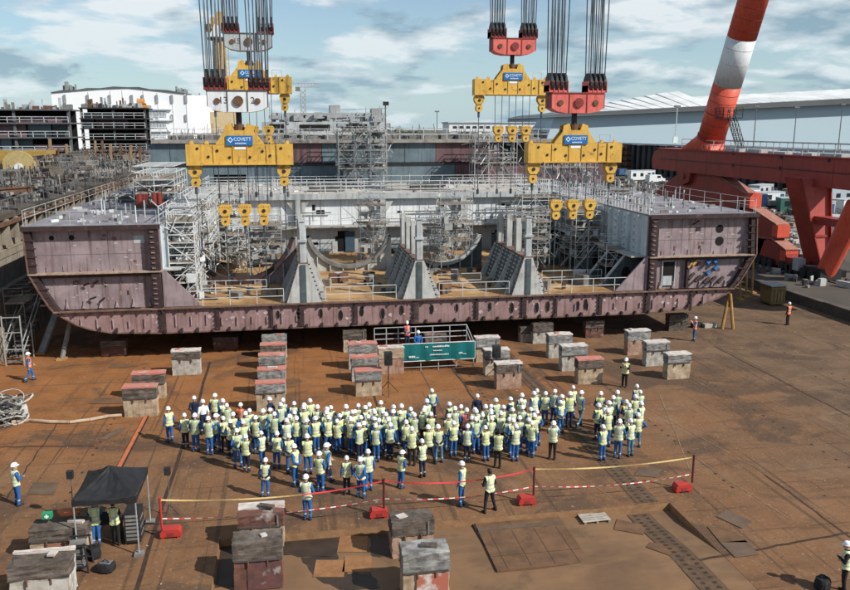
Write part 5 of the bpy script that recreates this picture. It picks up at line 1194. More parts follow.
def shipblock(u0, u1, Y, rows, label, walls, dcol):
    x0, x1 = PY(u0, 130, Y)[0], PY(u1, 130, Y)[0]; Z = [PY((u0+u1)/2, v, Y)[2] for v in rows]
    t = thing('ship_block', ((x0+x1)/2, Y, 9), label, 'ship block')
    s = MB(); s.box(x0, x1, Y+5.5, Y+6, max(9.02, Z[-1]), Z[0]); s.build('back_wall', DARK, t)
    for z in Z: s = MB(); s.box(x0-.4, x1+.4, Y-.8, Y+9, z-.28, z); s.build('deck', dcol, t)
    n = max(2, int((x1-x0)/8))
    for i in range(n+1):
        x = x0+(x1-x0)*i/n; s = MB(); s.box(x-.25, x+.25, Y-.4, Y+.2, Z[-1], Z[0]-.28); s.build('post', dcol, t)
    for j in range(len(Z)-1):
        h = Z[j]-Z[j+1]-.28; x = x0
        while x < x1-2:
            w_ = min(rnd.uniform(2, 9), x1-x)
            if rnd.random() < walls:
                s = MB(); d = rnd.uniform(.3, 2.2); s.box(x+.1, x+w_-.1, Y+d, Y+d+.2, Z[j+1], Z[j+1]+h*rnd.choice((1, 1, .55)))
                s.build('partition', rnd.choice((TEALP, MAROON, GREYS, TEALD, MAROON)), t)
            x += w_
        s = MB(); s.rail((x0, Y-.75, Z[j+1]), (x1, Y-.75, Z[j+1]), 1.15, 2.4, 2, .07); s.build('railing', GALVW, t)
    for i in range(44):
        s = MB(); x = rnd.uniform(x0, x1); y_ = Y+rnd.uniform(-.4, 3); w_ = rnd.choice((.12, .15, .4, 1.2, 1.8)); s.box(x, x+w_, y_, y_+rnd.uniform(.3, 2), Z[0]+.01, Z[0]+(rnd.uniform(.8, 2.4) if w_ < .2 else rnd.uniform(.3, 1.1))); s.build('roof_gear', rnd.choice((GREYS, WHITED, RUST, GALV)), t)
    return t
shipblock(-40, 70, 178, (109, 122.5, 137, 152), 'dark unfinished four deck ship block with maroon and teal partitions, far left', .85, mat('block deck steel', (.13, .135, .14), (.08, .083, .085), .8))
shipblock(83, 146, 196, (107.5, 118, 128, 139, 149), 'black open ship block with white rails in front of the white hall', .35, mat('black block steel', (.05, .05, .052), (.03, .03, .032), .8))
og = thing('orange_winch', (PY(140, 104, 197)[0], 198, PY(140, 107.4, 196)[2]+.02), 'small orange winch standing on the roof of the black ship block', 'winch'); c = og.location
s = MB(); s.box(c[0]-1.4, c[0]+1.4, 197.5, 199, c[2], c[2]+.6); s.disc((c[0], 198.2, c[2]+1.2), .8, 1.6, 'x', 14); s.build('drum', mat('winch orange', (.6, .25, .05), (.5, .2, .04), .6), og)
# yellow turning rig at the far left
yr = thing('turning_rig', (-66, 128, 9), 'ochre yellow turning rig with a round face at the far left', 'machine')
Yr = 125
s = MB(); a = PY(-12, 181, Yr); b = PY(46, 151, Yr); s.prism([(a[0], 9.02), (PY(10, 180, Yr)[0], 9.02), (PY(14, 165, Yr)[0], PY(0, 158, Yr)[2]), (b[0], PY(0, 155, Yr)[2]), (b[0], b[2]), (a[0], b[2])], 'y', Yr, Yr+5); s.build('frame', mat('ochre yellow', (.38, .25, .06), (.28, .18, .045), .7, spot=.4), yr)
c = PY(20, 167, Yr); s = MB(); s.disc((c[0], Yr-.3, c[2]), 2.3, .5, 'y', 28); s.build('round_face', mat('ochre pale', (.46, .36, .17), (.36, .27, .11), .7, spot=.4), yr)
s = MB(); s.disc((c[0], Yr-.7, c[2]), .55, .3, 'y', 16); s.build('hub', CABW, yr)
s = MB(); s.box(c[0]-9, c[0]+7, Yr+.5, Yr+4, 9.0, 9.4); s.build('base', BLACK, yr)
# brown steel supports between the blocks
for i, u in enumerate((52, 60, 68, 88, 97, 104, 112, 122, 132, 141)):
    a = PY(u, 172, 160); zt_ = PY(u, rnd.uniform(138, 150), 160)[2]
    s = MB(); ww = rnd.uniform(.10, .24); s.box(a[0]-ww, a[0]+ww, 160, 161, 9.0, zt_); s.bar((a[0]-1.6, 160.5, 9), (a[0], 160.5, zt_-.4), .12); s.bar((a[0]+1.4, 160.5, 9), (a[0], 160.5, zt_-.9), .1); s.box(a[0]-1.5, a[0]+1.3, 160.3, 160.7, 10.5, 10.7)
    tag(s.build('steel_trestle', [mat('tan trestle', (.32, .22, .12), (.2, .13, .08), .85), RUST][i % 2], None, (a[0], 160, 9)), 'tan brown steel trestle below the dark ship blocks, %s from the left of its row' % ORD[i], 'trestle', 'trestles below the ship blocks')
# ochre crane mast behind the left hook blocks
cm = thing('crane_mast', (PY(220, 60, 112)[0], 112, 9), 'ochre column crane with a bulky head behind the left hook blocks', 'crane')
X0 = PY(220, 60, 112)[0]; zt_ = PY(220, 40, 112)[2]; zh = PY(220, 13, 112)[2]
OCR = mat('ochre crane paint', (.50, .33, .12), (.40, .25, .085), .6, streak=.3)
s = MB(); s.bar((X0, 112, 9), (X0, 112, zt_), .85, 10, .7); s.build('column', OCR, cm)
s = MB(); s.disc((X0-.3, 112, zt_+.15), 1.2, .3, 'z', 14); s.build('platform', BLACK, cm)
s = MB(); s.box(X0-.9, X0+.7, 111.2, 112.8, zt_+1.3, zh-.6); s.box(X0-.3, X0+.9, 111.3, 112.7, zh-.6, zh+.1); s.build('slewing_head', OCR, cm)
s = MB(); s.prism([(X0-1.2, zt_+.31), (X0+.4, zt_+.31), (X0+.2, zt_+1.6), (X0-.4, zt_+1.9)], 'y', 111.1, 112.9); s.build('cab', CABW, cm)
c = PY(209, 28, 112); s = MB(); s.disc((c[0], 112, c[2]), .55, .5, 'y', 14); s.bar((c[0], 112, c[2]), (X0-.8, 112, c[2]), .12); s.build('pulley', OCR, cm)
s = MB(); s.bar((X0+.8, 111.5, 9), (X0+.8, 111.5, zt_), .06); s.bar((X0+1.15, 111.5, 9), (X0+1.15, 111.5, zt_), .06)
for k in range(30): s.bar((X0+.8, 111.5, 9.5+k*.55), (X0+1.15, 111.5, 9.5+k*.55), .03)
s.build('ladder', OCR, cm)
s = MB(); a = PY(222, 126, 112); s.box(a[0]-1.4, a[0]+1.8, 110.8, 112.9, a[2]-1.8, a[2]+1.8); s.build('machine_house', mat('cream housing', (.62, .50, .30), (.55, .43, .24), .6), cm)
# far things on the horizon
fb = thing('office_building', (PY(490, 128, 330)[0], 330, 0), 'long low white building on the horizon behind the far load blocks', 'building')
s = MB(); pyb(s, 449, 535, 123, 136, 330, 14); s.build('wall', CABW, fb)
s = MB(); pyb(s, 448, 536, 122, 123, 329.5, 15); s.build('roof', WHITED, fb)
for k in range(12):
    s = MB(); pyb(s, 453+k*6.6, 457+k*6.6, 126, 128.5, 329.9, .06); s.build('window', GLASS, fb)
tcr = thing('tower_crane', (PY(303, 100, 420)[0], 420, 0), 'pale lattice tower crane far away on the horizon', 'crane')
X0 = PY(303, 100, 420)[0]; zt_ = PY(303, 87, 420)[2]; s = MB()
for dx_ in (-1.2, 1.2):
    for dy_ in (-1.2, 1.2): s.bar((X0+dx_, 420+dy_, 0), (X0+dx_, 420+dy_, zt_), .28)
for k in range(int(zt_/2.4)): s.bar((X0-1.2, 418.8, k*2.4), (X0+1.2, 418.8, k*2.4+2.4), .2); s.bar((X0+1.2, 418.8, k*2.4), (X0-1.2, 418.8, k*2.4+2.4), .2)
s.build('mast', GALV, tcr)
s = MB()
for dz_ in (0, 1.8): s.bar((X0-3, 420, zt_+dz_), (X0+8.5, 420, zt_+dz_), .25)
for k in range(7): s.bar((X0-2.6+k*1.6, 420, zt_), (X0-1.8+k*1.6, 420, zt_+1.8), .16)
s.build('jib', GALV, tcr)
s = MB(); s.box(X0-3.6, X0-1.6, 419, 421, zt_-2, zt_); s.build('counterweight', GREYS, tcr)
# far treeline: trees beyond the yard, each crown a cloud of leaf clumps
s = MB()
for i in range(900):
    a = rnd.uniform(-330, 900); d = rnd.uniform(620, 760); h = 10+5*math.sin(a*.031)+3*math.sin(a*.11+1)+rnd.uniform(-3, 4)
    h = max(6, h); r = rnd.uniform(2, 4.5); z = rnd.uniform(.2, 1)*h
    vs = []; n = 6
    for q_ in range(3):
        for w_ in range(n): t2 = 2*math.pi*w_/n; rr = r*(1, 1.15, .5)[q_]*rnd.uniform(.7, 1.2); vs.append((a+rr*math.cos(t2), d+rr*math.sin(t2), z+r*(-.7, .1, .8)[q_]))
    s.add(vs, [[q_*n+w_, q_*n+(w_+1) % n, (q_+1)*n+(w_+1) % n, (q_+1)*n+w_] for q_ in range(2) for w_ in range(n)]+[[2*n+w_ for w_ in range(n)]])
tag(s.build('treeline', TREEM), 'dark low treeline along the horizon beyond the yard', 'trees', kind='stuff')
# ================================================================= KEEL BLOCKS
KBN = 0
def block(u0, u1, vt, vb, base, cap, top, label, z0=0.0, d=.85, rot=0, bolts=True, group='keel blocks standing on the dock floor', topfrac=1.0, face=None, hh=None):
    a = G(u0, vb, z0); b = G(u1, vb, z0); x0, x1 = a[0], b[0]; y = (a[1]+b[1])/2; xc = (x0+x1)/2; w = (x1-x0)
    h = hh or max(.9, PY((u0+u1)/2, vt, y+d)[2]-z0)
    t = thing('keel_block', (xc, y, z0), label, 'keel block', group); t.rotation_euler.z = R(rot+rnd.uniform(-1.5, 1.5)); ORG[t.name] = (xc, y, z0)
    global KBN
    w0_ = rnd.uniform(-.03, .03)
    KBN += 1; hsh = KBN*7+KBN//3
    if base is KBASE and KBN % 3 == 1: base = KBASEP
    if base is KBASEG and KBN % 3 == 0: base = KBASEW
    if cap is KCAPG and KBN % 4 == 1: cap = KCAP
    zb = z0+h*rnd.uniform(.55, .63)
    if vb < 430: d = .62
    def rough(x0, x1, y0, y1, za, zc, jit, cut=.05):
        n = 8; s = MB(); rings = []
        for k in range(6):
            z = za+(zc-za)*k/5; r = []
            for (px, py, qx, qy) in ((x0, y0, x1, y0), (x1, y0, x1, y1), (x1, y1, x0, y1), (x0, y1, x0, y0)):
                for i in range(n): r.append((px+(qx-px)*i/n+rnd.uniform(-jit, jit), py+(qy-py)*i/n+rnd.uniform(-jit, jit), z+(rnd.uniform(-jit, jit) if 0 < k else 0)))
            rings.append(r)
        return s.loft(rings)
    rough(x0, x1, y, y+d, z0, zb, .026).build('base', base, t)
    zc = z0+h-(.09 if top else 0)
    rough(x0-.02, x1+.02, y-.03, y+d+.02, zb+.012, zc, .028).build('timber_cap', cap, t)
    if top:
        s = rough(x0-.04, x1+.05, y+d*(1-topfrac)-.03, y+d+.03, zc+.012, z0+h, .015); s.build('packing_board', top, t)
    if hsh % 3 == 0:
        s = MB(); s.box(x1-.22, x1-.16, y-.07, y-.04, zb+.03, zc-.03); s.build('strap', GREYS, t)
    if hsh % 2 == 0:
        s = MB(); s.box(x0+.03, x1-.04, y-.065, y-.034, zb+.015, zb+.07); s.build('ledge', INKD, t)
    if bolts:
        for xx in (x0+w*.3, x0+w*.7):
            s = MB(); s.bar((xx, y-.05, zb-.18), (xx, y-.05, zb+.05), .035, 6); s.build('bolt', RUST, t)
    if hsh % 2 or vb > 430:
        s = MB()
        for k in range(rnd.randint(1, 3)):
            xx = rnd.uniform(x0+.1, x1-.5); s.obox((xx+.2, y+d*.5, z0+h+.003), (rnd.uniform(.2, .6), rnd.uniform(.1, .3), rnd.uniform(.03, .09)), rnd.uniform(-.4, .4))
            break
        s.build('timber_wedge', rnd.choice((KRED, KWHITE, PLANK, KCAP)), t)
    if face:
        s = MB(); s.box(x0+w*.28, x1-w*.03, y-.045, y-.024, z0+.04, zb-.06); s.build('face_patch', face, t)
    return t
block(173, 200.5, 347, 375, KBASEG, KCAPG, KWHITE, 'pale grey keel block standing alone left of the crowd, just below the hull')
block(134, 165, 369, 399, KBASE, KCAP, KRED, 'red topped keel block behind another red topped one at the left')
block(125, 157, 382, 417, KBASE, KCAP, KRED, 'tan keel block with red top at the end of the orange floor strip')
block(263, 287, 333, 358, KBASEG, KCAPG, None, 'shaded keel block under the hull at the back of the left row')
block(261.5, 286, 341, 369, KBASEG, KCAPG, KRED, 'red topped grey keel block, second from the back in the left row')
block(260, 286, 351, 380, KBASEG, KCAPG, KRED, 'red topped grey keel block, third from the back in the left row')
block(259, 286, 365, 395, KBASEG, KCAPG, KRED, 'red topped grey keel block, fourth from the back in the left row')
block(257, 285.5, 378, 411, KBASE, KCAPG, KRED, 'front keel block of the left row, right behind the crowd')
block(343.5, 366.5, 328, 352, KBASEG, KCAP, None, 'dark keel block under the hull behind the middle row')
block(349, 377, 340, 369, KBASEG, KCAPG, KRED, 'pink topped keel block at the back of the middle row')
block(352, 378, 353, 381, KBASEG, KCAPG, KRED, 'pink topped keel block between two others in the middle row')
block(356, 382, 366, 396, KBASE, KCAPG, KRED, 'front keel block of the middle row beside the black speaker')
block(379, 404, 344, 374, KBASE, KBASE, KWHITE, 'wide tan keel block left of the teal banner', bolts=False)
block(475.6, 499.5, 334, 362, KBASE, KCAPG, KWHITE, 'keel block right of the teal banner, farthest of its trio')
block(484.7, 509.4, 346, 375, KBASEG, KCAPG, KWHITE, 'keel block with a black speaker in front, right of the banner')
block(496, 522, 359, 389, KBASE, KCAP, KWHITE, 'front keel block of the trio right of the banner')
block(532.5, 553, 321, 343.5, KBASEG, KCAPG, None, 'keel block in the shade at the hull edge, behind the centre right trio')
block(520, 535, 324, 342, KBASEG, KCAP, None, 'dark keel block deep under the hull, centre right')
block(548, 572, 331, 358, KBASEG, KCAPG, KWHITE, 'pale keel block, farthest of the lit trio at centre right')
block(561, 587, 342, 371, KBASEG, KCAPG, KWHITE, 'pale keel block in the middle of the centre right trio')
block(577, 603, 355, 384, KBASE, KCAP, KRED, 'red topped front keel block of the centre right trio')
block(626.5, 650, 327.5, 355, KBASE, KCAPG, KWHITE, 'grey topped keel block, farthest of the right hand trio')
block(645, 669, 338.5, 366, KBASEG, KCAPG, KWHITE, 'keel block with a red painted corner, middle of the right hand trio')
block(666, 690.5, 350, 379, KBASE, KCAPG, KWHITE, 'front keel block of the right hand trio near the bare floor')
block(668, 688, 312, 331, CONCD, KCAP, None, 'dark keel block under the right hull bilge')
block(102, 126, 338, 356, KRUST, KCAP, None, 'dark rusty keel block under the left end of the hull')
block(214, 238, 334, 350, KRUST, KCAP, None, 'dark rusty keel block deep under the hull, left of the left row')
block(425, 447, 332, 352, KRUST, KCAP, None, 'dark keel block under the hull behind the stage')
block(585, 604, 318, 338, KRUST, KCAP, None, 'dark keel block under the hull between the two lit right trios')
block(33, 87, 518, 560, KBASE, KCAP, None, 'wide keel block with an orange jacket on top beside the black tent', face=mat('pink block face', (.36, .17, .115), (.27, .13, .09), .85, scale=2, spot=.4))
block(13, 70, 549, 603, KBASEG, KCAP, KWHITE, 'wide near keel block with white painted face, bottom left corner', topfrac=.1, face=mat('white block face', (.50, .49, .46), (.34, .30, .25), .85, scale=2, spot=.5, sp=(.2, .12, .07)))
block(240, 284, 502, 548, KBASE, KRUST, KWHITE, 'tall near keel block with rusty beam top and white edge, rear of the left pair', z0=0, topfrac=.45)
block(235, 283, 530, 590, KRUST, KCAP, None, 'tall near keel block with dark rusty face, front of the left pair', z0=-.30, face=mat('maroon block face', (.14, .06, .055), (.085, .045, .042), .85, scale=3, spot=.6, sp=(.42, .4, .36)))
block(392, 434, 510, 557, KBASE, KCAP, None, 'near keel block with tan base, rear of the pair in the pit', z0=-.30)
block(403, 450, 540, 598, KBASE, KCAPG, None, 'near keel block with red and white face, front of the pair in the pit', z0=-.30, face=mat('red white block face', (.52, .48, .45), (.36, .12, .08), .85, scale=1.6, lo=.45, hi=.55))

# ================================================================= STAGE, BANNER, SPEAKERS
Ys = 47.7
stg = thing('stage_platform', (9.2, 49, 0), 'scaffold stage with tube railing behind the teal banner', 'stage')
xa, xb = PY(403, 350, Ys)[0], PY(474, 350, Ys)[0]; xl = PY(374, 330, 50)[0]
s = MB()
for x in [xa+(xb-xa)*i/4 for i in range(5)]:
    for y in (Ys+.12, Ys+2.2): s.bar((x, y, 0), (x, y, 2.35 if y > Ys+1 else 1.3), .035, 6)
for x in (xl, (xl+xa)/2): s.bar((x, Ys+2.2, 0), (x, Ys+2.2, 2.35), .035, 6)
s.build('standards', GALV, stg)
s = MB()
for z in (.25, 1.0): s.bar((xa, Ys+.12, z), (xb, Ys+.12, z), .03)
for z in (1.6, 1.95, 2.35): s.bar((xl, Ys+2.2, z), (xb, Ys+2.2, z), .035, 6)
for z in (1.95, 2.35): s.bar((xb, Ys+.1, z-.6), (xb, Ys+2.2, z), .03)
s.build('rails', GALV, stg)
s = MB()
for k in range(7): s.box(xa, xb, Ys+.1+k*.31, Ys+.38+k*.31, 1.0, 1.06)
s.build('deck_planks', PLANK, stg)
b0 = PY(403, 361, Ys); b1 = PY(474.5, 342, Ys)
bn = thing('banner', (9.2, Ys, .8), 'long teal banner with small white writing on the front of the stage', 'banner')
s = MB(); n_ = 24; zt0, zb0 = PY(440, 343, Ys)[2], PY(440, 359.5, Ys)[2]; A = []; 
for i in range(n_+1):
    x = xa-.05+(xb-xa+.1)*i/n_; yw = Ys-.02+.03*math.sin(i*1.3); sag = .03*math.sin(i*.6)
    A.append([(x, yw, zb0+sag), (x, yw-.02, (zb0+zt0)/2), (x, yw, zt0+.02*math.sin(i))])
vs = [p for r in A for p in r]; vs2 = [(p[0], p[1]+.012, p[2]) for p in vs]; k3 = len(vs)
fs = [[i*3+j, (i+1)*3+j, (i+1)*3+j+1, i*3+j+1] for i in range(n_) for j in range(2)]
s.add(vs+vs2, fs+[[a+k3 for a in f[::-1]] for f in fs]); s.build('sheet', TEAL, bn)
s = MB(); s.bar((xa-.05, Ys-.01, zt0+.03), (xb+.05, Ys-.01, zt0+.03), .025); s.bar((xa-.05, Ys-.01, zb0-.03), (xb+.05, Ys-.01, zb0-.03), .025); s.bar((xa-.06, Ys-.01, zb0), (xa-.06, Ys-.01, zt0), .025); s.bar((xb+.06, Ys-.01, zb0), (xb+.06, Ys-.01, zt0), .025); s.build('edge_hem', PAINTW, bn)
s = MB(); wbn = xb-xa; hbn = zt0-zb0
def dash(fx0, fx1, fz, h, n):
    x = xa+wbn*fx0; e = xa+wbn*fx1; st_ = (e-x)/n
    for k in range(n): hh = h*rnd.choice((.7, 1, 1)); s.box(x+k*st_, x+k*st_+st_*.68, Ys-.085, Ys-.055, zb0+hbn*fz, zb0+hbn*fz+hh)
dash(.31, .35, .78, .10, 3); dash(.41, .65, .78, .10, 14); dash(.42, .55, .55, .06, 9); dash(.37, .64, .30, .07, 20); dash(.08, .17, .2, .11, 5); dash(.17, .22, .18, .04, 4); dash(.78, .84, .32, .10, 4); dash(.84, .89, .28, .05, 4)
s.build('lettering', PAINTW, bn)
def speaker(u, v, label, h=2.0):
    p = G(u, v); t = thing('loudspeaker', p, label, 'speaker', 'loudspeakers facing the crowd')
    s = MB(); s.box(p[0]-.22, p[0]+.22, p[1]-.2, p[1]+.2, h, h+.75); s.build('cabinet', BLACK, t)
    s = MB(); s.disc((p[0], p[1]-.21, h+.25), .16, .03, 'y', 16); s.disc((p[0], p[1]-.21, h+.55), .08, .03, 'y', 12); s.build('driver', CHAR, t)
    s = MB(); s.bar((p[0], p[1], .35), (p[0], p[1], h), .03, 8); s.build('pole', BLACK, t)
    for k in range(3): a = k*2.1+.4; s = MB(); s.bar((p[0], p[1], .75), (p[0]+.65*math.cos(a), p[1]+.65*math.sin(a), .02), .02, 6); s.build('leg', BLACK, t)
speaker(388.5, 394, 'black loudspeaker on a tripod stand left of the teal banner', 1.75); speaker(496, 378, 'black loudspeaker on a stand before a keel block, right of the banner', 1.3)

# ================================================================= BARRIERS AND TAPE
posts = [((163, 541), (163, 497), (160, 181), 'red post with a red foot at the left end of the tape, beside the tent'), ((384, 521), (384, 479), (370, 389), 'dark red post with a red foot in the middle of the tape line'), ((533, 508), (534, 470), (519, 537), 'dark red post with a red foot right of the photographer'), ((691, 495), (691, 456), (676, 694), 'dark post with a red foot at the right end of the tape')]
PT = []
for i, (fb_, tp, (bu0, bu1), lb) in enumerate(posts):
    b0 = G(bu0, fb_[1]-1); b1 = G(bu1, fb_[1]-1); xc = (b0[0]+b1[0])/2; wd = b1[0]-b0[0]; y = b0[1]; px = G(fb_[0], fb_[1]-5)[0]
    t = thing('barrier_post', (xc, y, 0), lb, 'barrier post', 'tape barrier posts')
    s = MB()
    s.prism([(b0[0], .08), (b1[0], .08), (b1[0]-.02, .26), (b1[0]-.10, .36), (b0[0]+.10, .36), (b0[0]+.02, .26)], 'y', y, y+.42)
    s.box(b0[0]+.04, b0[0]+.16, y+.02, y+.4, 0, .079); s.box(b1[0]-.16, b1[0]-.04, y+.02, y+.4, 0, .079); s.build('foot', STANR, t)
    s = MB(); s.bar((px, y+.2, .361), (px, y+.2, 1.55), .045, 8); s.bar((px, y+.2, 1.55), (px, y+.2, 1.6), .06, 8); s.build('post', STANR if i == 0 else POSTD, t)
    s = MB(); s.box(xc-.12, xc+.12, y-.012, y-.002, .12, .24); s.build('reflector', REDD, t)
    PT.append((px, y+.2))
def tape(a, b, za, zb, sag, segs, label, striped, c1, c2=None, w=.026):
    nm = thing('barrier_tape', ((a[0]+b[0])/2, (a[1]+b[1])/2, 0), label, 'tape', 'barrier tapes')
    A = MB(); n = segs
    for k in range(n):
        f0, f1 = k/n, (k+1)/n
        P = [(a[0]+(b[0]-a[0])*f, a[1]+(b[1]-a[1])*f, za+(zb-za)*f-sag*4*f*(1-f)) for f in (f0, f1)]
        mi = 1 if (striped and k % 2) else 0
        tw = .010*math.sin(k*.45+a[0])
        A.add([(P[0][0], P[0][1]-tw, P[0][2]-w), (P[1][0], P[1][1]-tw, P[1][2]-w), (P[1][0], P[1][1]+tw, P[1][2]+w), (P[0][0], P[0][1]+tw, P[0][2]+w),
                (P[0][0], P[0][1]-tw+.006, P[0][2]-w), (P[1][0], P[1][1]-tw+.006, P[1][2]-w), (P[1][0], P[1][1]+tw+.006, P[1][2]+w), (P[0][0], P[0][1]+tw+.006, P[0][2]+w)],
               [[0,1,2,3],[7,6,5,4],[0,4,5,1],[3,2,6,7]], mi)
    A.build('tape_strip', [c1, c2] if c2 else c1, nm)
lab = ['between the left post and the middle post', 'between the middle post and the photographer', 'between the third post and the right end post']
tape(PT[0], (PT[0][0]+.62*(PT[1][0]-PT[0][0]), PT[0][1]+.62*(PT[1][1]-PT[0][1])), 1.5, 1.22, .1, 22, 'plain yellow upper tape running right from the left post', False, TAPEY)
tape((PT[0][0]+.62*(PT[1][0]-PT[0][0]), PT[0][1]+.62*(PT[1][1]-PT[0][1])), PT[1], 1.22, 1.5, .06, 16, 'bright red upper tape running into the middle post', False, TAPER)
tape(PT[1], PT[2], 1.5, 1.5, .3, 30, 'bright red upper tape between the middle post and the third post', False, TAPER)
tape(PT[2], PT[3], 1.5, 1.5, .16, 30, 'plain yellow upper tape between the third post and the right end post', False, TAPEY)
for i in range(3): tape(PT[i], PT[i+1], .75, .75, .22, 40 if i != 1 else 28, 'red and white striped lower tape '+['between the left and middle posts', 'between the middle and third posts', 'between the third and right end posts'][i], True, TAPEW, TAPER, .017)

# ================================================================= TENT AND GEAR
tx0, tx1, ty0, ty1, tz = -7.85, -5.7, 27.5, 30.0, 2.3
tn = thing('canopy_tent', ((tx0+tx1)/2, (ty0+ty1)/2, 0), 'black pop up canopy tent sheltering the sound desk', 'tent')
s = MB(); c = ((tx0+tx1)/2, (ty0+ty1)/2); n_ = 8; top = []
per = []
for (ax, ay, bx, by) in ((tx0, ty0, tx1, ty0), (tx1, ty0, tx1, ty1), (tx1, ty1, tx0, ty1), (tx0, ty1, tx0, ty0)):
    for i in range(n_): per.append((ax+(bx-ax)*i/n_, ay+(by-ay)*i/n_))
rings = []
for k in range(6):
    f = k/6; r = []
    for i, (x, y) in enumerate(per):
        e = (i % n_)/n_; sagx = .10*math.sin(math.pi*e)*(1-f)+.05*math.sin(math.pi*e)*f
        r.append((x+(c[0]-x)*f, y+(c[1]-y)*f, tz+.68*(f**1.15)-sagx*.8))
    rings.append([(x_+rnd.uniform(-.012, .012), y_+rnd.uniform(-.012, .012), z_+rnd.uniform(-.018, .018)) for x_, y_, z_ in r])
rings.append([(c[0]+.01*math.cos(i), c[1]+.01*math.sin(i), tz+.70) for i in range(len(per))])
s.loft(rings, cap=False); o = s.build('canopy', TENT, tn)
s = MB(); vs = [(x, y, tz-.08*math.sin(math.pi*(i % n_)/n_)) for i, (x, y) in enumerate(per)]; lo_ = [(x+(x-c[0])*.006, y+(y-c[1])*.006, tz-.24+.02*math.sin(i*2.1)) for i, (x, y) in enumerate(per)]
s.loft([vs, lo_], cap=False); s.build('valance', TENT, tn)
for x in (tx0+.04, tx1-.04):
    for y in (ty0+.04, ty1-.04):
        s = MB(); s.bar((x, y, 0), (x, y, tz-.02), .028, 6); lg = s.build('leg', GALV, tn)
        s = MB(); s.box(x-.16, x+.16, y-.16, y+.16, .002, .10); s.build('foot_weight', GREYS, lg)
dk = thing('sound_desk', (-6.3, 28.7, 0), 'black sound desk with stacked equipment racks inside the tent', 'sound desk')
s = MB(); s.box(-7.7, -6.5, 28.6, 29.2, .72, .8)
for x in (-7.6, -6.6): s.box(x-.03, x+.03, 28.65, 29.15, 0, .719)
s.build('table', BLACK, dk)
s = MB(); s.box(-6.35, -5.8, 28.3, 29.1, .1, 1.25); s.build('rack', BLACK, dk)
s = MB()
for k in range(7): s.box(-6.3, -5.85, 28.27, 28.297, .2+k*.15, .28+k*.15)
for k in range(9): s.box(-5.797, -5.785, 28.4+(k % 3)*.2, 28.5+(k % 3)*.2, .3+(k//3)*.3, .4+(k//3)*.3)
s.build('rack_panels', GREYS, dk)
s = MB(); s.prism([(28.6, .81), (29.15, .81), (29.15, 1.0), (28.6, .86)], 'x', -7.5, -6.7); s.build('mixer', CHAR, dk)
def bag(u, v, sz, label, m, ang=0, cat='bag'):
    p = G(u, v); t = thing('equipment_bag', p, label, cat, None, ang); w, d, h = sz; rr = []
    for k, (f, z) in enumerate(((.9, 0), (1, .25), (1, .7), (.85, 1))):
        rr.append([(w/2*f*(abs(math.cos(a))**.6)*math.copysign(1, math.cos(a))+rnd.uniform(-.02, .02), d/2*f*(abs(math.sin(a))**.6)*math.copysign(1, math.sin(a))+rnd.uniform(-.02, .02), z*h+rnd.uniform(0, .02)) for a in [i*math.pi/8 for i in range(16)]])
    s = MB(); s.loft(rr); s.build('body', m, t)
    s = MB(); pts_ = [(-w*.25+w*.5*i/6, 0, h+.12*math.sin(i/6*math.pi)) for i in range(7)]; s.tube(pts_, .018, 5); s.build('handle', CHAR, t)
    return t
t = bag(106, 571, (.62, .5, .3), 'open black case with a grey lid on the floor below the tent', CHAR, -.3, 'case')
s = MB(); s.box(-.2, .2, -.1, .18, .302, .33); s.build('lid_panel', GREYS, t)
bag(94, 558, (.5, .45, .42), 'dark backpack with yellow trim on the floor beside the wide keel blocks', CHAR, .5)
bag(822, 589, (.5, .42, .4), 'black bag on the floor by the person at the right edge', CHAR, .3)
# steel rack behind the near left block
rk = thing('equipment_rack', (*G(78, 574)[:2], 0), 'black tubular equipment rack beside the near left keel block', 'rack'); p = rk.location
s = MB()
for dx_ in (-.35, .35):
    for dy_ in (0, .7): s.bar((p[0]+dx_, p[1]+dy_, 0), (p[0]+dx_*.8, p[1]+dy_, 1.1), .035, 6)
for z in (.25, .65, 1.05):
    for dy_ in (0, .7): s.bar((p[0]-.35, p[1]+dy_, z), (p[0]+.35, p[1]+dy_, z), .03)
s.build('frame', BLACK, rk)
s = MB()
for k in range(5): s.obox((p[0]-.1+rnd.uniform(-.1, .1), p[1]+.3, .1+k*.2), (.5, .4, .14), rnd.uniform(-.2, .2))
s.build('shelf', GREYS, rk)
gt = thing('metal_ladder', (*G(65, 590)[:2], 0), 'short white metal ladder leaning at the near left block', 'ladder'); p = gt.location
s = MB()
for dx_ in (0, .35): s.bar((p[0]+dx_, p[1]-.1, 0), (p[0]+dx_+.05, p[1]+.05, 1.25), .03)
for k in range(5): s.bar((p[0], p[1]-.1+.03*k, .15+k*.24), (p[0]+.38, p[1]-.1+.03*k, .15+k*.24), .025)
s.build('frame', GALVW, gt)
jk = MB(); c = (*G(60, 540)[:2], 0); zt_ = 1.35
yb_ = G(60, 560)[1]; xj = G(66, 560)[0]
rr = []
for f, z in ((1, 0), (1.05, .08), (.7, .16)): rr.append([(xj+.05+.33*f*math.cos(a)*(1+.25*math.sin(3*a)), yb_+.5+.24*f*math.sin(a)*(1+.2*math.cos(2*a)), 1.5+z) for a in [i*math.pi/8 for i in range(16)]])
jk.loft(rr); jacket = tag(jk.build('folded_jacket', ORANGE, None, (xj, yb_+.5, 1.5), True), 'crumpled orange jacket lying on the keel block beside the tent', 'jacket')
fa = MB(); fa.box(0, .3, 0, .22, 0, .2); fa.box(.05, .25, -.012, -.002, .03, .17)
fk = thing('first_aid_kit', (G(38, 560)[0]+.2, yb_+.35, 1.42), 'small green first aid box on the wide keel block by the tent', 'first aid box')
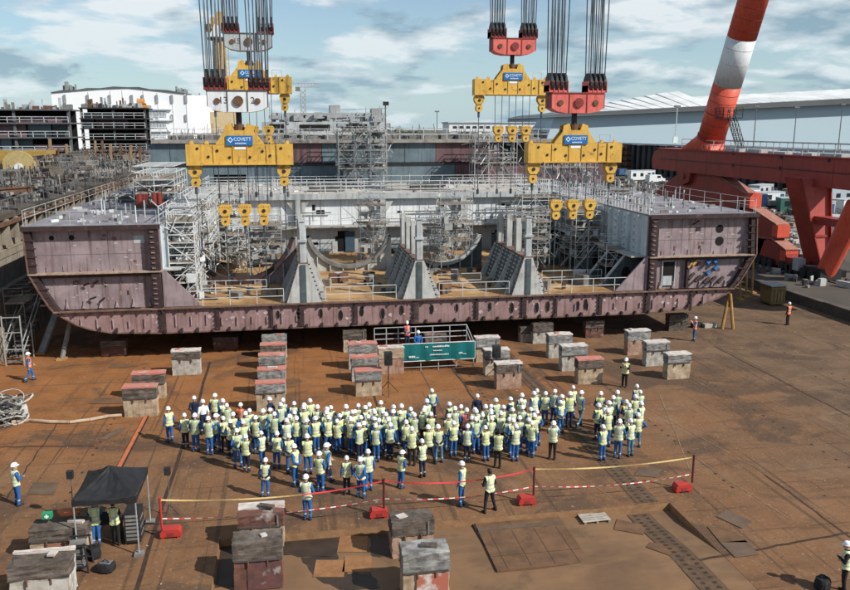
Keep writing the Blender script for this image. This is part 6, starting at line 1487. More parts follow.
s = MB(); x, y, z = fk.location; s.box(x, x+.32, y, y+.24, z, z+.2); s.build('case', mat('kit green', (.03, .30, .14), (.025, .25, .12), .5), fk)
s = MB(); s.box(x+.13, x+.19, y-.012, y-.002, z+.03, z+.17); s.box(x+.09, x+.129, y-.012, y-.002, z+.075, z+.125); s.box(x+.191, x+.23, y-.012, y-.002, z+.075, z+.125); s.build('cross', PAINTW, fk)

# microphone style lamps on stands near the tent
for u, v, lb in ((74, 520, 'thin stand with a dark lamp head left behind the tent'), (170, 516, 'thin stand with a dark lamp head right behind the tent')):
    p = G(u, v); t = thing('lamp_stand', p, lb, 'lamp stand', 'lamp stands by the tent'); s = MB(); s.bar((p[0], p[1], .3), (p[0]+.03, p[1], 1.75), .018, 6); s.build('pole', GALVD, t)
    s = MB(); s.box(p[0]-.1, p[0]+.13, p[1]-.1, p[1]+.1, 1.75, 2.05); s.build('lamp_head', BLACK, t)
    for k in range(3): a = k*2.1; s = MB(); s.bar((p[0], p[1], .5), (p[0]+.35*math.cos(a), p[1]+.35*math.sin(a), .01), .014, 5); s.build('leg', BLACK, t)

# ================================================================= THINGS LYING ON THE FLOOR
a, b = G(118, 470), G(146, 417)
os_ = thing('cable_cover', ((a[0]+b[0])/2, (a[1]+b[1])/2, 0), 'long orange cable cover strip running from the tent to the red topped block', 'cable cover')
s = MB(); s.prism([(a[0]-.09, a[1]), (a[0]+.09, a[1]), (b[0]+.09, b[1]), (b[0]-.09, b[1])], 'z', .015, .07); s.build('strip', ORANGE, os_)
s = MB(); s.prism([(a[0]+.10, a[1]), (a[0]+.16, a[1]), (b[0]+.16, b[1]), (b[0]+.10, b[1])], 'z', .015, .05); s.build('edge', BLACK, os_)
pts_ = [G(u, v) for u, v in ((12, 424), (30, 422), (50, 423.5), (70, 424), (90, 421.5), (108, 418), (122, 417))]
s = MB(); s.tube([(p[0], p[1], .1) for p in pts_], .09, 7); tag(s.build('pale_pipe', mat('pale worn pipe', (.50, .40, .30), (.30, .20, .13), .8, scale=1.5), None, pts_[3]), 'pale rusty pipe lying from the hose heap to the red topped block', 'pipe')
hb_ = thing('hose_heap', (*G(12, 425)[:2], 0), 'heap of pale hoses and bundled cables at the left edge', 'hoses'); c = hb_.location
for k in range(26):
    s = MB(); r_ = rnd.uniform(.35, .95); z = .08+k*.05; ox, oy = rnd.uniform(-.6, .4), rnd.uniform(-.3, .5)
    s.tube([(c[0]-.3+ox+r_*math.cos(a*.45), c[1]+.6+oy+r_*.7*math.sin(a*.45), z+.16*math.sin(a*.9+k)+rnd.uniform(0, .05)) for a in range(15)], rnd.uniform(.025, .05), 6); s.build('hose_coil', (HOSEW, HOSEW, GREYS, HOSED)[k % 4], hb_)
for k in range(3):
    s = MB(); x = c[0]-.9+k*.55; rr = []
    for f, z in ((.6, 0), (.9, .3), (.85, .6), (.6, .9), (.25, 1.1)): rr.append([(x+.36*f*math.cos(a)*(1+.15*math.sin(4*a+k)), c[1]+.9+.3*f*math.sin(a), z+rnd.uniform(-.05, .05)) for a in [i*math.pi/7 for i in range(14)]])
    s.loft(rr); s.build('white_sack', HOSEW, hb_)
s = MB()
for k in range(10): a = rnd.uniform(0, 6); s.bar((c[0]+rnd.uniform(-1, .5), c[1]+rnd.uniform(0, .8), 0.03), (c[0]+rnd.uniform(-.9, 1.0), c[1]+rnd.uniform(-.6, .3), rnd.uniform(.03, .9)), .03)
s.build('rods', GREYS, hb_)
pl = thing('pallet', (*G(592, 521)[:2], 0), 'weathered pale timber pallet lying at the pit edge', 'pallet'); c = G(592, 517, -.29)
pl.location = (c[0], c[1], pz(c[0], c[1])); ORG[pl.name] = (c[0], c[1], 0); pl.location.z = pz(c[0], c[1])+.005
s = MB()
for k in range(7): s.obox((c[0], c[1]-.5+k*.165, .10), (1.15, .11, .025), .05)
s.build('top_boards', mat('pale pallet wood', (.44, .40, .35), (.3, .26, .22), .85, scale=4), pl)
s = MB()
for x in (-.5, 0, .5): s.obox((c[0]+x, c[1], 0), (.1, 1.1, .099), .05)
s.build('bearers', PLANK, pl)
def plate(us, label, m, z=.03, th=.012, name='floor_plate', inpit=False):
    P = [G(u, v, -.28 if inpit else 0)[:2] for u, v in us]; cx_ = sum(p[0] for p in P)/4; cy_ = sum(p[1] for p in P)/4
    zz_ = 0; s = MB(); s.prism(P, 'z', .018, .018+th)
    if inpit: s.v = [(v_[0], v_[1], v_[2]-.006+pz(v_[0], v_[1])) for v_ in s.v]
    return tag(s.build(name, m, None, (cx_, cy_, zz_)), label, 'floor plate')
plate(((617, 519), (647, 527), (643, 537), (614, 530)), 'brown floor plate lying beside the pallet', PLATE, inpit=True)
plate(((650, 546), (680, 554), (668, 562), (646, 552)), 'dim brown floor plate left of the pierced track near the pit corner', PLATE, inpit=True)
plate(((726, 510), (752, 522), (742, 529), (716, 517)), 'grey floor plate, uppermost of three right of the pierced track', PLATEG)
plate(((707, 527), (735, 533), (748, 543), (720, 543)), 'brown floor plate lying between two grey ones right of the track', PLATE)
plate(((720, 543), (746, 541), (759, 555), (735, 558)), 'grey floor plate nearest the camera right of the pierced track', PLATEG)
plate(((33, 483), (58, 483), (54, 495), (28, 495)), 'dark grey cover plate on the floor right of the lone person', PLATEG)
plate(((112, 364), (130, 364), (127, 368), (108, 368)), 'small tan plate on the floor below the left hull end', PLATE)
plate(((95, 398), (128, 398), (125, 404), (88, 404)), 'tan plate beside the red topped keel blocks', PLATE)
plate(((98, 440), (120, 428), (128, 428), (106, 440)), 'faint grey plate in the floor near the orange strip', PLATEG)
plate(((640, 468), (662, 470), (656, 478), (634, 476)), 'worn grey plate in the floor below the right hand crowd', PLATEG)
P = [G(u, v, -.27)[:2] for u, v in ((476, 524), (578, 524), (590, 562), (500, 572))]
gd = thing('jointed_plate', (sum(p[0] for p in P)/4, sum(p[1] for p in P)/4, -.29), 'large brown jointed steel plate lying in the pit', 'floor plate')
x0, x1, y1, y0 = P[3][0]-.1, P[2][0], P[0][1], P[2][1]-.1
s = MB(); s.box(x0, x1, y0, y1, -.29, -.22); s.build('plate', PLATE, gd)
s = MB()
for k in range(4): x = x0+.4+k*(x1-x0-.8)/3; s.box(x-.008, x+.008, y0+.1, y1-.8, -.219, -.215)
s.box(x0+.05, x1-.05, y0+.95, y0+.965, -.219, -.214)
s.build('seams', SEAM, gd)
s = MB(); s.box(x0, x1, y1-.7, y1-.45, -.219, -.195); s.build('cross_bar', PLATEG, gd)
for u0, v0, u1, v1, lb in ((340, 536, 368, 552, 'square pale steel plate lying in the pit between keel block shadows'), (345, 556, 372, 572, 'square pale steel plate lower in the pit near the bottom edge'), (316, 560, 345, 577, 'square rusty steel plate in the pit beside the left pair of blocks')):
    plate(((u0, v0), (u1, v0), (u1-1, v1), (u0-3, v1)), lb, mat('orange pit plate', (.30, .15, .065), (.22, .105, .045), .85, bump=.3), inpit=True)
ch = thing('pit_side_rail', (PX1-.4, 26, 0), 'dark steel rail along the right edge of the pit', 'rail')
s = MB(); a = G(474, 523, -.28); b = G(497, 561, -.28); s.prism([(a[0]-.12, a[1]), (a[0]+.12, a[1]), (b[0]+.12, b[1]), (b[0]-.12, b[1])], 'z', -.29, -.235); s.build('bar', BLACK, ch)
ch['label'] = 'dark steel bar along the left side of the jointed plate in the pit'
PITSHADE = mat('painted block shadow', (.035, .024, .018), (.055, .036, .025), .55, scale=1.5, bump=.2)
dm = MB()  # shadows of the near keel blocks, painted as dark patches on the pit floor
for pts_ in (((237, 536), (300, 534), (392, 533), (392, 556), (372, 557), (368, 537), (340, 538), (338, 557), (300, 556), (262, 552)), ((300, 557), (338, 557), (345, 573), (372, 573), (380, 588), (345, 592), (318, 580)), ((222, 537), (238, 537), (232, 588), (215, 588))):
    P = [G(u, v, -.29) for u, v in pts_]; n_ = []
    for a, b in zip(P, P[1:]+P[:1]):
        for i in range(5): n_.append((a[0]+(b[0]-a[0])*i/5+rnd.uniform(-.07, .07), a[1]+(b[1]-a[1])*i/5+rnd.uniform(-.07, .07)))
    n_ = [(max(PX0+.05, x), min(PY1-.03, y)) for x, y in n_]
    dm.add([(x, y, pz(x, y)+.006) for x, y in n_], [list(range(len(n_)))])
structure(dm, 'pit_painted_shadows', PITSHADE)
# shores and props under the hull
def prop(a, b, r, m, lb, name='hull_shore', cat='shore', grp=None, foot=True):
    t = thing(name, (a[0], a[1], 0), lb, cat, grp); s = MB(); s.bar(a, b, r, 8); s.build('strut', m, t)
    if foot: s = MB(); s.box(a[0]-.3, a[0]+.3, a[1]-.3, a[1]+.3, 0, .12); s.build('foot', TIMBER, t)
prop((-15.2, 54.2, 0), (-14.6, 55.5, 2.9), .16, GREYS, 'upright steel shore with tan foot under the left bilge of the hull')
prop((-17.0, 56.0, 0), (-15.4, 57.5, 4.2), .25, mat('shore grey blue', (.25, .28, .30), (.16, .18, .2), .5), 'inclined grey tube shore between the dock wall and the hull')
for k, (u, lb) in enumerate(((722, 'left yellow timber of the A shaped prop under the right bilge'), (733, 'right yellow timber of the A shaped prop under the right bilge'))):
    a = G(u, 329); prop(a, (G(728, 329)[0]+.1, a[1]+.3, 2.7), .12, TIMBER, lb, 'timber_prop', 'prop', 'timber props', False)
for k, (u, v) in enumerate(((740, 300), (746, 297), (752, 293))):
    a = G(u, v); prop((a[0], a[1], 0), (a[0]-.2, a[1], 2.8+k*.7), .1, TIMBER, ['short yellow upright timber nearest the hull corner at right', 'middle yellow upright timber by the hull corner at right', 'tallest yellow upright timber by the hull corner at right'][k], 'timber_prop', 'prop', 'timber props')
# crate by the quay kerb
a, b = G(770, 306), G(796, 309); cr_ = thing('slatted_crate', ((a[0]+b[0])/2, a[1], 0), 'large ochre slatted crate with a grey tarp top beside the quay kerb', 'crate')
x0, x1, y0 = a[0], b[0]-.1, a[1]; h = PY(783, 284, y0+1)[2]
s = MB(); s.box(x0+.06, x1-.06, y0+.06, y0+1.7, .12, h); s.build('body', CRATE, cr_)
s = MB()
for k in range(5): x = x0+.1+k*(x1-x0-.2)/4; s.box(x-.07, x+.07, y0, y0+.058, .1, h)
for z in (.2, h-.2): s.box(x0, x1, y0-.05, y0-.002, z-.07, z+.07)
for z in (.2, h-.2): s.box(x0, x0+.058, y0, y0+1.7, z-.07, z+.07)
s.build('slats', mat('dark crate slat', (.20, .14, .06), (.14, .1, .045), .85), cr_)
s = MB(); s.box(x0-.05, x1+.05, y0-.06, y0+1.76, h+.005, h+.09); s.build('tarp', mat('grey tarp', (.40, .41, .43), (.25, .26, .28), .6), cr_)
s = MB()
for k in range(40):
    p = G(rnd.uniform(700, 762), rnd.uniform(268, 286)); s.obox((p[0], p[1], 0), (rnd.uniform(.2, 1.2), rnd.uniform(.1, .4), rnd.uniform(.1, .8)), rnd.uniform(0, 3))
tag(s.build('offcut_heap', GREYS), 'dark heap of offcuts under the red bogies beside the hull', 'scrap', kind='stuff')
sa = thing('timber_baulk', (*G(717, 327)[:2], 0), 'pale timber baulk lying by the timber prop under the right bilge', 'timber'); p = sa.location
s = MB(); s.obox((p[0]-.6, p[1], 0), (1.1, .35, .3), .1); s.build('beam', KBASEG, sa); s = MB(); s.obox((p[0]-1.6, p[1]+.2, 0), (.9, .3, .35), .2); s.build('block', BLACK, sa)
# ================================================================= PEOPLE
def ell(mb, c, rx, ry, rz, n=14, k=9):
    rings = []
    for j in range(k+1):
        t = -math.pi/2+math.pi*j/k; cr_ = max(.02, math.cos(t)); rings.append([(c[0]+rx*cr_*math.cos(2*math.pi*i/n), c[1]+ry*cr_*math.sin(2*math.pi*i/n), c[2]+rz*math.sin(t)) for i in range(n)])
    mb.loft(rings)
def limb(mb, p, q, r0, r1, n=10):
    p = Vector(p); q = Vector(q); d = (q-p).normalized(); a = d.orthogonal().normalized(); b = d.cross(a); rings = []
    for f, o, s in ((0, -.8, .55), (0, -.4, .9), (0, 0, 1), (.5, 0, 1), (1, 0, 1), (1, .4, .9), (1, .8, .55)):
        r = r0+(r1-r0)*f; c = p.lerp(q, f)+d*(o*r); rings.append([tuple(c+(a*math.cos(2*math.pi*i/n)+b*math.sin(2*math.pi*i/n))*r*s) for i in range(n)])
    mb.loft(rings)
def hand(mb, w, d, side, segs, curl=.35):
    """palm, four unequal bent fingers and a thumb leaving the side of the palm"""
    d = Vector(d).normalized(); fwd = Vector((0, 1, 0)); fwd = (fwd-d*fwd.dot(d)); fwd = fwd.normalized() if fwd.length > .2 else Vector((side, 0, 0)); nrm = d.cross(fwd)*side
    w = Vector(w); pc = w+d*.045
    for o in (-.022, 0, .022): limb(mb, w+fwd*o*.7, w+d*.085+fwd*o, .019, .016, 7); segs.append((w, w+d*.085+fwd*o, .022, 0))
    inward = Vector((-side, 0, 0)); inward = (inward-d*inward.dot(d)).normalized() if abs(inward.dot(d)) < .95 else nrm
    for k, (o, l) in enumerate(((-.033, .062), (-.011, .078), (.011, .084), (.033, .075))):
        a = w+d*.088+fwd*o; m_ = a+(d+inward*curl).normalized()*l*.55; e = m_+(d+inward*curl*2.4).normalized()*l*.5
        limb(mb, a, m_, .0115, .0105, 6); limb(mb, m_, e, .0105, .009, 6); segs.append((a, m_, .012, 0)); segs.append((m_, e, .011, 0))
    a = w+d*.03+fwd*.026; m_ = a+(d*.6+fwd*.9).normalized()*.045; e = m_+(d+fwd*.35+inward*.4).normalized()*.035
    limb(mb, a, m_, .014, .012, 6); limb(mb, m_, e, .012, .010, 6); segs.append((a, m_, .014, 0)); segs.append((m_, e, .012, 0))
# material slots of a body: 0 skin 1 jacket 2 trousers 3 boots 4 ankle band 5 eye
def make_body(elb, wri, knee, ank, hips=.09, lean=0.0, seat=None):
    mb = MB(); segs = []
    hz = .90 if seat is None else seat
    dz = hz-.90
    tor = [(.86, .135, .10, 0), (.93, .168, .118, 0), (1.02, .160, .112, 0), (1.12, .158, .112, .005), (1.24, .172, .122, .01), (1.34, .185, .124, .01), (1.42, .172, .108, 0), (1.465, .11, .085, -.005), (1.50, .066, .066, 0)]
    def ln_(p):
        z = p[2]-.9; return (p[0], p[1]+lean*max(0, z), p[2]+dz-abs(lean)*.18*max(0, z))
    mb.loft([[ln_((rx*math.cos(2*math.pi*i/20), cy+ry*math.sin(2*math.pi*i/20), z)) for i in range(20)] for z, rx, ry, cy in tor])
    for za, zb, r in ((.93, 1.12, .125), (1.12, 1.30, .135), (1.30, 1.44, .13)):
        for ox in (-.06, .06): segs.append((Vector(ln_((ox, 0, za))), Vector(ln_((ox, 0, zb))), r, 1 if za > .95 else 11))
    nk = ln_((0, .0, 1.46)); hd = ln_((0, .035, 1.645)); limb(mb, nk, ln_((0, .02, 1.58)), .062, .058); segs.append((Vector(ln_((0, .005, 1.53))), Vector(ln_((0, .02, 1.58))), .06, 0))
    # head: skull, jaw, nose, ears, brow
    def hh(x, y, z): return (hd[0]+x, hd[1]+y, hd[2]+z)
    ell(mb, hh(0, -.01, .02), .077, .097, .11); ell(mb, hh(0, .028, -.055), .056, .066, .062); ell(mb, hh(0, .092, -.018), .013, .02, .026); ell(mb, hh(0, .083, .018), .045, .015, .014); ell(mb, hh(0, .078, -.066), .028, .014, .010)
    for sx in (-1, 1): ell(mb, hh(sx*.08, -.01, -.005), .014, .022, .032)
    segs.append((Vector(hh(0, 0, -.05)), Vector(hh(0, 0, .05)), .1, 0))
    eyes = [Vector(hh(sx*.032, .088, .006)) for sx in (-1, 1)]
    for s_ in (0, 1):
        sx = (-1, 1)[s_]; sh = ln_((sx*.185, 0, 1.405)); e = elb[s_]; w = wri[s_]
        limb(mb, ln_((sx*.12, 0, 1.40)), sh, .075, .072); limb(mb, sh, e, .070, .055); limb(mb, e, w, .054, .040); segs.append((Vector(sh), Vector(e), .065, 6)); segs.append((Vector(e), Vector(w), .05, 6))
        hand(mb, w, Vector(w)-Vector(e), sx, segs)
        hp = (sx*hips, 0, hz); k = knee[s_]; a = ank[s_]
        limb(mb, hp, k, .102, .072); limb(mb, k, a, .070, .055); segs.append((Vector(hp), Vector(k), .09, 2)); segs.append((Vector(k), Vector(a), .062, 2))
        toe = (a[0]+sx*.02, a[1]+.14, a[2]-.045); heel = (a[0], a[1]-.05, a[2]-.04)
        limb(mb, heel, toe, .050, .044); limb(mb, (a[0], a[1]-.01, a[2]+.06), (a[0], a[1], a[2]-.01), .058, .055); segs.append((Vector(heel), Vector(toe), .05, 3)); segs.append((Vector(a)+Vector((0, 0, .04)), Vector(a), .06, 3))
    me = bpy.data.meshes.new('person'); me.from_pydata(mb.v, [], mb.f)
    t = bpy.data.objects.new('t', me); COL.objects.link(t)
    md = t.modifiers.new('r', 'REMESH'); md.mode = 'VOXEL'; md.voxel_size = .0135
    sm = t.modifiers.new('s', 'SMOOTH'); sm.factor = .5; sm.iterations = 2
    body = bpy.data.meshes.new_from_object(t.evaluated_get(bpy.context.evaluated_depsgraph_get())); bpy.data.objects.remove(t); bpy.data.meshes.remove(me); body.name = 'person'
    nv = len(body.vertices); co = np.zeros(nv*3); body.vertices.foreach_get('co', co); co = co.reshape(-1, 3)
    nf = len(body.polygons); cen = np.zeros(nf*3); body.polygons.foreach_get('center', cen); cen = cen.reshape(-1, 3)
    best = np.full(nf, 1e9); lab_ = np.zeros(nf, int)
    for p, q, r, l in segs:
        p = np.array(p); q = np.array(q); d = q-p; tt = np.clip(((cen-p)@d)/max(1e-9, d@d), 0, 1); dist = np.linalg.norm(cen-(p+tt[:, None]*d), axis=1)-r
        u = dist < best; best[u] = dist[u]; lab_[u] = l
    mi = lab_.copy(); mi[lab_ == 6] = 1; mi[lab_ == 11] = 2
    zank = np.minimum(ank[0][2], ank[1][2])
    band = (lab_ == 2) & (((cen[:, 2] > .22) & (cen[:, 2] < .275)) if seat is None else (cen[:, 2] < -9)); mi[band] = 4
    for e in eyes: mi[np.linalg.norm(cen-np.array(e), axis=1) < .012] = 5
    body.polygons.foreach_set('material_index', mi.astype(np.int32)); body.polygons.foreach_set('use_smooth', [True]*nf)
    for m in (SKIN, BLUE, BLUE, BOOT, REFL, EYE): body.materials.append(m)
    # vest: cloth shell over the torso, open at the neck, arms and hem
    no = np.zeros(nv*3); body.vertices.foreach_get('normal', no); no = no.reshape(-1, 3)
    inv = lambda y, z: z-dz+abs(lean)*.18*max(0, z-dz-.9)
    selA = ((lab_ == 1) | (lab_ == 11)) & (cen[:, 2]-dz > .80) & (cen[:, 2]-dz < 1.50)
    sh_ = (lab_ == 6) & (np.abs(cen[:, 0]) < .205) & (cen[:, 2]-dz > 1.34); sel = np.where(selA | sh_)[0]
    vm = MB(); vid = {}; bm_v = []; fs = []; ms = []
    for fi in sel:
        f = []
        for vi in body.polygons[fi].vertices:
            if vi not in vid: vid[vi] = len(bm_v); bm_v.append(tuple(co[vi]+no[vi]*.022))
            f.append(vid[vi])
        z = cen[fi][2]-dz; x = abs(cen[fi][0])
        fs.append(f); ms.append(1 if (.975 < z < 1.03 or 1.14 < z < 1.195) or (z > 1.195 and .085 < x < .125) else 0)
    ve = bpy.data.meshes.new('vest'); ve.from_pydata(bm_v, [], fs); ve.materials.append(VLIME); ve.materials.append(REFL); ve.polygons.foreach_set('material_index', ms)
    t = bpy.data.objects.new('t', ve); COL.objects.link(t); md = t.modifiers.new('s', 'SMOOTH'); md.factor = .5; md.iterations = 5
    md = t.modifiers.new('k', 'SOLIDIFY'); md.thickness = .01; md.offset = 1
    vest = bpy.data.meshes.new_from_object(t.evaluated_get(bpy.context.evaluated_depsgraph_get())); bpy.data.objects.remove(t); bpy.data.meshes.remove(ve); vest.name = 'vest'
    vest.polygons.foreach_set('use_smooth', [True]*len(vest.polygons))
    # helmet
    hm = MB(); n = 24; c = hh(0, -.008, .055); rings = []
    for r, z in ((.127, -.012), (.131, 0), (.117, .008), (.116, .04), (.104, .08), (.078, .112), (.04, .13), (.004, .135)):
        rings.append([(c[0]+r*.92*math.cos(2*math.pi*i/n), c[1]+r*1.12*math.sin(2*math.pi*i/n)+(.045*max(0, math.sin(2*math.pi*i/n))**3 if z < .005 else 0), c[2]+z) for i in range(n)])
    hm.loft(rings)
    hm.loft([[(c[0]+x, c[1]+y*1.12, c[2]+z+.004) for x, z in ((-.014, -.006), (-.010, .010), (.010, .010), (.014, -.006))] for y, z in ((-.112, .03), (-.09, .085), (-.05, .122), (0, .136), (.05, .122), (.09, .085), (.112, .03))])
    hmo = hm.build('helmet', HELM, None, (0, 0, 0), True)
    # hair: short cap, and a long fall for two people
    hr = MB(); c2 = hh(0, -.018, .035); rings = []
    for r, z, sy in ((.060, -.085, -.035), (.080, -.05, -.02), (.086, 0, -.008), (.085, .04, -.004), (.065, .085, 0), (.03, .108, 0), (.004, .112, 0)):
        rings.append([(c2[0]+r*math.cos(2*math.pi*i/18), c2[1]+sy+r*1.2*math.sin(2*math.pi*i/18)*(1 if math.sin(2*math.pi*i/18) < 0 or z > .03 else .55), c2[2]+z) for i in range(18)])
    hr.loft(rings); hro = hr.build('hair', HAIRK, None, (0, 0, 0), True)
    lh = MB(); rings = []
    for r, z, y in ((.03, -.36, -.125), (.085, -.30, -.125), (.098, -.16, -.105), (.090, -.04, -.06), (.088, .02, -.025), (.06, .05, -.02)):
        rings.append([(c2[0]+r*math.cos(2*math.pi*i/16), c2[1]+y+r*.55*math.sin(2*math.pi*i/16), c2[2]+z) for i in range(16)])
    lh.loft(rings); lho = lh.build('long_hair', HAIRB, None, (0, 0, 0), True)
    meshes = (hmo.data, hro.data, lho.data)
    for o in (hmo, hro, lho): bpy.data.objects.remove(o)
    return dict(body=body, vest=vest, helmet=meshes[0], hair=meshes[1], long=meshes[2])
K0 = ((-.10, .02, .49), (.10, .02, .49)); A0 = ((-.11, -.02, .085), (.11, -.02, .085))
def pair(x, y, z): return ((-x, y, z), (x, y, z))
POSES = {
 'relaxed': make_body(pair(.26, -.03, 1.14), pair(.27, .06, .90), K0, A0),
 'clasped': make_body(pair(.27, .02, 1.13), pair(.075, .22, 1.04), K0, A0),
 'crossed': make_body(pair(.27, .07, 1.16), ((.06, .23, 1.20), (-.06, .20, 1.17)), K0, A0),
 'behind': make_body(pair(.27, -.10, 1.14), pair(.06, -.20, .99), ((-.12, .02, .49), (.12, .02, .49)), ((-.14, -.02, .085), (.14, -.02, .085))),
 'hips': make_body(pair(.40, -.07, 1.16), pair(.20, .04, 1.0), ((-.13, .02, .49), (.12, .02, .49)), ((-.17, -.02, .085), (.14, -.02, .085))),
 'phone': make_body(pair(.25, .13, 1.19), pair(.08, .31, 1.44), K0, A0),
 'stride': make_body(((-.26, .08, 1.14), (.26, -.10, 1.14)), ((-.24, .26, .98), (.25, -.08, .90)), ((-.10, .16, .50), (.10, -.06, .50)), ((-.10, .17, .085), (.11, -.36, .13))),
 'wide': make_body(pair(.27, .03, 1.13), ((-.17, .23, 1.1), (.22, .12, .93)), ((-.17, .02, .49), (.17, .03, .49)), ((-.25, -.02, .085), (.26, -.02, .085)), .10),
 'leaning': make_body(((-.27, .22, 1.12), (.27, .22, 1.12)), ((-.2, .46, .98), (.2, .46, .98)), K0, A0, .09, .28),
 'seated': make_body(((-.26, .05, .72), (.26, .05, .72)), ((-.14, .28, .60), (.14, .28, .60)), ((-.12, .40, .47), (.12, .40, .47)), ((-.12, .42, .085), (.12, .42, .085)), .09, .12, .48),
}
PTXT = {'relaxed': 'arms hanging', 'clasped': 'hands in front', 'crossed': 'arms folded', 'behind': 'hands behind back', 'hips': 'hands on hips', 'phone': 'hands raised', 'stride': 'mid step', 'wide': 'legs apart', 'leaning': 'leaning forward', 'seated': 'seated'}
VM = {'lime': VLIME, 'orange': VORNG, 'pink': VPINK}
CM = {'blue': BLUE, 'navy': NAVY, 'teal': TEALB, 'black': CHAR, 'white': PAINTW}
def person(x, y, z, rz, pose, vest, jacket, trousers, helmet=True, hair=None, scale=1.0, label='', group=None, name='person'):
    P = POSES[pose]; o = bpy.data.objects.new(name, P['body']); COL.objects.link(o); o.location = (x, y, z); o.rotation_euler.z = rz; b_ = rnd.uniform(.90, 1.06); o.scale = (scale*b_, scale*b_*rnd.uniform(.97, 1.06), scale); o.rotation_euler.x = rnd.gauss(0, .022); o.rotation_euler.y = rnd.gauss(0, .018)
    for i, m in ((1, CM[jacket]), (2, CM[trousers])): o.material_slots[i].link = 'OBJECT'; o.material_slots[i].material = m
    if trousers == 'black' or jacket == 'black': o.material_slots[4].link = 'OBJECT'; o.material_slots[4].material = CHAR
    def child(nm, me, m=None):
        c = bpy.data.objects.new(nm, me); COL.objects.link(c); c.parent = o
        if m: c.material_slots[0].link = 'OBJECT'; c.material_slots[0].material = m
        return c
    if vest: child('vest', P['vest'], rnd.choice((VLIME, VLIME, VLIM2, VLIM3)) if vest == 'lime' else VM[vest])
    if helmet: child('helmet', P['helmet'])
    if hair: child('hair', P['hair'], HAIRB if hair == 'brown' else HAIRK)
    if hair == 'brown': child('long_hair', P['long'])
    return tag(o, label, 'person', group)
HEADS = [(168,409),(194,398,'navy'),(202,402,'navyw'),(213,396),(223,401),(227,406),(184,416),(194,416),(208,419),(218,416),(221.5,418.5),(241,405,'orange'),(232,415),(249,411),(244,414),(230,422,'hair'),(243,423),(256,418),(236.5,431.6),(245,437),(261.5,434),
(269,399.5,'navy'),(282.6,401),(280.6,404),(293,404),(310,401),(317.5,407),(332,408),(265,410.5),(273.5,414.5),(290,419),(294.6,419),(305,421),(315.5,419),(328,412),(328,418),(275.5,434.4),(289.7,436.5),(294.5,446.6),(307.4,436.8),(327.5,445.7),(320,454),(263.6,461),(306.8,478),
(345.4,407),(357.5,406.6),(355.8,411.4),(364,412),(369,406),(374,412.6),(380,403.4),(341,416.8),(338,421),(350,419.6),(362.6,418),(360.4,425.4),(369,417),(375.5,418.7),(376,426.3),(383,414),(386,415.5),(389,424.4),(394,412),(398,413.6),(401,406.6),(410,409.5),(420,410.4),(406,423),(412,429.3),(368,452.5),(346,458.5),(360.7,459.5),(400,453),(422.6,441.7),
(433,391),(427.3,401.5),(423.5,408.5),(431,415),(429.6,428),(439,427),(450.4,404.3),(455.5,408.8),(461.4,407.5),(466.5,410.8,'pink'),(448.3,416.8),(453.4,423.5),(477.3,396,'navy'),(480.3,411),(475.9,418.3),(467.3,427),(491.2,406.6),(496,401),(490.2,416.8),(486.8,428.2),(498.2,413.7),
(510.8,399),(522,396),(521.4,401),(504.6,408),(514,410.2),(524,407.6),(498,431,'dark'),(514,421.7),(515.4,426.4),(526.6,420.6),(531.7,423.5),(537.4,412),(534.9,394),(537.4,391.5),(545,393.6),(554,391.5),(562.2,397),(561.8,402.7),(553.3,423.2),(570,394),(573,388),(581.4,393),
(600.6,393.5),(617,392.7),(614.3,398),(599,406),(610,403.5),(634.6,397),(637.8,386.3),(641.3,392.7),(640,403.7),(629.7,405.6),(638,415),(603.8,427),(619,422),(632,421.7),(461.7,464.7),(490.4,471.5,'photog')]
for (ua, ub, va, vb, n_) in ((255, 330, 404, 428, 6), (335, 425, 404, 424, 9), (440, 500, 406, 424, 6), (500, 535, 400, 420, 4), (600, 640, 395, 415, 3)):
    for k in range(n_): HEADS.append((rnd.uniform(ua, ub), rnd.uniform(va, vb)))
PP = []
for h in HEADS:
    s_ = rnd.uniform(.93, 1.06); x, y, _ = G(h[0], h[1], 1.70*s_); PP.append([x, y, h[2] if len(h) > 2 else '', s_, h])
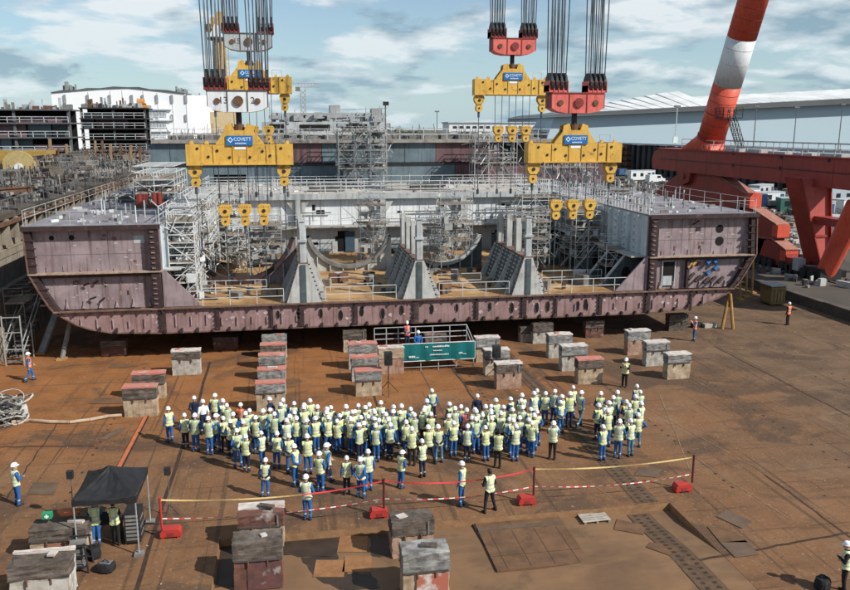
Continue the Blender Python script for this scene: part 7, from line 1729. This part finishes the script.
# push apart people whose bodies would overlap
for it in range(30):
    for i in range(len(PP)):
        for j in range(i):
            dx_, dy_ = PP[i][0]-PP[j][0], PP[i][1]-PP[j][1]; d = math.hypot(dx_, dy_)
            if d < .47:
                if d < .01: dx_, d = .01, .01
                k = (.47-d)/2/d; PP[i][0] += dx_*k; PP[i][1] += dy_*k; PP[j][0] -= dx_*k; PP[j][1] -= dy_*k
PP.sort(key=lambda p: -p[1])
rows = []; 
for i, p in enumerate(PP):
    if not rows or len(rows[-1]) >= 14: rows.append([])
    rows[-1].append(p)
JT = {'blue': 'blue trousers', 'navy': 'navy trousers', 'black': 'black trousers', 'teal': 'grey blue trousers'}
for ri, row in enumerate(rows):
    row.sort(key=lambda p: p[0])
    for k, p in enumerate(row):
        r_ = rnd.random(); tr_ = 'blue' if r_ < .6 else 'navy' if r_ < .85 else 'black' if r_ < .93 else 'teal'
        r_ = rnd.random(); ja = 'blue' if r_ < .62 else 'teal' if r_ < .72 else 'navy' if r_ < .92 else 'black'
        if tr_ == 'blue' and rnd.random() < .6: ja = 'blue'
        pose = rnd.choices(['relaxed', 'clasped', 'crossed', 'behind', 'hips', 'phone', 'wide'], [32, 22, 12, 12, 5, 8, 9])[0]
        vest, helm, hair = 'lime', True, None; rz = rnd.gauss(0, .42)-math.atan2(p[0]-8, 90)*.5
        if p[2] == 'navy': vest = None; ja = tr_ = 'navy'
        if p[2] == 'navyw': vest = None; ja = 'white'; tr_ = 'navy'; rz = .5
        if p[2] == 'orange': vest = 'orange'
        if p[2] == 'pink': vest = 'pink'
        if p[2] == 'hair': hair = 'brown'
        if p[2] == 'dark': helm = False; hair = 'dark'; ja = tr_ = 'black'
        if p[2] == 'photog': helm = False; hair = 'dark'; ja = tr_ = 'black'; pose = 'wide'; rz = .35
        h = p[4]
        if h[:2] == (400, 453): rz = -1.0; pose = 'clasped'
        if h[:2] == (461.7, 464.7): rz = .9; pose = 'relaxed'
        if h[:2] in ((327.5, 445.7), (581.4, 393), (204, 402)): rz = -1.1; pose = 'stride'
        if h[:2] == (360.7, 459.5): pose = 'behind'; tr_ = 'blue'; ja = 'blue'
        who = {'lime': 'lime vest', 'orange': 'orange vest', 'pink': 'pinkish red vest', None: 'plain navy jacket' if ja == 'navy' else 'white backed jacket'}[vest]
        if p[2] == 'photog': lb = 'bareheaded person in lime vest and black clothes standing legs apart at the tape'
        elif p[2] == 'dark': lb = 'bareheaded dark haired person in lime vest within the crowd front'
        elif p[2] == 'hair': lb = 'person with long brown hair under a white helmet, lime vest, left side of crowd'
        elif p[2] == 'orange': lb = 'only crowd person in an orange vest, white helmet, near the left row of blocks'
        elif p[2] == 'pink': lb = 'only crowd person in a pinkish red vest, middle of the crowd'
        elif p[2] == 'navyw': lb = 'person in white backed jacket and helmet at the back left of the crowd'
        else: lb = '%s, %s, %s, %s from left in %s crowd row from hull' % (who, JT[tr_], PTXT[pose], ORD[k], ORD[ri])
        if p[2] in ('', 'navy'): lb = 'person in '+lb if len(('person in '+lb).split()) <= 16 else 'in '.join(['person ', lb.replace(PTXT[pose]+', ', '')])
        person(p[0], p[1], 0, rz, pose, vest, ja, tr_, helm, hair, p[3], lb, 'crowd of workers')
def lone(u, v, rz, pose, vest, ja, tr_, label, helm=True, hair=None, z=0, Y=None):
    x, y, _ = G(u, v, z) if Y is None else PY(u, v, Y); return person(x, y, z, rz, pose, vest, ja, tr_, helm, hair, 1.0, label, None)
lone(18.5, 505, -.9, 'crossed', 'lime', 'blue', 'blue', 'lone person in lime vest standing at the far left floor, left of the tent')
lone(31, 381, -1.1, 'stride', 'orange', 'blue', 'blue', 'person in orange vest walking at the left below the hull')
lone(97, 546, .15, 'phone', 'lime', 'blue', 'blue', 'person in lime vest and blue trousers under the tent edge', False, 'dark')
lone(117, 545, -.1, 'clasped', 'lime', 'black', 'black', 'person in lime vest and black trousers at the sound desk', False, 'dark')
lone(624, 387, 2.4, 'phone', 'lime', 'black', 'black', 'person in black with lime vest facing the crowd by the right hand trio')
lone(693.5, 341, 1.2, 'phone', 'orange', 'blue', 'blue', 'person in orange vest alone on the floor right of the keel blocks')
lone(787, 325, .4, 'relaxed', 'orange', 'black', 'black', 'person in orange vest standing before the ochre crate by the kerb')
lone(843, 592, 1.0, 'crossed', 'lime', 'black', 'black', 'person in lime vest at the right bottom edge beside a black bag')
a = PY(417, 345, 49); person(a[0], 48.6, 1.06, 3.4, 'seated', None, 'blue', 'blue', True, None, 1.0, 'person in blue sitting on the stage behind the teal banner')
st_ = MB(); st_.box(a[0]-.22, a[0]+.22, 48.4, 48.85, 1.40, 1.44)
for dx_ in (-.18, .18):
    for dy_ in (48.45, 48.8): st_.box(a[0]+dx_-.02, a[0]+dx_+.02, dy_-.02, dy_+.02, 1.062, 1.399)
tag(st_.build('stool', BLACK, None, (a[0], 48.6, 1.06)), 'low black stool under the person sitting on the stage', 'stool')
b = PY(412, 340, 49.3); person(b[0]-.3, 49.4, 1.06, 2.9, 'clasped', 'pink', 'navy', 'navy', True, None, 1.0, 'person in red vest standing behind the blue clad one on the stage')
